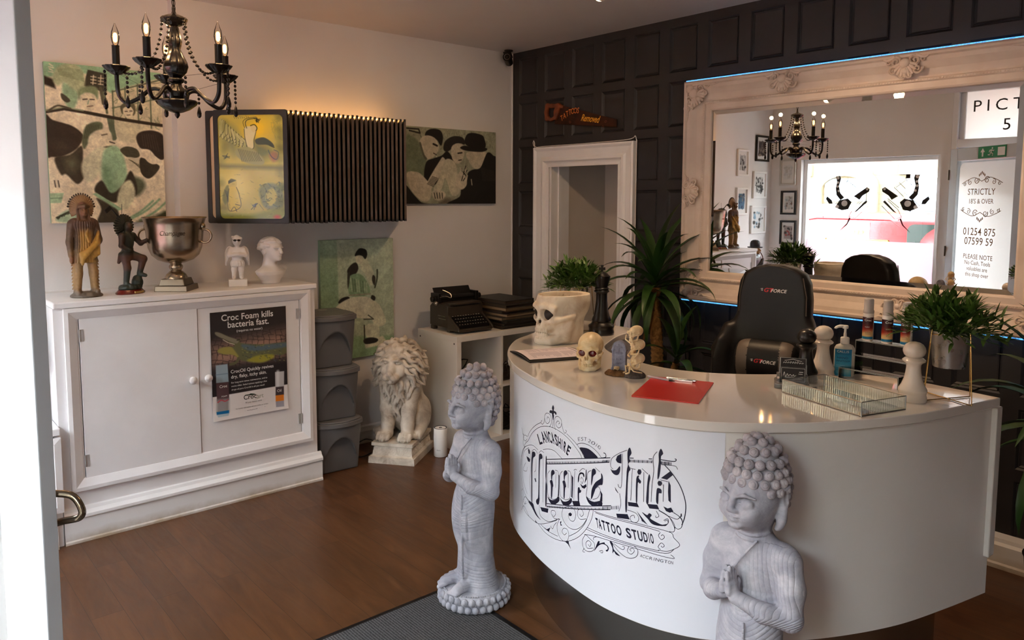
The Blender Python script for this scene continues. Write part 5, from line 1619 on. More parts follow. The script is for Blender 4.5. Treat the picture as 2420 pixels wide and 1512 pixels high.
# potted plants in wire stands
M_LEAF = mat('plastic_bamboo_leaf', rgb(52, 84, 30), 0.42, c2=rgb(84, 116, 48), nscale=9, spec=0.4)
M_GALV, _nt, _b = new_mat('galvanised_bucket')
_f = noise(_nt, 34, 3, 0.5, None, 0.3)
_nt.links.new(ramp(_nt, _f, [(0.3, rgb(172, 172, 174)), (0.7, rgb(184, 184, 184))]), _b.inputs['Base Color']); _b.inputs['Metallic'].default_value = 0.85
_nt.links.new(ramp(_nt, _f, [(0.3, (0.22, 0.22, 0.22, 1)), (0.7, (0.38, 0.38, 0.38, 1))]), _b.inputs['Roughness'])
M_BRASS = mat('brass_wire', rgb(196, 160, 96), 0.25, 1.0)
def leaf_blade(mb, base, d, up, L, w, droop, n=4, twist=0.0, fold=0.25):
    d = Vector(d).normalized(); up = Vector(up)
    side = d.cross(up).normalized(); nrm = side.cross(d).normalized()
    vs = []
    for i in range(n + 1):
        t = i / n
        p = Vector(base) + d * (L * t) + Vector((0, 0, -droop * L * t * t))
        ww = w * (math.sin(PI * (0.12 + 0.88 * t) ** 0.8) if t < 1 else 0.0) + (0.0 if t == 1 else 0.0005)
        s_ = side * math.cos(twist * t) + nrm * math.sin(twist * t)
        vs += [p - s_ * ww + nrm * ww * fold, p, p + s_ * ww + nrm * ww * fold]
    fs = []
    for i in range(n):
        a = 3 * i
        fs += [(a, a + 1, a + 4, a + 3), (a + 1, a + 2, a + 5, a + 4)]
    mb._add(vs, fs)
def potted(label, loc, seed, rz):
    rnd = random.Random(seed)
    t = thing('potted_bamboo', label, 'potted plant', loc, rz, 'plants in wire stands')
    mb = MB()
    for sx in (-1, 1):
        for sy in (-1, 1):
            q = (0.056 * sx, 0.056 * sy)
            mb.tube(catmull([(q[0] * 1.25 * 1.0, q[1] * 1.25, 0.002), (q[0] * 1.02, q[1] * 1.02, 0.228), (q[0] * 0.98, q[1] * 0.98, 0.232)], 3), 0.0019, 6)
    mb.tube([(-0.07, -0.07, 0.003), (0.07, 0.07, 0.003)], 0.0019, 6); mb.tube([(-0.07, 0.07, 0.003), (0.07, -0.07, 0.003)], 0.0019, 6)
    mb.tube([(-0.056, -0.056, 0.230), (0.056, -0.056, 0.230), (0.056, 0.056, 0.230), (-0.056, 0.056, 0.230)], 0.0019, 6, closed=True)
    mb.build('wire_stand', M_BRASS, t, 60)
    mb = MB(); mb.lathe([(0.0, 0.114), (0.049, 0.114), (0.050, 0.117), (0.064, 0.232), (0.067, 0.235), (0.066, 0.239), (0.0625, 0.236), (0.060, 0.222), (0, 0.220)], 40, cap=False)
    mb.build('bucket', M_GALV, t, 50)
    mb = MB()
    for i in range(150):
        a = rnd.uniform(0, 2 * PI); el = rnd.uniform(0.02, 1.45) ** 1.0
        R0 = 0.128 * (0.85 + 0.3 * rnd.random()); 
        d = Vector((math.cos(a) * math.cos(el), math.sin(a) * math.cos(el), math.sin(el) * 0.85))
        st = Vector((0.030 * math.cos(a), 0.030 * math.sin(a), 0.232))
        tip = st + d * R0 + Vector((0, 0, 0.012 - 0.03 * math.cos(el)))
        mb.tube([st, st.lerp(tip, 0.5) + Vector((0, 0, 0.012)), tip], 0.0009, 4)
        for j in range(6):
            u = 0.35 + 0.65 * j / 5
            b0 = st.lerp(tip, u) + Vector((0, 0, 0.048 * u * (1 - u)))
            dd = (d + Vector((rnd.uniform(-0.8, 0.8), rnd.uniform(-0.8, 0.8), rnd.uniform(-0.25, 0.55)))).normalized()
            leaf_blade(mb, b0, dd, Vector((rnd.uniform(-0.3, 0.3), rnd.uniform(-0.3, 0.3), 1)), rnd.uniform(0.040, 0.062), rnd.uniform(0.0045, 0.0068), rnd.uniform(0.0, 0.35))
    fo = mb.build('foliage', M_LEAF, t, 180); fo['label'] = 'dense narrow green leaves'
    return t
potted('bushy green plant in a galvanised bucket on a gold wire stand, rightmost on the counter', (3.645, -1.195, CT), 5, 0.35)
potted('bushy green plant in a metal bucket beside the tall black chess king', (1.875, -1.195, CT), 8, 0.15)

# ------------------------------------------------------------------ things on the walls
def homog(quad):
    """maps points of a traced quadrilateral (tl, tr, br, bl) to the unit square"""
    A = []; B = []
    for (x, y), (u, v) in zip(quad, ((0, 0), (1, 0), (1, 1), (0, 1))):
        A += [[x, y, 1, 0, 0, 0, -u * x, -u * y], [0, 0, 0, x, y, 1, -v * x, -v * y]]; B += [u, v]
    h = np.append(np.linalg.solve(np.array(A, float), np.array(B, float)), 1).reshape(3, 3)
    def f(*pts):
        out = []
        for x, y in pts:
            w = h @ (x, y, 1); out.append((w[0] / w[2], w[1] / w[2]))
        return out
    return f
def c8(r, g, b): return (r / 255, g / 255, b / 255)
M_CANVAS = attr_mat('printed_canvas', rough=0.75, bump=0.05, bscale=600)
M_CEDGE = mat('mint_canvas_edge', rgb(150, 178, 150), 0.8)

def canvas(name, label, pr, loc, rz):
    t = thing(name, label, 'picture', loc, rz)
    mb = MB(); mb.box(0, 0, 0, pr.w, 0.028, pr.h); mb.build('stretched_canvas', M_CEDGE, t, bevel=0.002)
    o = pr.build('print', M_CANVAS, t, lambda x, z: (x, -0.0008, z))
    return t

# --- tall green-tinted photograph behind the bronze figures
CRM, MINT, MID, DRK = c8(232, 222, 196), c8(146, 188, 152), c8(112, 146, 116), c8(50, 42, 34)
Q = homog([(265, 380), (1007, 470), (1042, 1410), (330, 1420)])
pr = Print(0.585, 0.850, 0.0023, CRM)
B = lambda pts, c, **k: pr.blob(Q(*pts), c, **k)
L = lambda pts, w, c, **k: pr.line(Q(*pts), w, c, **k)
B([(255, 370), (690, 430), (1020, 470), (1020, 540), (860, 560), (690, 590), (560, 470), (330, 480), (255, 480)], MINT, soft=0.01)
pr.poly(Q((265, 472), (335, 500), (345, 560), (268, 530)), DRK, soft=0.01)
pr.poly(Q((700, 580), (1010, 500), (1015, 830), (720, 830)), c8(214, 208, 178))
for i in range(4):
    L([(705 + 78 * i, 580 - 20 * i), (715 + 78 * i, 820)], 0.012, c8(90, 104, 80))
L([(705, 690), (1015, 630)], 0.010, c8(90, 104, 80)); L([(705, 585), (1012, 512)], 0.012, c8(80, 96, 76))
rr = random.Random(2)
for i in range(46):
    x, y = rr.uniform(715, 1000), rr.uniform(560, 820)
    L([(x, y), (x + rr.uniform(-16, 16), y + rr.uniform(6, 22)), (x + rr.uniform(-14, 14), y + rr.uniform(10, 30))], 0.006, c8(110, 126, 96), op=0.8, smooth=True)
pr.poly(Q((548, 440), (668, 470), (668, 592), (522, 545)), c8(62, 60, 48))
for gx in (585, 632):
    for dy in (485, 505, 525): L([(gx - 16, dy + (gx - 585) * 0.2), (gx + 16, dy + 4 + (gx - 585) * 0.2)], 0.008, CRM)
    L([(gx, 478), (gx - 4, 536)], 0.008, CRM)
for y in (400, 430): L([(305, y), (325, y + 12)], 0.010, CRM); L([(300, y + 18), (330, y + 24)], 0.008, CRM)
B([(325, 500), (345, 430), (410, 398), (480, 410), (520, 460), (530, 540), (495, 590), (450, 570), (400, 520), (360, 540)], c8(178, 190, 152), soft=0.012)
for i in range(16): L([(360 + 10 * i, 425 + 2 * abs(i - 6)), (372 + 10 * i, 470 + 3 * i)], 0.006, c8(120, 138, 106), op=0.7)
B([(395, 520), (450, 560), (490, 600), (470, 680), (430, 690), (390, 600)], c8(150, 182, 146), soft=0.012)
B([(380, 590), (415, 610), (440, 640), (415, 650), (385, 625)], c8(70, 66, 52))
B([(485, 590), (510, 555), (570, 545), (612, 565), (612, 630), (585, 600), (530, 590), (505, 640)], c8(128, 146, 112), soft=0.01)
B([(500, 610), (540, 595), (590, 605), (600, 650), (580, 690), (545, 700), (515, 670)], c8(226, 218, 190), soft=0.008)
L([(520, 632), (545, 630)], 0.010, DRK); L([(565, 632), (590, 634)], 0.010, DRK); L([(548, 678), (582, 674)], 0.008, c8(110, 90, 70)); L([(556, 640), (550, 662)], 0.006, MID)
L([(630, 560), (650, 660)], 0.03, c8(86, 84, 66)); L([(650, 590), (672, 720)], 0.02, c8(100, 110, 84))
B([(755, 680), (790, 655), (840, 665), (850, 715), (835, 740), (820, 690), (780, 690), (768, 730)], c8(92, 92, 72)); B([(772, 695), (815, 680), (838, 715), (815, 750), (785, 745)], c8(220, 212, 184))
L([(785, 712), (798, 712)], 0.008, DRK); L([(815, 710), (828, 710)], 0.008, DRK); L([(798, 736), (815, 735)], 0.006, DRK)
B([(740, 780), (880, 790), (890, 900), (740, 890)], c8(204, 200, 170), soft=0.02)
L([(690, 760), (715, 880)], 0.05, c8(92, 104, 82))
L([(285, 708), (400, 690), (520, 712), (760, 762), (1035, 808)], 0.030, DRK); L([(285, 700), (400, 680), (520, 704)], 0.012, c8(150, 160, 130))
L([(300, 705), (360, 670), (440, 690)], 0.016, c8(80, 76, 60), smooth=True)
B([(283, 735), (330, 762), (450, 800), (515, 850), (522, 885), (480, 950), (400, 992), (330, 998), (296, 980)], c8(56, 44, 34), soft=0.006)
B([(330, 900), (420, 900), (440, 950), (370, 970)], c8(78, 66, 52), soft=0.04, op=0.6)
B([(345, 1005), (440, 985), (515, 930), (525, 1040), (560, 1060), (545, 1110), (492, 1172), (420, 1110), (385, 1110)], c8(66, 58, 44), soft=0.008)
B([(400, 1020), (470, 990), (500, 1060), (450, 1100)], c8(110, 110, 84), soft=0.03, op=0.6)
B([(515, 900), (535, 810), (590, 778), (640, 785), (640, 830), (590, 850), (560, 905), (530, 950)], c8(96, 106, 80), soft=0.008)
for i in range(8): L([(545 + 11 * i, 795), (530 + 11 * i, 880)], 0.005, c8(52, 54, 40), op=0.7)
B([(560, 870), (610, 830), (680, 830), (705, 880), (690, 935), (620, 945), (560, 930)], c8(228, 220, 192), soft=0.008)
L([(640, 862), (672, 856)], 0.010, c8(90, 80, 62)); L([(690, 905), (720, 915)], 0.010, DRK); L([(655, 940), (700, 935)], 0.016, c8(80, 72, 56))
B([(520, 1030), (600, 950), (660, 940), (660, 1000), (620, 1110), (560, 1160), (520, 1110)], c8(214, 214, 184), soft=0.012)
B([(655, 960), (720, 930), (770, 980), (800, 1110), (790, 1240), (720, 1260), (660, 1190), (640, 1080)], c8(160, 198, 160), soft=0.012)
B([(640, 1080), (680, 1060), (720, 1180), (700, 1240), (650, 1180)], c8(122, 160, 126), soft=0.03, op=0.7)
B([(755, 955), (800, 935), (860, 955), (875, 1000), (820, 1010), (780, 990)], c8(72, 72, 56)); B([(790, 1010), (850, 1010), (890, 1040), (880, 1100), (830, 1090)], c8(216, 210, 182))
for i in range(6): L([(810 + 12 * i, 1020 + 6 * i), (835 + 10 * i, 1030 + 10 * i)], 0.006, c8(84, 82, 62))
B([(880, 1010), (940, 1030), (1000, 1062), (975, 1110), (930, 1140), (885, 1100)], c8(60, 54, 42))
B([(840, 1130), (900, 1150), (910, 1200), (860, 1250), (820, 1200)], c8(88, 96, 74), soft=0.02)
B([(855, 880), (880, 845), (950, 835), (1015, 860), (1030, 920), (1028, 1015), (985, 1010), (940, 960), (880, 945)], c8(48, 38, 32), soft=0.006)
for i in range(7): L([(890 + 14 * i, 855 + 2 * i), (900 + 16 * i, 930 + 6 * i)], 0.004, c8(100, 84, 68), op=0.6)
B([(900, 960), (960, 990), (1005, 1030), (960, 1050), (915, 1020)], c8(226, 216, 190))
B([(598, 1220), (640, 1150), (700, 1230), (770, 1180), (820, 1090), (860, 1180), (850, 1250), (780, 1250), (720, 1290)], c8(54, 48, 38), soft=0.008)
B([(760, 1190), (820, 1150), (850, 1240), (800, 1330), (740, 1300)], c8(206, 208, 178), soft=0.01)
pr.poly(Q((585, 1235), (610, 1228), (770, 1330), (740, 1345)), c8(150, 186, 150))
B([(610, 1260), (700, 1310), (745, 1345), (740, 1415), (620, 1415), (640, 1330)], c8(64, 58, 46), soft=0.008)
for (x0, y0) in ((830, 1390), (880, 1400), (950, 1400), (790, 1400)): L([(x0, y0), (x0 + 90, y0 - 50), (x0 + 170, y0 - 120)], 0.022, c8(140, 178, 142), op=0.75, smooth=True)
B([(860, 1412), (960, 1380), (1040, 1345), (1045, 1415)], c8(70, 76, 58), soft=0.02)
pr.poly(Q((310, 1230), (405, 1228), (390, 1290), (315, 1292)), c8(168, 198, 162)); L([(312, 1262), (392, 1260)], 0.008, MID)
for x in (345, 368): L([(x, 1150), (x + 8, 1190)], 0.008, DRK)
B([(355, 1400), (400, 1350), (470, 1330), (560, 1345), (520, 1400), (430, 1415)], c8(170, 196, 164), soft=0.01)
for i in range(18): L([(360 + 6 * i, 1390 - 3 * i + rr.uniform(-8, 8)), (368 + 6 * i, 1380 - 3 * i)], 0.010, c8(60, 64, 50))
pr.grain(0.06, 1, 2)
canvas('canvas_picture', 'tall green-tinted photo canvas of a busy tattoo scene above the bronze figures', pr, (AX + 0.029, -3.205, 1.566), PI / 2)

# --- three men bent over a tattoo
CR3, DK3 = c8(190, 180, 158), c8(22, 19, 17)
Q = homog([(1577, 243), (2260, 297), (2260, 833), (1580, 830)])
pr = Print(0.832, 0.548, 0.0026, c8(150, 152, 130))
B = lambda pts, c, **k: pr.blob(Q(*pts), c, **k)
for i in range(150):
    x, y = rr.uniform(1590, 2250), rr.uniform(265, 420)
    L([(x, y), (x + rr.uniform(-14, 14), y + rr.uniform(5, 26))], 0.006, rr.choice((c8(96, 100, 84), c8(178, 172, 150))), op=0.6)
L([(1590, 262), (1680, 270), (1690, 300), (1610, 280)], 0.012, DK3)
B([(1585, 330), (1640, 330), (1690, 380), (1735, 480), (1725, 640), (1660, 610), (1585, 600)], c8(112, 122, 98), soft=0.01)
B([(1735, 290), (1780, 268), (1840, 280), (1862, 330), (1848, 395), (1815, 350), (1770, 330), (1730, 330)], DK3)
B([(1688, 360), (1730, 318), (1790, 330), (1822, 370), (1832, 420), (1800, 470), (1760, 495), (1715, 470)], CR3)
L([(1790, 382), (1818, 395)], 0.016, DK3); L([(1790, 450), (1812, 462)], 0.006, DK3); L([(1690, 375), (1715, 460), (1735, 492)], 0.02, c8(90, 92, 76), smooth=True)
L([(1812, 478), (1842, 498)], 0.010, c8(225, 220, 205))
B([(1735, 520), (1790, 490), (1850, 470), (1900, 440), (1960, 560), (1880, 640), (1760, 700), (1720, 640)], DK3)
B([(1590, 600), (1660, 590), (1710, 620), (1770, 700), (1770, 780), (1740, 815), (1690, 800), (1620, 720)], CR3)
B([(1735, 690), (1780, 600), (1830, 520), (1860, 480), (1885, 520), (1860, 590), (1800, 680), (1760, 730)], CR3)
for i in range(7): L([(1745 + 6 * i, 680 - 9 * i), (1790 + 5 * i, 700 - 10 * i)], 0.008, c8(60, 54, 46), op=0.7)
B([(1578, 690), (1640, 760), (1700, 820), (1760, 832), (1578, 834)], DK3)
B([(1865, 420), (1880, 360), (1940, 325), (2010, 335), (2025, 385), (1960, 380), (1925, 420), (1890, 440)], c8(34, 30, 26))
B([(1925, 410), (1960, 380), (2010, 385), (2025, 440), (2005, 510), (1965, 530), (1930, 490)], CR3)
L([(1975, 452), (2005, 448)], 0.012, DK3); L([(1980, 505), (2000, 502)], 0.008, DK3)
B([(1880, 500), (1950, 520), (1975, 620), (1990, 740), (1930, 770), (1880, 640), (1850, 720), (1790, 730), (1830, 640)], c8(186, 180, 156))
B([(1780, 740), (1830, 725), (1880, 755), (1860, 800), (1800, 800)], CR3)
for i in range(4): L([(1795 + 20 * i, 750), (1803 + 18 * i, 790)], 0.007, DK3)
B([(1840, 815), (1890, 790), (1950, 815), (1940, 834), (1840, 834)], c8(96, 88, 76), soft=0.02)
B([(2035, 460), (2060, 440), (2120, 430), (2190, 445), (2170, 510), (2140, 565), (2090, 560), (2050, 500)], CR3)
B([(2028, 380), (2040, 315), (2085, 300), (2150, 315), (2172, 340), (2180, 410), (2100, 420)], DK3)
B([(1992, 408), (2030, 396), (2110, 415), (2180, 412), (2195, 425), (2160, 442), (2070, 438), (2010, 425)], DK3)
B([(2145, 560), (2195, 450), (2240, 470), (2270, 520), (2270, 840), (1900, 840), (1985, 780), (2000, 720), (2040, 660), (2050, 600), (2090, 575)], DK3)
for i in range(10): L([(2150 + 10 * i, 560 + 3 * i), (2165 + 10 * i, 660)], 0.004, c8(84, 78, 68), op=0.6)
B([(1975, 610), (2000, 590), (2035, 630), (2040, 690), (2005, 725), (1960, 700)], CR3)
for i in range(12): L([(rr.uniform(1990, 2050), rr.uniform(540, 660)), (rr.uniform(1990, 2055), rr.uniform(540, 660))], 0.008, rr.choice((CR3, DK3)))
L([(2075, 650), (2080, 690)], 0.010, CR3)
pr.grain(0.06, 3, 2)
canvas('canvas_picture', 'wide dark photo canvas of three men, one in a hat, right of the poster racks', pr, (0.029, -1.028, 1.667), PI / 2)

# --- seated man being tattooed from behind
Q = homog([(85, 70), (522, 60), (531, 695), (108, 800)])
pr = Print(0.560, 0.812, 0.0027, c8(176, 190, 164))
B = lambda pts, c, **k: pr.blob(Q(*pts), c, **k)
pr.poly([(-0.1, -0.1), (0.22, -0.1), (0.24, 1.1), (-0.1, 1.1)], c8(138, 166, 134), soft=0.01)
pr.blend(np.clip(1 - pr.V * 3, 0, 1) * 0.4, c8(205, 208, 184))
pr.poly([(0.24, 0.80), (1.1, 0.86), (1.1, 1.1), (0.24, 1.1)], c8(138, 168, 130), soft=0.02)
pr.poly(Q((360, 640), (470, 610), (495, 650), (370, 690)), c8(206, 202, 176), soft=0.01)
B([(335, 165), (372, 160), (385, 205), (410, 240), (420, 300), (400, 330), (360, 260), (335, 230)], c8(200, 204, 176))
B([(305, 150), (330, 118), (368, 125), (376, 155), (365, 180), (345, 160), (310, 165)], c8(34, 32, 28)); B([(308, 165), (340, 160), (350, 200), (318, 205)], c8(206, 204, 178))
B([(258, 250), (280, 215), (310, 200), (325, 230), (310, 265), (275, 280)], c8(44, 40, 34)); B([(270, 285), (330, 265), (370, 300), (395, 370), (330, 400), (270, 380)], c8(132, 162, 126))
for i in range(9): L([(278 + 12 * i, 290 + 3 * i), (288 + 11 * i, 370)], 0.010, rr.choice((c8(84, 96, 76), c8(196, 202, 172))), op=0.8)
B([(260, 270), (275, 260), (270, 330), (262, 350)], c8(60, 60, 50)); B([(410, 270), (425, 285), (420, 330), (405, 300)], c8(56, 54, 46))
L([(435, 240), (434, 290), (422, 340)], 0.020, c8(60, 70, 56), smooth=True)
L([(272, 392), (395, 378)], 0.018, c8(150, 150, 128)); B([(405, 385), (425, 395), (420, 415), (400, 410)], c8(42, 40, 34))
B([(205, 440), (225, 412), (265, 400), (275, 420), (240, 440)], c8(30, 28, 26))
B([(190, 470), (250, 420), (330, 395), (400, 405), (425, 450), (410, 510), (340, 520), (230, 500)], c8(214, 212, 188))
B([(400, 420), (450, 440), (485, 530), (440, 560), (405, 520)], c8(206, 206, 180)); L([(385, 500), (415, 520), (360, 525)], 0.012, c8(60, 60, 50))
B([(370, 560), (440, 550), (445, 620), (380, 630)], c8(202, 204, 178)); B([(360, 640), (400, 625), (440, 630), (430, 650), (370, 665)], c8(36, 34, 30)); L([(362, 560), (365, 650)], 0.016, c8(50, 48, 40))
L([(420, 715), (436, 735)], 0.016, c8(44, 44, 36)); L([(412, 742), (440, 748)], 0.012, c8(60, 62, 50)); L([(425, 710), (430, 745)], 0.010, c8(50, 50, 40))
pr.grain(0.05, 5, 2)
canvas('canvas_picture', 'pale green photo canvas of a seated man, low on the wall behind the bins', pr, (0.029, -1.697, 0.616), PI / 2)

# --- swing-panel poster racks
M_RACK = mat('black_rack_plastic', rgb(22, 18, 16), 0.4, bump=0.03, bscale=200)
M_RACKE = mat('brown_black_panel_edge', rgb(78, 62, 50), 0.4)
M_PIN = mat('steel_pin', rgb(150, 130, 110), 0.35, 1.0)
M_SHEET = attr_mat('laminated_print', rough=0.2, coat=0.1)
def rack(label, loc, n, y0, step, first):
    t = thing('poster_rack', label, 'poster display', loc, 0.0, 'swing-panel poster racks')
    ph, pw = 0.655, 0.40
    mb = MB(); mb.box(0.0, y0 - 0.1, -0.005, 0.012, y0 + step * n + 0.2, ph + 0.005)
    mb.build('wall_rail', M_RACK, t, bevel=0.002)
    for i in range(n):
        yo = y0 + step * i
        p = Vector((0.40, yo, 0)); v = (Vector((4.60 - loc[0], -4.02 - loc[1], 0)) - p).normalized()
        # each panel swings to its own slightly different angle
        a = math.atan2(v.y, v.x) + 0.010 * math.sin(i * 2.3) + 0.085
        mb = MB(); mb.M = Matrix.Translation(p) @ Matrix.Rotation(a, 4, 'Z')
        dz = 0.002 * math.sin(i * 1.7)
        mb.box(-pw, -0.0035, 0.012, -0.006, 0.0035, ph - 0.012)
        mb.box(-pw, -0.007, 0.0 + dz, 0, 0.007, 0.016); mb.box(-pw, -0.007, ph - 0.016, 0, 0.007, ph + dz)
        mb.m = 1; mb.box(-0.012, -0.007, 0.016, 0.0, 0.007, ph - 0.016)
        o = mb.build('swing_panel', [M_RACK, M_RACKE], t)
        mb = MB(); q = p - Vector((math.cos(a), math.sin(a), 0)) * (pw - 0.01)
        mb.cyl((q.x, q.y, ph), (q.x, q.y, ph + 0.03), 0.003, 6); mb.build('hinge_pin', M_PIN, o)
    return t
RZ = 1.556
r1 = rack('poster rack opened at a yellow angel drawing, its other panels turned edge-on', (0.0, -1.93, RZ), 9, -0.12, 0.0305, True)
r2 = rack('poster rack with every panel turned edge-on, beside the photo of three men', (0.0, -1.53, RZ), 17, -0.245, 0.0315, False)
# open front panel and the one behind it
def open_panel(nm, a, b_, front):
    a, b_ = Vector((*a, 0)), Vector((*b_, 0)); w = (b_ - a).length; ang = math.atan2(b_.y - a.y, b_.x - a.x)
    M_ = Matrix.Translation(a - Vector((0, -1.93, 0))) @ Matrix.Rotation(ang, 4, 'Z')
    fw, ph = 0.026, 0.655
    mb = MB(); mb.M = M_
    out = rrect(0, 0, w, ph, 0.012, 4); inn = rrect(fw, fw * 1.1, w - fw, ph - fw * 1.1, 0.028, 4)
    n = len(out)
    vs = [(x, -0.010, z) for x, z in out] + [(x, -0.010, z) for x, z in inn] + [(x, 0.008, z) for x, z in out] + [(x, -0.002, z) for x, z in inn]
    fs = []
    for i in range(n):
        j = (i + 1) % n
        fs += [(i, j, n + j, n + i), (2 * n + i, 2 * n + j, j, i), (n + i, n + j, 3 * n + j, 3 * n + i)]
    fs += [tuple(range(2 * n, 3 * n))]
    mb._add(vs, fs)
    if not front:
        mb.m = 1; mb.box(fw, -0.004, fw, w - fw, -0.001, ph - fw)
    o = mb.build(nm, [M_RACK, mat('tan_backing_sheet', rgb(206, 178, 148), 0.6)], r1, 30)
    return o, M_, w, fw, ph
open_panel('swing_panel', (0.025, -2.405), (0.36, -2.115), False)
o, M_, w, fw, ph = open_panel('open_panel', (0.100, -2.388), (0.420, -2.082), True)
# yellow ink drawing of an angel and a cherub
YL, OL, DG = c8(206, 192, 88), c8(128, 132, 66), c8(38, 44, 28)
Q = homog([(165, 160), (672, 168), (680, 950), (172, 935)])
pr = Print(w - 2 * fw, ph - 2.2 * fw, 0.0017, YL)
B = lambda pts, c, **k: pr.blob(Q(*pts), c, **k)
pr.ell(0.62, 0.13, 0.20, 0.11, c8(250, 214, 50), soft=0.12); pr.ell(0.60, 0.14, 0.09, 0.06, c8(255, 218, 30), soft=0.04)
B([(165, 200), (280, 240), (330, 330), (300, 470), (240, 420), (170, 330)], c8(146, 150, 92), soft=0.06, op=0.8); B([(440, 360), (560, 400), (600, 460), (480, 520), (440, 470)], c8(120, 128, 74), soft=0.06, op=0.8)
pr.poly([(0, 0.47), (1, 0.49), (1, 0.53), (0, 0.51)], c8(110, 112, 60), soft=0.03, op=0.8)
# left wing: layered feathers
for row, (L0, cnt) in enumerate(((95, 10), (70, 9), (45, 8))):
    for i in range(cnt):
        t = i / (cnt - 1); bx, by = 190 + 140 * t + row * 12, 200 + 130 * t ** 0.9 + row * 6
        dx, dy = -10 + 70 * t, 38 + L0 * 0.9 * (1 - 0.25 * t)
        B([(bx - 8, by), (bx + 10, by - 4), (bx + dx + 8, by + dy * 0.8), (bx + dx, by + dy), (bx + dx - 9, by + dy * 0.75)], c8(206, 204, 140) if (i + row) % 2 else c8(186, 186, 118), soft=0.004)
        L([(bx + 10, by - 4), (bx + dx + 9, by + dy * 0.8), (bx + dx, by + dy)], 0.007, DG, smooth=True)
for i in range(9):
    t = i / 8; L([(460 + 12 * i, 350 + 3 * i), (520 + 10 * i, 360 + 6 * i), (565 + 4 * i, 395 + 2 * i)], 0.010, DG, smooth=True, op=0.85)
B([(455, 350), (520, 335), (580, 370), (600, 405), (540, 390), (470, 385)], c8(70, 76, 50), soft=0.006)
# angel
B([(370, 270), (390, 250), (430, 255), (460, 290), (440, 350), (440, 410), (400, 420), (375, 340)], c8(232, 224, 168), soft=0.005)
B([(425, 250), (455, 245), (468, 275), (445, 295), (425, 280)], c8(228, 214, 150)); L([(420, 245), (450, 238), (470, 262), (462, 285)], 0.012, DG, smooth=True)
L([(370, 270), (376, 340), (400, 418), (440, 412), (446, 350), (462, 292)], 0.008, DG, smooth=True); L([(390, 262), (380, 225), (400, 200), (470, 190)], 0.010, DG, smooth=True); L([(375, 262), (362, 215), (395, 190), (465, 182)], 0.006, DG, smooth=True)
B([(300, 420), (380, 400), (450, 430), (520, 500), (500, 540), (380, 520), (310, 470)], c8(168, 166, 104), soft=0.01)
for i in range(12): L([(320 + 14 * i, 415 + 3 * i), (340 + 13 * i, 470 + 2 * (i % 4)), (350 + 14 * i, 510)], 0.006, DG, smooth=True, op=0.8)
for (x, y) in ((470, 205), (225, 470), (440, 850)):
    for k_ in range(6): L([(x + rr.uniform(-30, 30), y + rr.uniform(-24, 24)), (x + rr.uniform(-12, 12), y + rr.uniform(-10, 10)), (x + rr.uniform(-30, 30), y + rr.uniform(-24, 24))], 0.008, DG, smooth=True)
B([(560, 470), (590, 440), (630, 450), (635, 500), (590, 520)], c8(170, 120, 80), soft=0.02, op=0.8); L([(555, 430), (580, 480), (620, 500), (635, 450), (600, 430)], 0.008, c8(40, 60, 80), smooth=True)
for i in range(8): L([(290 + 16 * i, 172 + (i % 3) * 4), (298 + 16 * i, 190)], 0.006, c8(110, 104, 60))
for i in range(26): L([(rr.uniform(580, 665), rr.uniform(190, 360)), (rr.uniform(580, 665), rr.uniform(190, 360))], 0.006, c8(150, 148, 80), op=0.35)
# cherubs below
pr.ell(0.25, 0.72, 0.23, 0.16, c8(238, 222, 120), soft=0.10)
B([(235, 670), (255, 640), (290, 640), (305, 675), (290, 705), (250, 705)], c8(216, 200, 96)); B([(240, 710), (300, 700), (325, 760), (330, 850), (290, 890), (240, 880), (225, 800)], c8(228, 208, 92), soft=0.006)
B([(215, 700), (240, 690), (235, 790), (210, 830), (190, 780)], c8(130, 134, 66), soft=0.01)
for i in range(7): L([(240, 655 + 3 * i), (262 + 6 * i, 638 + 2 * i)], 0.006, DG); L([(205 + 4 * i, 720 + 10 * i), (235, 740 + 12 * i)], 0.005, DG)
L([(242, 712), (228, 800), (245, 880), (330, 852), (322, 762), (300, 702)], 0.007, DG, smooth=True); L([(255, 880), (280, 850), (300, 885)], 0.007, DG, smooth=True); L([(290, 830), (325, 840)], 0.007, DG)
B([(480, 720), (540, 680), (620, 690), (670, 760), (665, 860), (600, 890), (520, 860), (490, 800)], c8(140, 148, 92), soft=0.02); B([(540, 740), (590, 720), (620, 790), (570, 850), (530, 810)], c8(206, 198, 104), soft=0.01)
for i in range(40):
    x, y = rr.uniform(490, 665), rr.uniform(680, 890); L([(x, y), (x + rr.uniform(-26, 26), y + rr.uniform(-20, 20)), (x + rr.uniform(-30, 30), y + rr.uniform(-24, 24))], 0.007, rr.choice((DG, c8(60, 84, 84), c8(90, 96, 50))), op=0.8, smooth=True)
B([(175, 890), (260, 900), (420, 910), (560, 880), (680, 870), (680, 950), (172, 940)], c8(150, 156, 66), soft=0.03)
for i in range(60):
    x, y = rr.uniform(172, 680), rr.uniform(560, 945); L([(x, y), (x + rr.uniform(-24, 24), y + rr.uniform(-14, 14))], 0.006, rr.choice((c8(120, 126, 56), c8(236, 226, 140), DG)), op=0.35)
for i in range(40):
    u = rr.choice((rr.uniform(0, 0.1), rr.uniform(0.92, 1))); v = rr.uniform(0, 1); pr.ell(u, v, 0.05, 0.03, c8(104, 112, 56), soft=0.04, op=0.35)
pr.ell(0.88, 0.985, 0.05, 0.02, c8(200, 96, 60), soft=0.02)
po = pr.build('drawing', M_SHEET, o, lambda x, z: tuple(M_ @ Vector((x + fw, -0.0035, z + 1.1 * fw)))); po['label'] = 'yellow drawing of a winged angel and a cherub'
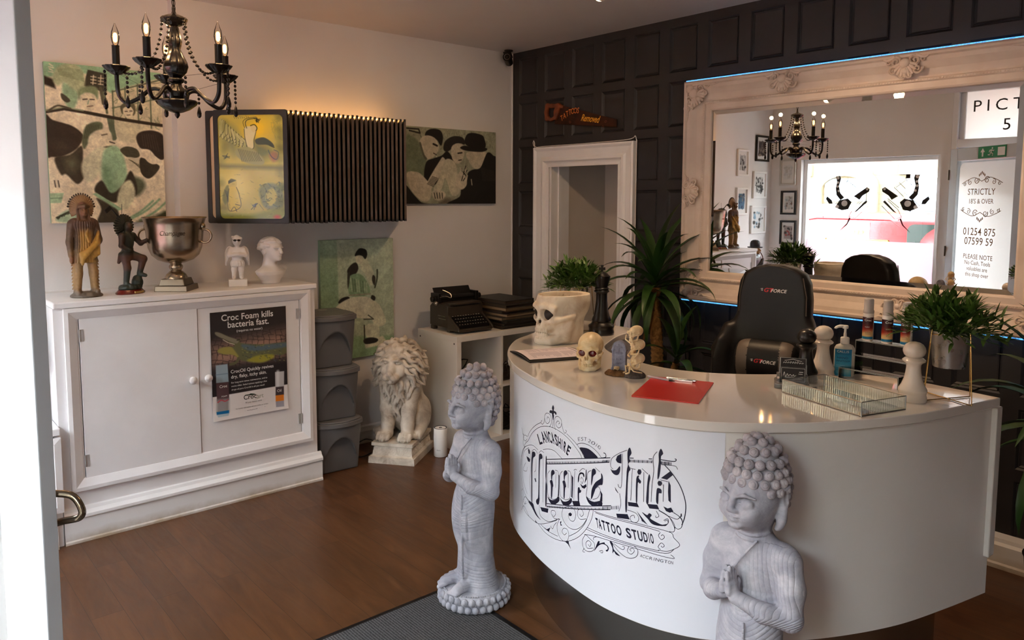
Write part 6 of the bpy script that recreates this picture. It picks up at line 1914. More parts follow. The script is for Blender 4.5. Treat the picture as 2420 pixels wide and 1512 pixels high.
# warm strip light tucked behind the racks' top edge
sl = thing('strip_light', 'warm strip light hidden behind the top of the poster racks', 'light', (0.12, -1.62, RZ + 0.664))
mb = MB(); mb.box(-0.012, -0.40, -0.006, 0.012, 0.45, 0.0); mb.build('holder', M_RACK, sl)
mb = MB(); mb.cyl((0, -0.39, 0.008), (0, 0.44, 0.008), 0.007, 10)
mb.build('glowing_tube', mat('warm_glow', (1, 0.55, 0.2, 1), 0.5, emit=(1.0, 0.48, 0.14, 1), estr=9.0), sl, 60)

# --- security camera in the corner
cc = thing('security_camera', 'small black security camera on the ceiling in the room corner', 'camera', (0.085, -0.115, H), 0.70)
M_CAMB = mat('black_camera_plastic', rgb(18, 16, 16), 0.35)
mb = MB(); mb.lathe([(0.034, 0.0), (0.034, -0.008), (0.020, -0.014), (0.012, -0.020), (0.012, -0.050), (0, -0.052)], 20); mb.ball((0, -0.006, -0.052), 0.017); mb.build('mount', M_CAMB, cc, 50)
Mx = Matrix.Translation((0, -0.015, -0.075)) @ Matrix.Rotation(-0.22, 4, 'X')
mb = MB(); mb.M = Mx; mb.tube([(0, 0.055, 0), (0, 0.05, 0), (0, -0.045, 0), (0, -0.062, 0)], [0.020, 0.030, 0.033, 0.034], 24); mb.box(-0.030, -0.07, 0.028, 0.030, 0.03, 0.036); mb.build('housing', M_CAMB, cc, 40)
mb = MB(); mb.M = Mx
for i in range(12):
    a = 2 * PI * i / 12; mb.ball((0.021 * math.cos(a), -0.062, 0.021 * math.sin(a)), 0.0035, 6, 5)
mb.build('led_ring', mat('pale_led', rgb(150, 140, 132), 0.3), cc, 60)
mb = MB(); mb.M = Mx; mb.ball((0, -0.060, 0), (0.012, 0.008, 0.012)); mb.build('lens', mat('dark_lens', rgb(30, 20, 18), 0.05, coat=1), cc, 60)

# --- hand saw with painted lettering
sw = thing('hand_saw', 'old hand saw with gold painted lettering hung above the doorway', 'saw', (0.0, -0.006, 0.0))
mb = MB(); mb.prism([(0.560, 2.388), (0.60, 2.378), (1.094, 2.246), (1.096, 2.196), (0.487, 2.262), (0.500, 2.300)], -0.004, -0.0015, 'y')
for i in range(60):
    x = 0.49 + 0.605 * i / 60; z = 2.2617 - 0.1085 * (x - 0.487) / 1.0
    mb.prism([(x, z + 0.002), (x + 0.010, z + 0.001), (x + 0.005, z - 0.006)], -0.0035, -0.002, 'y')
mb.build('blade', mat('dark_rusty_blade', rgb(46, 24, 16), 0.45, 0.5, c2=rgb(70, 34, 20), nscale=14), sw)
s = Sculpt((0.37, -0.03, 2.22), (0.62, 0.015, 2.44), 0.0028)
s.chain([(0.415, -0.006, 2.395), (0.403, -0.006, 2.350), (0.412, -0.006, 2.305)], [0.020, 0.017, 0.019], 0.01)
s.chain([(0.412, -0.006, 2.305), (0.455, -0.006, 2.292), (0.500, -0.006, 2.305)], [0.018, 0.012, 0.014], 0.01)
s.chain([(0.415, -0.006, 2.398), (0.465, -0.006, 2.392), (0.530, -0.006, 2.388), (0.572, -0.006, 2.378)], [0.017, 0.016, 0.016, 0.012], 0.01)
s.chain([(0.530, -0.006, 2.385), (0.512, -0.006, 2.345), (0.505, -0.006, 2.305)], [0.022, 0.024, 0.018], 0.01)
s.D = np.maximum(s.D, (np.abs(s.ax[1][None, :, None] + 0.006) - 0.011).astype(np.float32))
s.build('handle', mat('worn_orange_wood', rgb(128, 62, 24), 0.5, c2=rgb(92, 42, 16), nscale=20), sw)
mb = MB()
dr = Vector((0.494, 0, -0.132)).normalized()
def along(x0, z0, ang, sh=0.0):
    ca, sa = math.cos(ang), math.sin(ang)
    return lambda x, y: (x0 + (x + sh * y) * ca - y * sa, -0.0105, z0 + (x + sh * y) * sa + y * ca)
for i, chx in enumerate('TATTOOS'):
    t = i / 6.0
    add_text(mb, chx, 0.042, along(0.575 + 0.026 * i, 2.276 + 0.018 * math.sin(PI * t * 0.9) + 0.006 * i, 0.25 - 0.45 * t), xs=0.75, bold=0.01)
mb.build('lettering', mat('orange_sign_paint', rgb(206, 110, 40), 0.4), sw)
mb = MB(); add_text(mb, 'Removed', 0.050, along(0.760, 2.262, -0.16, 0.28), 'LEFT', 0.95, 0.70, 0.012)
add_text(mb, 'R', 0.066, along(0.742, 2.258, -0.16, 0.28), 'LEFT', 1, 0.8, 0.0) if False else None
mb.build('lettering', mat('gold_sign_paint', rgb(232, 160, 44), 0.35), sw)
mb = MB()
for (x, z, r, d) in ((0.635, 2.330, 0.012, 1), (0.655, 2.262, 0.011, -1), (1.000, 2.236, 0.012, 1), (0.975, 2.208, 0.010, -1)):
    scroll(mb, lambda u, v: (u, -0.0105, v), (x, z), r, 1.4, d, 0.0012)
mb.build('scrollwork', mat('dull_red_paint', rgb(124, 56, 26), 0.5), sw)

# --- big white mirror on the back wall
M_MFR = mat('cream_painted_frame', rgb(226, 208, 192), 0.45, c2=rgb(214, 194, 178), nscale=6, bump=0.12, bscale=60)
mr = thing('wall_mirror', 'huge white ornate-framed wall mirror behind the gaming chair, edged with blue light', 'mirror', (2.70, -0.050, 1.75), 0.022)
GX, GZ, FWD = 0.80, 0.480, 0.186
def mring(mb, prof):
    for (a, d), (a2, d2) in zip(prof[:-1], prof[1:]):
        A = [(-GX - a, -d, -GZ - a), (GX + a, -d, -GZ - a), (GX + a, -d, GZ + a), (-GX - a, -d, GZ + a)]
        B_ = [(-GX - a2, -d2, -GZ - a2), (GX + a2, -d2, -GZ - a2), (GX + a2, -d2, GZ + a2), (-GX - a2, -d2, GZ + a2)]
        for k in range(4): mb.quad(A[k], A[(k + 1) % 4], B_[(k + 1) % 4], B_[k])
mb = MB()
mring(mb, [(FWD, -0.028), (FWD, 0.030), (FWD - 0.010, 0.042), (FWD - 0.022, 0.044), (FWD - 0.030, 0.034), (FWD - 0.05, 0.030), (FWD - 0.085, 0.012), (FWD - 0.115, 0.004), (0.062, 0.006), (0.056, 0.016), (0.046, 0.018), (0.040, 0.010), (0.012, 0.010), (0.004, 0.006), (0.0, -0.003)])
mb.build('frame', M_MFR, mr, 35)
mb = MB()
# beading along the inner moulding
def bead_row(off, y, step, r):
    for (x0, z0, x1, z1) in ((-GX - off, -GZ - off, GX + off, -GZ - off), (-GX - off, GZ + off, GX + off, GZ + off), (-GX - off, -GZ - off, -GX - off, GZ + off), (GX + off, -GZ - off, GX + off, GZ + off)):
        L_ = math.hypot(x1 - x0, z1 - z0); n = int(L_ / step)
        for i in range(n):
            t = (i + 0.5) / n
            mb.ball((x0 + (x1 - x0) * t, y, z0 + (z1 - z0) * t), (r * 1.2, r * 0.7, r), 6, 4)
bead_row(0.051, -0.0165, 0.014, 0.0042)
mb.build('beading', M_MFR, mr, 60)
def ornament(kind, x, z, rot, sc):
    mb = MB()
    mb.M = Matrix.Translation((x, 0, z)) @ Matrix.Rotation(rot, 4, 'Y') @ Matrix.Scale(sc, 4)
    P = lambda u, v: (u, -0.040 - 0.010 * math.exp(-(u * u + v * v) / 0.004), v)
    def sp_(c, r, t, d, th, ph=0.0): scroll(mb, P, c, r, t, d, th, ph)
    if kind == 'side':      # shell cartouche pointing inwards (local -v), scrolls along the edge
        for i in range(9):
            a = -PI / 2 + (i - 4) * 0.36
            mb.tube([P(0.012 * math.cos(a), 0.010 + 0.012 * math.sin(a)), P(0.040 * math.cos(a), 0.006 + 0.045 * math.sin(a)), P(0.062 * math.cos(a), 0.0 + 0.070 * math.sin(a))], [0.006, 0.010, 0.007], 8)
        mb.ball(P(0, 0.006), (0.030, 0.016, 0.026)); mb.ball(P(0, -0.035), (0.020, 0.014, 0.018))
        for d in (-1, 1):
            sp_((0.050 * d, 0.018), 0.030, 1.5, d, 0.0085, PI / 2); sp_((0.062 * d, -0.030), 0.026, 1.4, -d, 0.0075, 0.3); sp_((0.022 * d, -0.058), 0.020, 1.3, d, 0.0065, 2.0)
            mb.tube([P(q.x, q.y) for q in catmull([(0.055 * d, 0.046, 0), (0.095 * d, 0.030, 0), (0.125 * d, 0.044, 0), (0.155 * d, 0.040, 0)], 5)], [0.010, 0.011, 0.010, 0.010, 0.010, 0.009, 0.009, 0.008, 0.008, 0.007, 0.006, 0.006, 0.005, 0.004, 0.004, 0.003], 8)
            sp_((0.090 * d, 0.020), 0.016, 1.2, d, 0.006, 1.0)
    else:                   # corner: local +u, +v lead out to the corner
        for i in range(8):
            a = PI * 1.25 + (i - 3.5) * 0.34
            mb.tube([P(0.012 * math.cos(a), 0.012 * math.sin(a)), P(0.045 * math.cos(a), 0.045 * math.sin(a)), P(0.078 * math.cos(a), 0.078 * math.sin(a))], [0.007, 0.012, 0.007], 8)
        mb.ball(P(0.010, 0.010), (0.034, 0.018, 0.034)); mb.ball(P(-0.030, -0.030), (0.022, 0.015, 0.022)); mb.ball(P(0.045, 0.045), (0.028, 0.014, 0.028))
        for (c, r, t, d, ph) in (((0.045, -0.040), 0.034, 1.5, 1, 0.0), ((-0.040, 0.045), 0.034, 1.5, -1, PI / 2), ((0.066, -0.092), 0.026, 1.4, -1, 1.0), ((-0.092, 0.066), 0.026, 1.4, 1, 0.5), ((0.010, -0.075), 0.020, 1.3, 1, 2.0), ((-0.075, 0.010), 0.020, 1.3, -1, 3.0)):
            sp_(c, r, t, d, 0.0085, ph)
        for q in (((0.070, 0.02, 0), (0.072, -0.06, 0), (0.062, -0.13, 0), (0.070, -0.19, 0)), ((0.02, 0.070, 0), (-0.06, 0.072, 0), (-0.13, 0.062, 0), (-0.19, 0.070, 0))):
            c_ = catmull(q, 5); mb.tube([P(k.x, k.y) for k in c_], [0.013 - 0.0006 * i for i in range(len(c_))], 8)
    return mb.build('corner_ornament' if kind == 'corner' else 'shell_ornament', M_MFR, mr, 60)
eo_ = GX + FWD - 0.085; ez_ = GZ + FWD - 0.085
for sx, sz, ro in ((1, 1, 0.0), (1, -1, PI / 2), (-1, -1, PI), (-1, 1, -PI / 2)):
    ornament('corner', sx * eo_, sz * ez_, ro, 0.85)
for x in (-0.34, 0.30): ornament('side', x, ez_ + 0.028, 0.0, 0.9)
for x in (-0.34, 0.32): ornament('side', x, -ez_ - 0.028, PI, 0.9)
for sx in (-1, 1): ornament('side', sx * (eo_ + 0.028), 0.0, sx * PI / 2, 0.9)
mb = MB(); bv = 0.024
mb.quad((-GX + bv, 0.002, -GZ + bv), (GX - bv, 0.002, -GZ + bv), (GX - bv, 0.002, GZ - bv), (-GX + bv, 0.002, GZ - bv))
A = [(-GX, 0.0048, -GZ), (GX, 0.0048, -GZ), (GX, 0.0048, GZ), (-GX, 0.0048, GZ)]; B_ = [(-GX + bv, 0.002, -GZ + bv), (GX - bv, 0.002, -GZ + bv), (GX - bv, 0.002, GZ - bv), (-GX + bv, 0.002, GZ - bv)]
for k in range(4): mb.quad(A[k], A[(k + 1) % 4], B_[(k + 1) % 4], B_[k])
mb.build('mirror_glass', M_MIRR, mr)
M_LED, _nt, _b = new_mat('blue_led_strip')
_w = noise(_nt, 160, 2)
_nt.links.new(ramp(_nt, _w, [(0.35, (0.02, 0.12, 0.55, 1)), (0.6, (0.10, 0.45, 0.95, 1))]), _b.inputs['Emission Color']); _b.inputs['Emission Strength'].default_value = 1.2; _b.inputs['Base Color'].default_value = rgb(120, 150, 190)
mb = MB()
e1, e2 = GX + FWD + 0.004, GZ + FWD + 0.005
mb.tube([(-e1, 0.0, e2), (e1, 0.0, e2)], 0.0065, 8); mb.tube([(-e1, 0.0, -e2), (e1, 0.0, -e2)], 0.0065, 8); mb.tube([(e1, 0, -e2), (e1, 0, e2)], 0.0065, 8)
lo_ = mb.build('led_strip', M_LED, mr, 60); lo_['label'] = 'glowing blue led strip round the frame'
mb = MB(); mb.cyl((1.705, -0.02, 1.085), (1.705, -0.02, 0.93), 0.004, 6); mb.tube(catmull([(1.705, -0.02, 0.93), (1.71, -0.03, 0.80), (1.75, -0.02, 0.4), (1.75, -0.02, 0.02)], 5), 0.0035, 6)
mb.box(1.690, -0.035, 1.075, 1.722, -0.01, 1.090)
tag(mb.build('cable', M_CAMB, smooth=60), 'black led cable hanging from the mirror corner down the panelled wall', 'cable')

# --- advertising poster taped on the cupboard door
M_POST = attr_mat('glossy_poster', rough=0.25)
pt = thing('poster', 'foam poster with a crocodile taped to the right cupboard door', 'poster', (CX + 0.0035, -2.569, 0.478), PI / 2)
Q = homog([(85, 195), (955, 118), (990, 1300), (140, 1445)])
PW, PH = 0.436, 0.604
pr = Print(PW, PH, 0.0016, c8(48, 40, 40))
B = lambda pts, c, **k: pr.blob(Q(*pts), c, **k)
pr.poly([(0, 0.30), (1, 0.22), (1, 0.52), (0, 0.50)], c8(150, 116, 100), soft=0.10)
for i in range(14):
    for j in range(8):
        x0, y0 = 110 + 66 * i + rr.uniform(-16, 16), 400 + 56 * j + rr.uniform(-14, 14)
        L([(x0, y0), (x0 + 62 + rr.uniform(-14, 14), y0 + rr.uniform(-18, 18))], 0.007, c8(48, 36, 32), op=0.85); L([(x0, y0), (x0 + rr.uniform(-24, 24), y0 + 52)], 0.007, c8(48, 36, 32), op=0.85)
pr.blend(np.clip(1 - (pr.V - 0.02) / 0.30, 0, 1) * 0.75, c8(44, 38, 38)); pr.blend(np.clip((pr.V - 0.46) / 0.10, 0, 1), c8(40, 34, 36))
# crocodile with gaping jaw
B([(150, 420), (200, 425), (300, 470), (400, 510), (430, 500), (440, 540), (560, 560), (760, 560), (985, 540), (985, 640), (920, 690), (820, 690), (700, 770), (520, 760), (440, 740), (360, 680), (240, 670), (180, 640), (220, 600), (330, 590), (370, 570), (250, 500), (165, 455)], c8(96, 98, 66), soft=0.008)
B([(150, 420), (200, 425), (300, 470), (410, 510), (390, 550), (260, 500), (165, 455)], c8(128, 120, 100), soft=0.006)
B([(180, 640), (220, 600), (330, 590), (380, 640), (430, 720), (350, 680), (240, 670)], c8(148, 138, 70), soft=0.01)
B([(460, 560), (640, 580), (800, 560), (985, 545), (985, 590), (800, 620), (600, 640), (480, 610)], c8(84, 100, 108), soft=0.015)
B([(520, 740), (640, 690), (800, 680), (820, 720), (700, 770), (560, 765)], c8(150, 146, 52), soft=0.015)
for i in range(90):
    x = rr.uniform(450, 980); y = rr.uniform(560, 760); L([(x, y), (x + 10, y + 4)], 0.010, rr.choice((c8(56, 58, 42), c8(150, 148, 84), c8(70, 84, 86))), op=0.6)
L([(420, 720), (390, 770), (330, 790)], 0.035, c8(92, 90, 62), smooth=True); L([(240, 505), (300, 540), (370, 560)], 0.008, c8(220, 205, 180)); L([(400, 512), (430, 505)], 0.012, c8(40, 40, 30))
pr.poly(Q((130, 1165), (1000, 1025), (1000, 1310), (130, 1460)), c8(222, 216, 214))
# bottles
pr.poly(Q((160, 800), (295, 785), (310, 995), (168, 1005)), c8(146, 164, 176)); pr.poly(Q((168, 1005), (310, 990), (318, 1200), (180, 1215)), c8(84, 60, 64)); pr.poly(Q((180, 1195), (318, 1180), (320, 1330), (180, 1345)), c8(150, 146, 146), soft=0.02)
L([(190, 1225), (230, 1200), (270, 1212), (305, 1195)], 0.014, c8(170, 60, 70), smooth=True); pr.poly(Q((176, 1335), (318, 1315), (318, 1350), (178, 1368)), c8(10, 96, 150)); pr.poly(Q((178, 1368), (318, 1350), (312, 1375), (195, 1395)), c8(170, 190, 200)); L([(165, 910), (300, 895)], 0.010, c8(110, 128, 140))
pr.poly(Q((838, 885), (942, 875), (942, 1050), (842, 1060)), c8(186, 184, 186)); L([(870, 880), (872, 1055)], 0.03, c8(222, 222, 224), soft=0.02); pr.poly(Q((846, 1058), (940, 1050), (942, 1150), (846, 1160)), c8(70, 58, 62)); pr.poly(Q((846, 1155), (940, 1145), (942, 1215), (848, 1225)), c8(222, 128, 40)); pr.poly(Q((848, 1225), (942, 1215), (942, 1280), (850, 1288)), c8(150, 148, 158))
curl = lambda u, v: (u, -0.0002 - 0.012 * max(0, v - 0.86) ** 2 * 40 * max(0, 0.25 + abs(u / PW - 0.5)), v)
po = pr.build('printed_sheet', M_POST, pt, lambda x, z: (x, -0.0003 - 0.25 * max(0.0, 0.06 - z) ** 2 * 12 * (0.3 + abs(x / PW - 0.5)), z))
def plines(rows, m):
    mb = MB()
    for (txt, size, x, y, al, sp_, bold) in rows:
        q = Q((x, y))[0]
        add_text(mb, txt, size, lambda a, b_: (q[0] * PW + a, -0.0014, (1 - q[1]) * PH + b_), al, sp_, 0.95, bold)
    o = mb.build('lettering', m, pt); return o
plines([('Croc Foam kills', 0.036, 520, 262, 'CENTER', 1.0, 0.012), ('bacteria fast.', 0.036, 530, 345, 'CENTER', 1.0, 0.012), ('(requires no water)', 0.0145, 542, 402, 'CENTER', 1.0, 0.0),
        ('CrocOil Quickly revives', 0.0195, 330, 895, 'LEFT', 1.0, 0.006), ('dry, flaky, itchy skin.', 0.0195, 335, 955, 'LEFT', 1.0, 0.006),
        ('For long term tattoo maintenance, and to', 0.0095, 338, 1012, 'LEFT', 1.0, 0.0), ('revive older, faded tattoos applying a few', 0.0095, 340, 1052, 'LEFT', 1.0, 0.0), ('drops of pure CrocOil is all you need!', 0.0095, 342, 1092, 'LEFT', 1.0, 0.0),
        ('Croc', 0.016, 205, 1062, 'LEFT', 1.0, 0.01), ('FOAM', 0.009, 230, 1168, 'LEFT', 1.0, 0.0), ('Oil', 0.017, 862, 1118, 'LEFT', 1.0, 0.0)], M_WHITEINK)
plines([('Croc', 0.028, 480, 1200, 'LEFT', 1.0, 0.01), ('All your tattoo needs', 0.0085, 596, 1225, 'CENTER', 1.0, 0.0), ('For further information call your order, or contact', 0.0070, 580, 1280, 'CENTER', 1.0, 0.0), ('www.crocart.co.uk', 0.0165, 580, 1330, 'CENTER', 1.0, 0.004)], mat('dark_print_ink', rgb(40, 36, 38), 0.5))
plines([('art', 0.028, 628, 1185, 'LEFT', 1.0, 0.0)], mat('grey_print_ink', rgb(150, 156, 140), 0.5))
mb = MB(); F = lambda x, y: (Q((x, y))[0][0] * PW, -0.0014, (1 - Q((x, y))[0][1]) * PH)
mb.poly([F(*q) for q in ((480, 1165), (500, 1142), (540, 1138), (560, 1126), (600, 1130), (625, 1140), (560, 1146), (505, 1152))]); mb.build('lettering', mat('dark_green_ink', rgb(30, 52, 40), 0.5), pt)

# ------------------------------------------------------------------ chair, lamps, plants, shelf things
M_LEATH = mat('black_leatherette', rgb(20, 18, 18), 0.42, bump=0.12, bscale=260, spec=0.35)
M_GREYF = mat('grey_leatherette', rgb(92, 82, 74), 0.45, bump=0.12, bscale=260)
gc = thing('gaming_chair', 'black and grey gaming chair behind the counter with a lettered head pillow', 'chair', (2.665, -0.66, 0), 0.26)
HW = np.array([(0.42, 0.20), (0.50, 0.235), (0.70, 0.255), (0.92, 0.262), (1.02, 0.245), (1.08, 0.205), (1.14, 0.178), (1.22, 0.178), (1.30, 0.168), (1.345, 0.145), (1.372, 0.10), (1.385, 0.04)])
def back_sdf(x, y, z):
    hw = np.interp(np.clip(z, 0.42, 1.385), HW[:, 0], HW[:, 1])
    wing = np.clip((1.12 - z) * 9, 0, 1)
    yc = 0.02 - 0.10 * (z - 0.42) * -0.6 - 0.075 * wing * np.clip(np.abs(x) / 0.24, 0, 1.1) ** 3
    qx = np.abs(x) - hw + 0.035; qy = np.abs(y - yc) - 0.050 + 0.035
    return np.maximum(np.sqrt(np.maximum(qx, 0) ** 2 + np.maximum(qy, 0) ** 2) + np.minimum(np.maximum(qx, qy), 0) - 0.035, np.maximum(0.42 - z, z - 1.385))
s = Sculpt((-0.30, -0.16, 0.40), (0.30, 0.20, 1.41), 0.0065)
s.apply(back_sdf, (-0.28, -0.12, 0.42), (0.28, 0.16, 1.39))
for q in (-1, 1):
    s.chain([(0.225 * q, -0.045, 0.50), (0.238 * q, -0.030, 0.75), (0.236 * q, -0.01, 0.95), (0.205 * q, 0.015, 1.06)], [0.040, 0.046, 0.044, 0.034], 0.02)
s.build('backrest', M_LEATH, gc)
for q in (-1, 1):
    s = Sculpt((-0.30, -0.12, 0.45), (0.30, 0.10, 1.05), 0.006)
    s.chain([(0.228 * q, -0.052, 0.56), (0.240 * q, -0.040, 0.75), (0.238 * q, -0.020, 0.92)], [0.030, 0.040, 0.030], 0.01)
    o = s.build('side_bolster', M_GREYF, gc); o['label'] = 'grey side bolster panel'
s = Sculpt((-0.17, -0.06, 1.10), (0.17, 0.12, 1.38), 0.005)
s.apply(lambda x, y, z: np.sqrt((x / (0.145 - 0.14 * (z - 1.13) * 0.35)) ** 4 + ((y - 0.065 - 0.06 * (z - 1.1)) / 0.055) ** 2 + ((z - 1.235) / 0.118) ** 4) ** 0.7 * 0.06 - 0.06, (-0.16, -0.02, 1.11), (0.16, 0.14, 1.365))
hp = s.build('head_pillow', M_LEATH, gc)
def logo_text(parent, w, fn):
    mb = MB(); add_text(mb, 'GT', w, lambda x, y: fn(x - w * 2.05 + 0.28 * y, y), 'LEFT', 1.0, 1.15, 0.02); mb.build('lettering', mat('red_logo', rgb(190, 24, 32), 0.4), parent)
    mb = MB(); add_text(mb, 'FORCE', w * 0.82, lambda x, y: fn(x - w * 0.35 + 0.28 * y, y), 'LEFT', 1.0, 1.05, 0.012)
    for i in range(3): mb.poly([fn(*q) for q in ((-w * 2.6 - 0.003 * i, w * (0.25 + 0.22 * i)), (-w * 2.2, w * (0.30 + 0.22 * i)), (-w * 2.2, w * (0.40 + 0.22 * i)), (-w * 2.5, w * (0.36 + 0.22 * i)))])
    mb.build('lettering', M_WHITEINK, parent)
logo_text(hp, 0.020, lambda x, y: (x, -0.0085 + 0.055 * (1 - math.sqrt(max(0, 1 - (x / 0.16) ** 4))) + 0.06 * (1.255 + y - 1.235) + 0.018, 1.255 + y))
s = Sculpt((-0.17, -0.20, 0.78), (0.17, 0.02, 1.06), 0.005)
s.apply(lambda x, y, z: (np.sqrt((x / 0.155) ** 6 + ((y + 0.055) / 0.075) ** 2 + ((z - 0.925) / 0.105) ** 2) - 1) * 0.07, (-0.16, -0.14, 0.80), (0.16, 0.04, 1.04))
me, V = s.mesh('lumbar_pillow')
lp = link_mesh('lumbar_pillow', me, [M_LEATH, M_GREYF], gc, 180)
for p in me.polygons:
    if 0.075 < abs(p.center.x) < 0.128: p.material_index = 1
logo_text(lp, 0.019, lambda x, y: (x, -0.1330 + 0.075 * (1 - math.sqrt(max(0, 1 - (x / 0.155) ** 6 - ((y + 0.006) / 0.105) ** 2))), 0.931 + y))
mb = MB()
for q in (-1, 1):
    mb.tube([Vector((x, y, z)) for x, y, z in ((0.140 * q, 0.020, 1.33), (0.158 * q, 0.022, 1.24), (0.160 * q, 0.018, 1.15))], 0.0025, 6); mb.tube([(0.265 * q, -0.035, 0.70), (0.255 * q, -0.018, 0.95), (0.225 * q, 0.01, 1.06)], 0.0025, 6)
mb.build('piping', M_GREYF, gc, 60)
s = Sculpt((-0.28, -0.52, 0.36), (0.28, 0.06, 0.54), 0.008)
s.box((0, -0.22, 0.45), (0.235, 0.26, 0.055), 0.05); s.cap((-0.225, -0.44, 0.48), (-0.225, 0.0, 0.48), 0.045, None, 0.03); s.cap((0.225, -0.44, 0.48), (0.225, 0.0, 0.48), 0.045, None, 0.03)
s.build('seat', M_LEATH, gc)
mb = MB(); mb.cyl((0, -0.2, 0.08), (0, -0.2, 0.40), 0.028, 16); mb.build('gas_lift', M_CAMB, gc, 50)
for i in range(5):
    a = 2 * PI * i / 5 + 0.3; mb = MB(); e = (0.31 * math.cos(a), -0.2 + 0.31 * math.sin(a))
    mb.tube([(0, -0.2, 0.10), (e[0], e[1], 0.075)], [0.028, 0.018], 10); mb.cyl((e[0] - 0.015, e[1], 0.027), (e[0] + 0.015, e[1], 0.027), 0.027, 14); mb.build('castor_leg', M_CAMB, gc, 50)

# --- chandelier
M_BLKGL = mat('black_moulded_glass', rgb(16, 14, 15), 0.24, spec=0.5, coat=0.15)
M_BULB, _nt, _b = new_mat('clear_bulb_glass')
_nt.nodes.remove(_b)
_t = N(_nt, 'ShaderNodeBsdfTransparent'); _t.inputs['Color'].default_value = (0.95, 0.93, 0.90, 1); _g = N(_nt, 'ShaderNodeBsdfGlossy'); _g.inputs['Roughness'].default_value = 0.05
_l = N(_nt, 'ShaderNodeLayerWeight'); _l.inputs['Blend'].default_value = 0.25; _x = N(_nt, 'ShaderNodeMixShader')
_nt.links.new(_l.outputs['Fresnel'], _x.inputs[0]); _nt.links.new(_t.outputs[0], _x.inputs[1]); _nt.links.new(_g.outputs[0], _x.inputs[2]); _nt.links.new(_x.outputs[0], _nt.nodes['Material Output'].inputs['Surface'])
M_FILA = mat('glowing_filament', (1, 0.5, 0.15, 1), 0.5, emit=(1.0, 0.46, 0.12, 1), estr=5.0)
def fluted(mb, prof, n, amp, k=40, c=(0, 0, 0)):
    vs = []; fs = []
    for (r, z) in prof:
        for i in range(k):
            a = 2 * PI * i / k; q = r * (1 + amp * math.cos(n * a))
            vs.append((c[0] + q * math.cos(a), c[1] + q * math.sin(a), c[2] + z))
    for j in range(len(prof) - 1):
        for i in range(k): fs.append((j * k + i, j * k + (i + 1) % k, (j + 1) * k + (i + 1) % k, (j + 1) * k + i))
    mb._add(vs, fs)
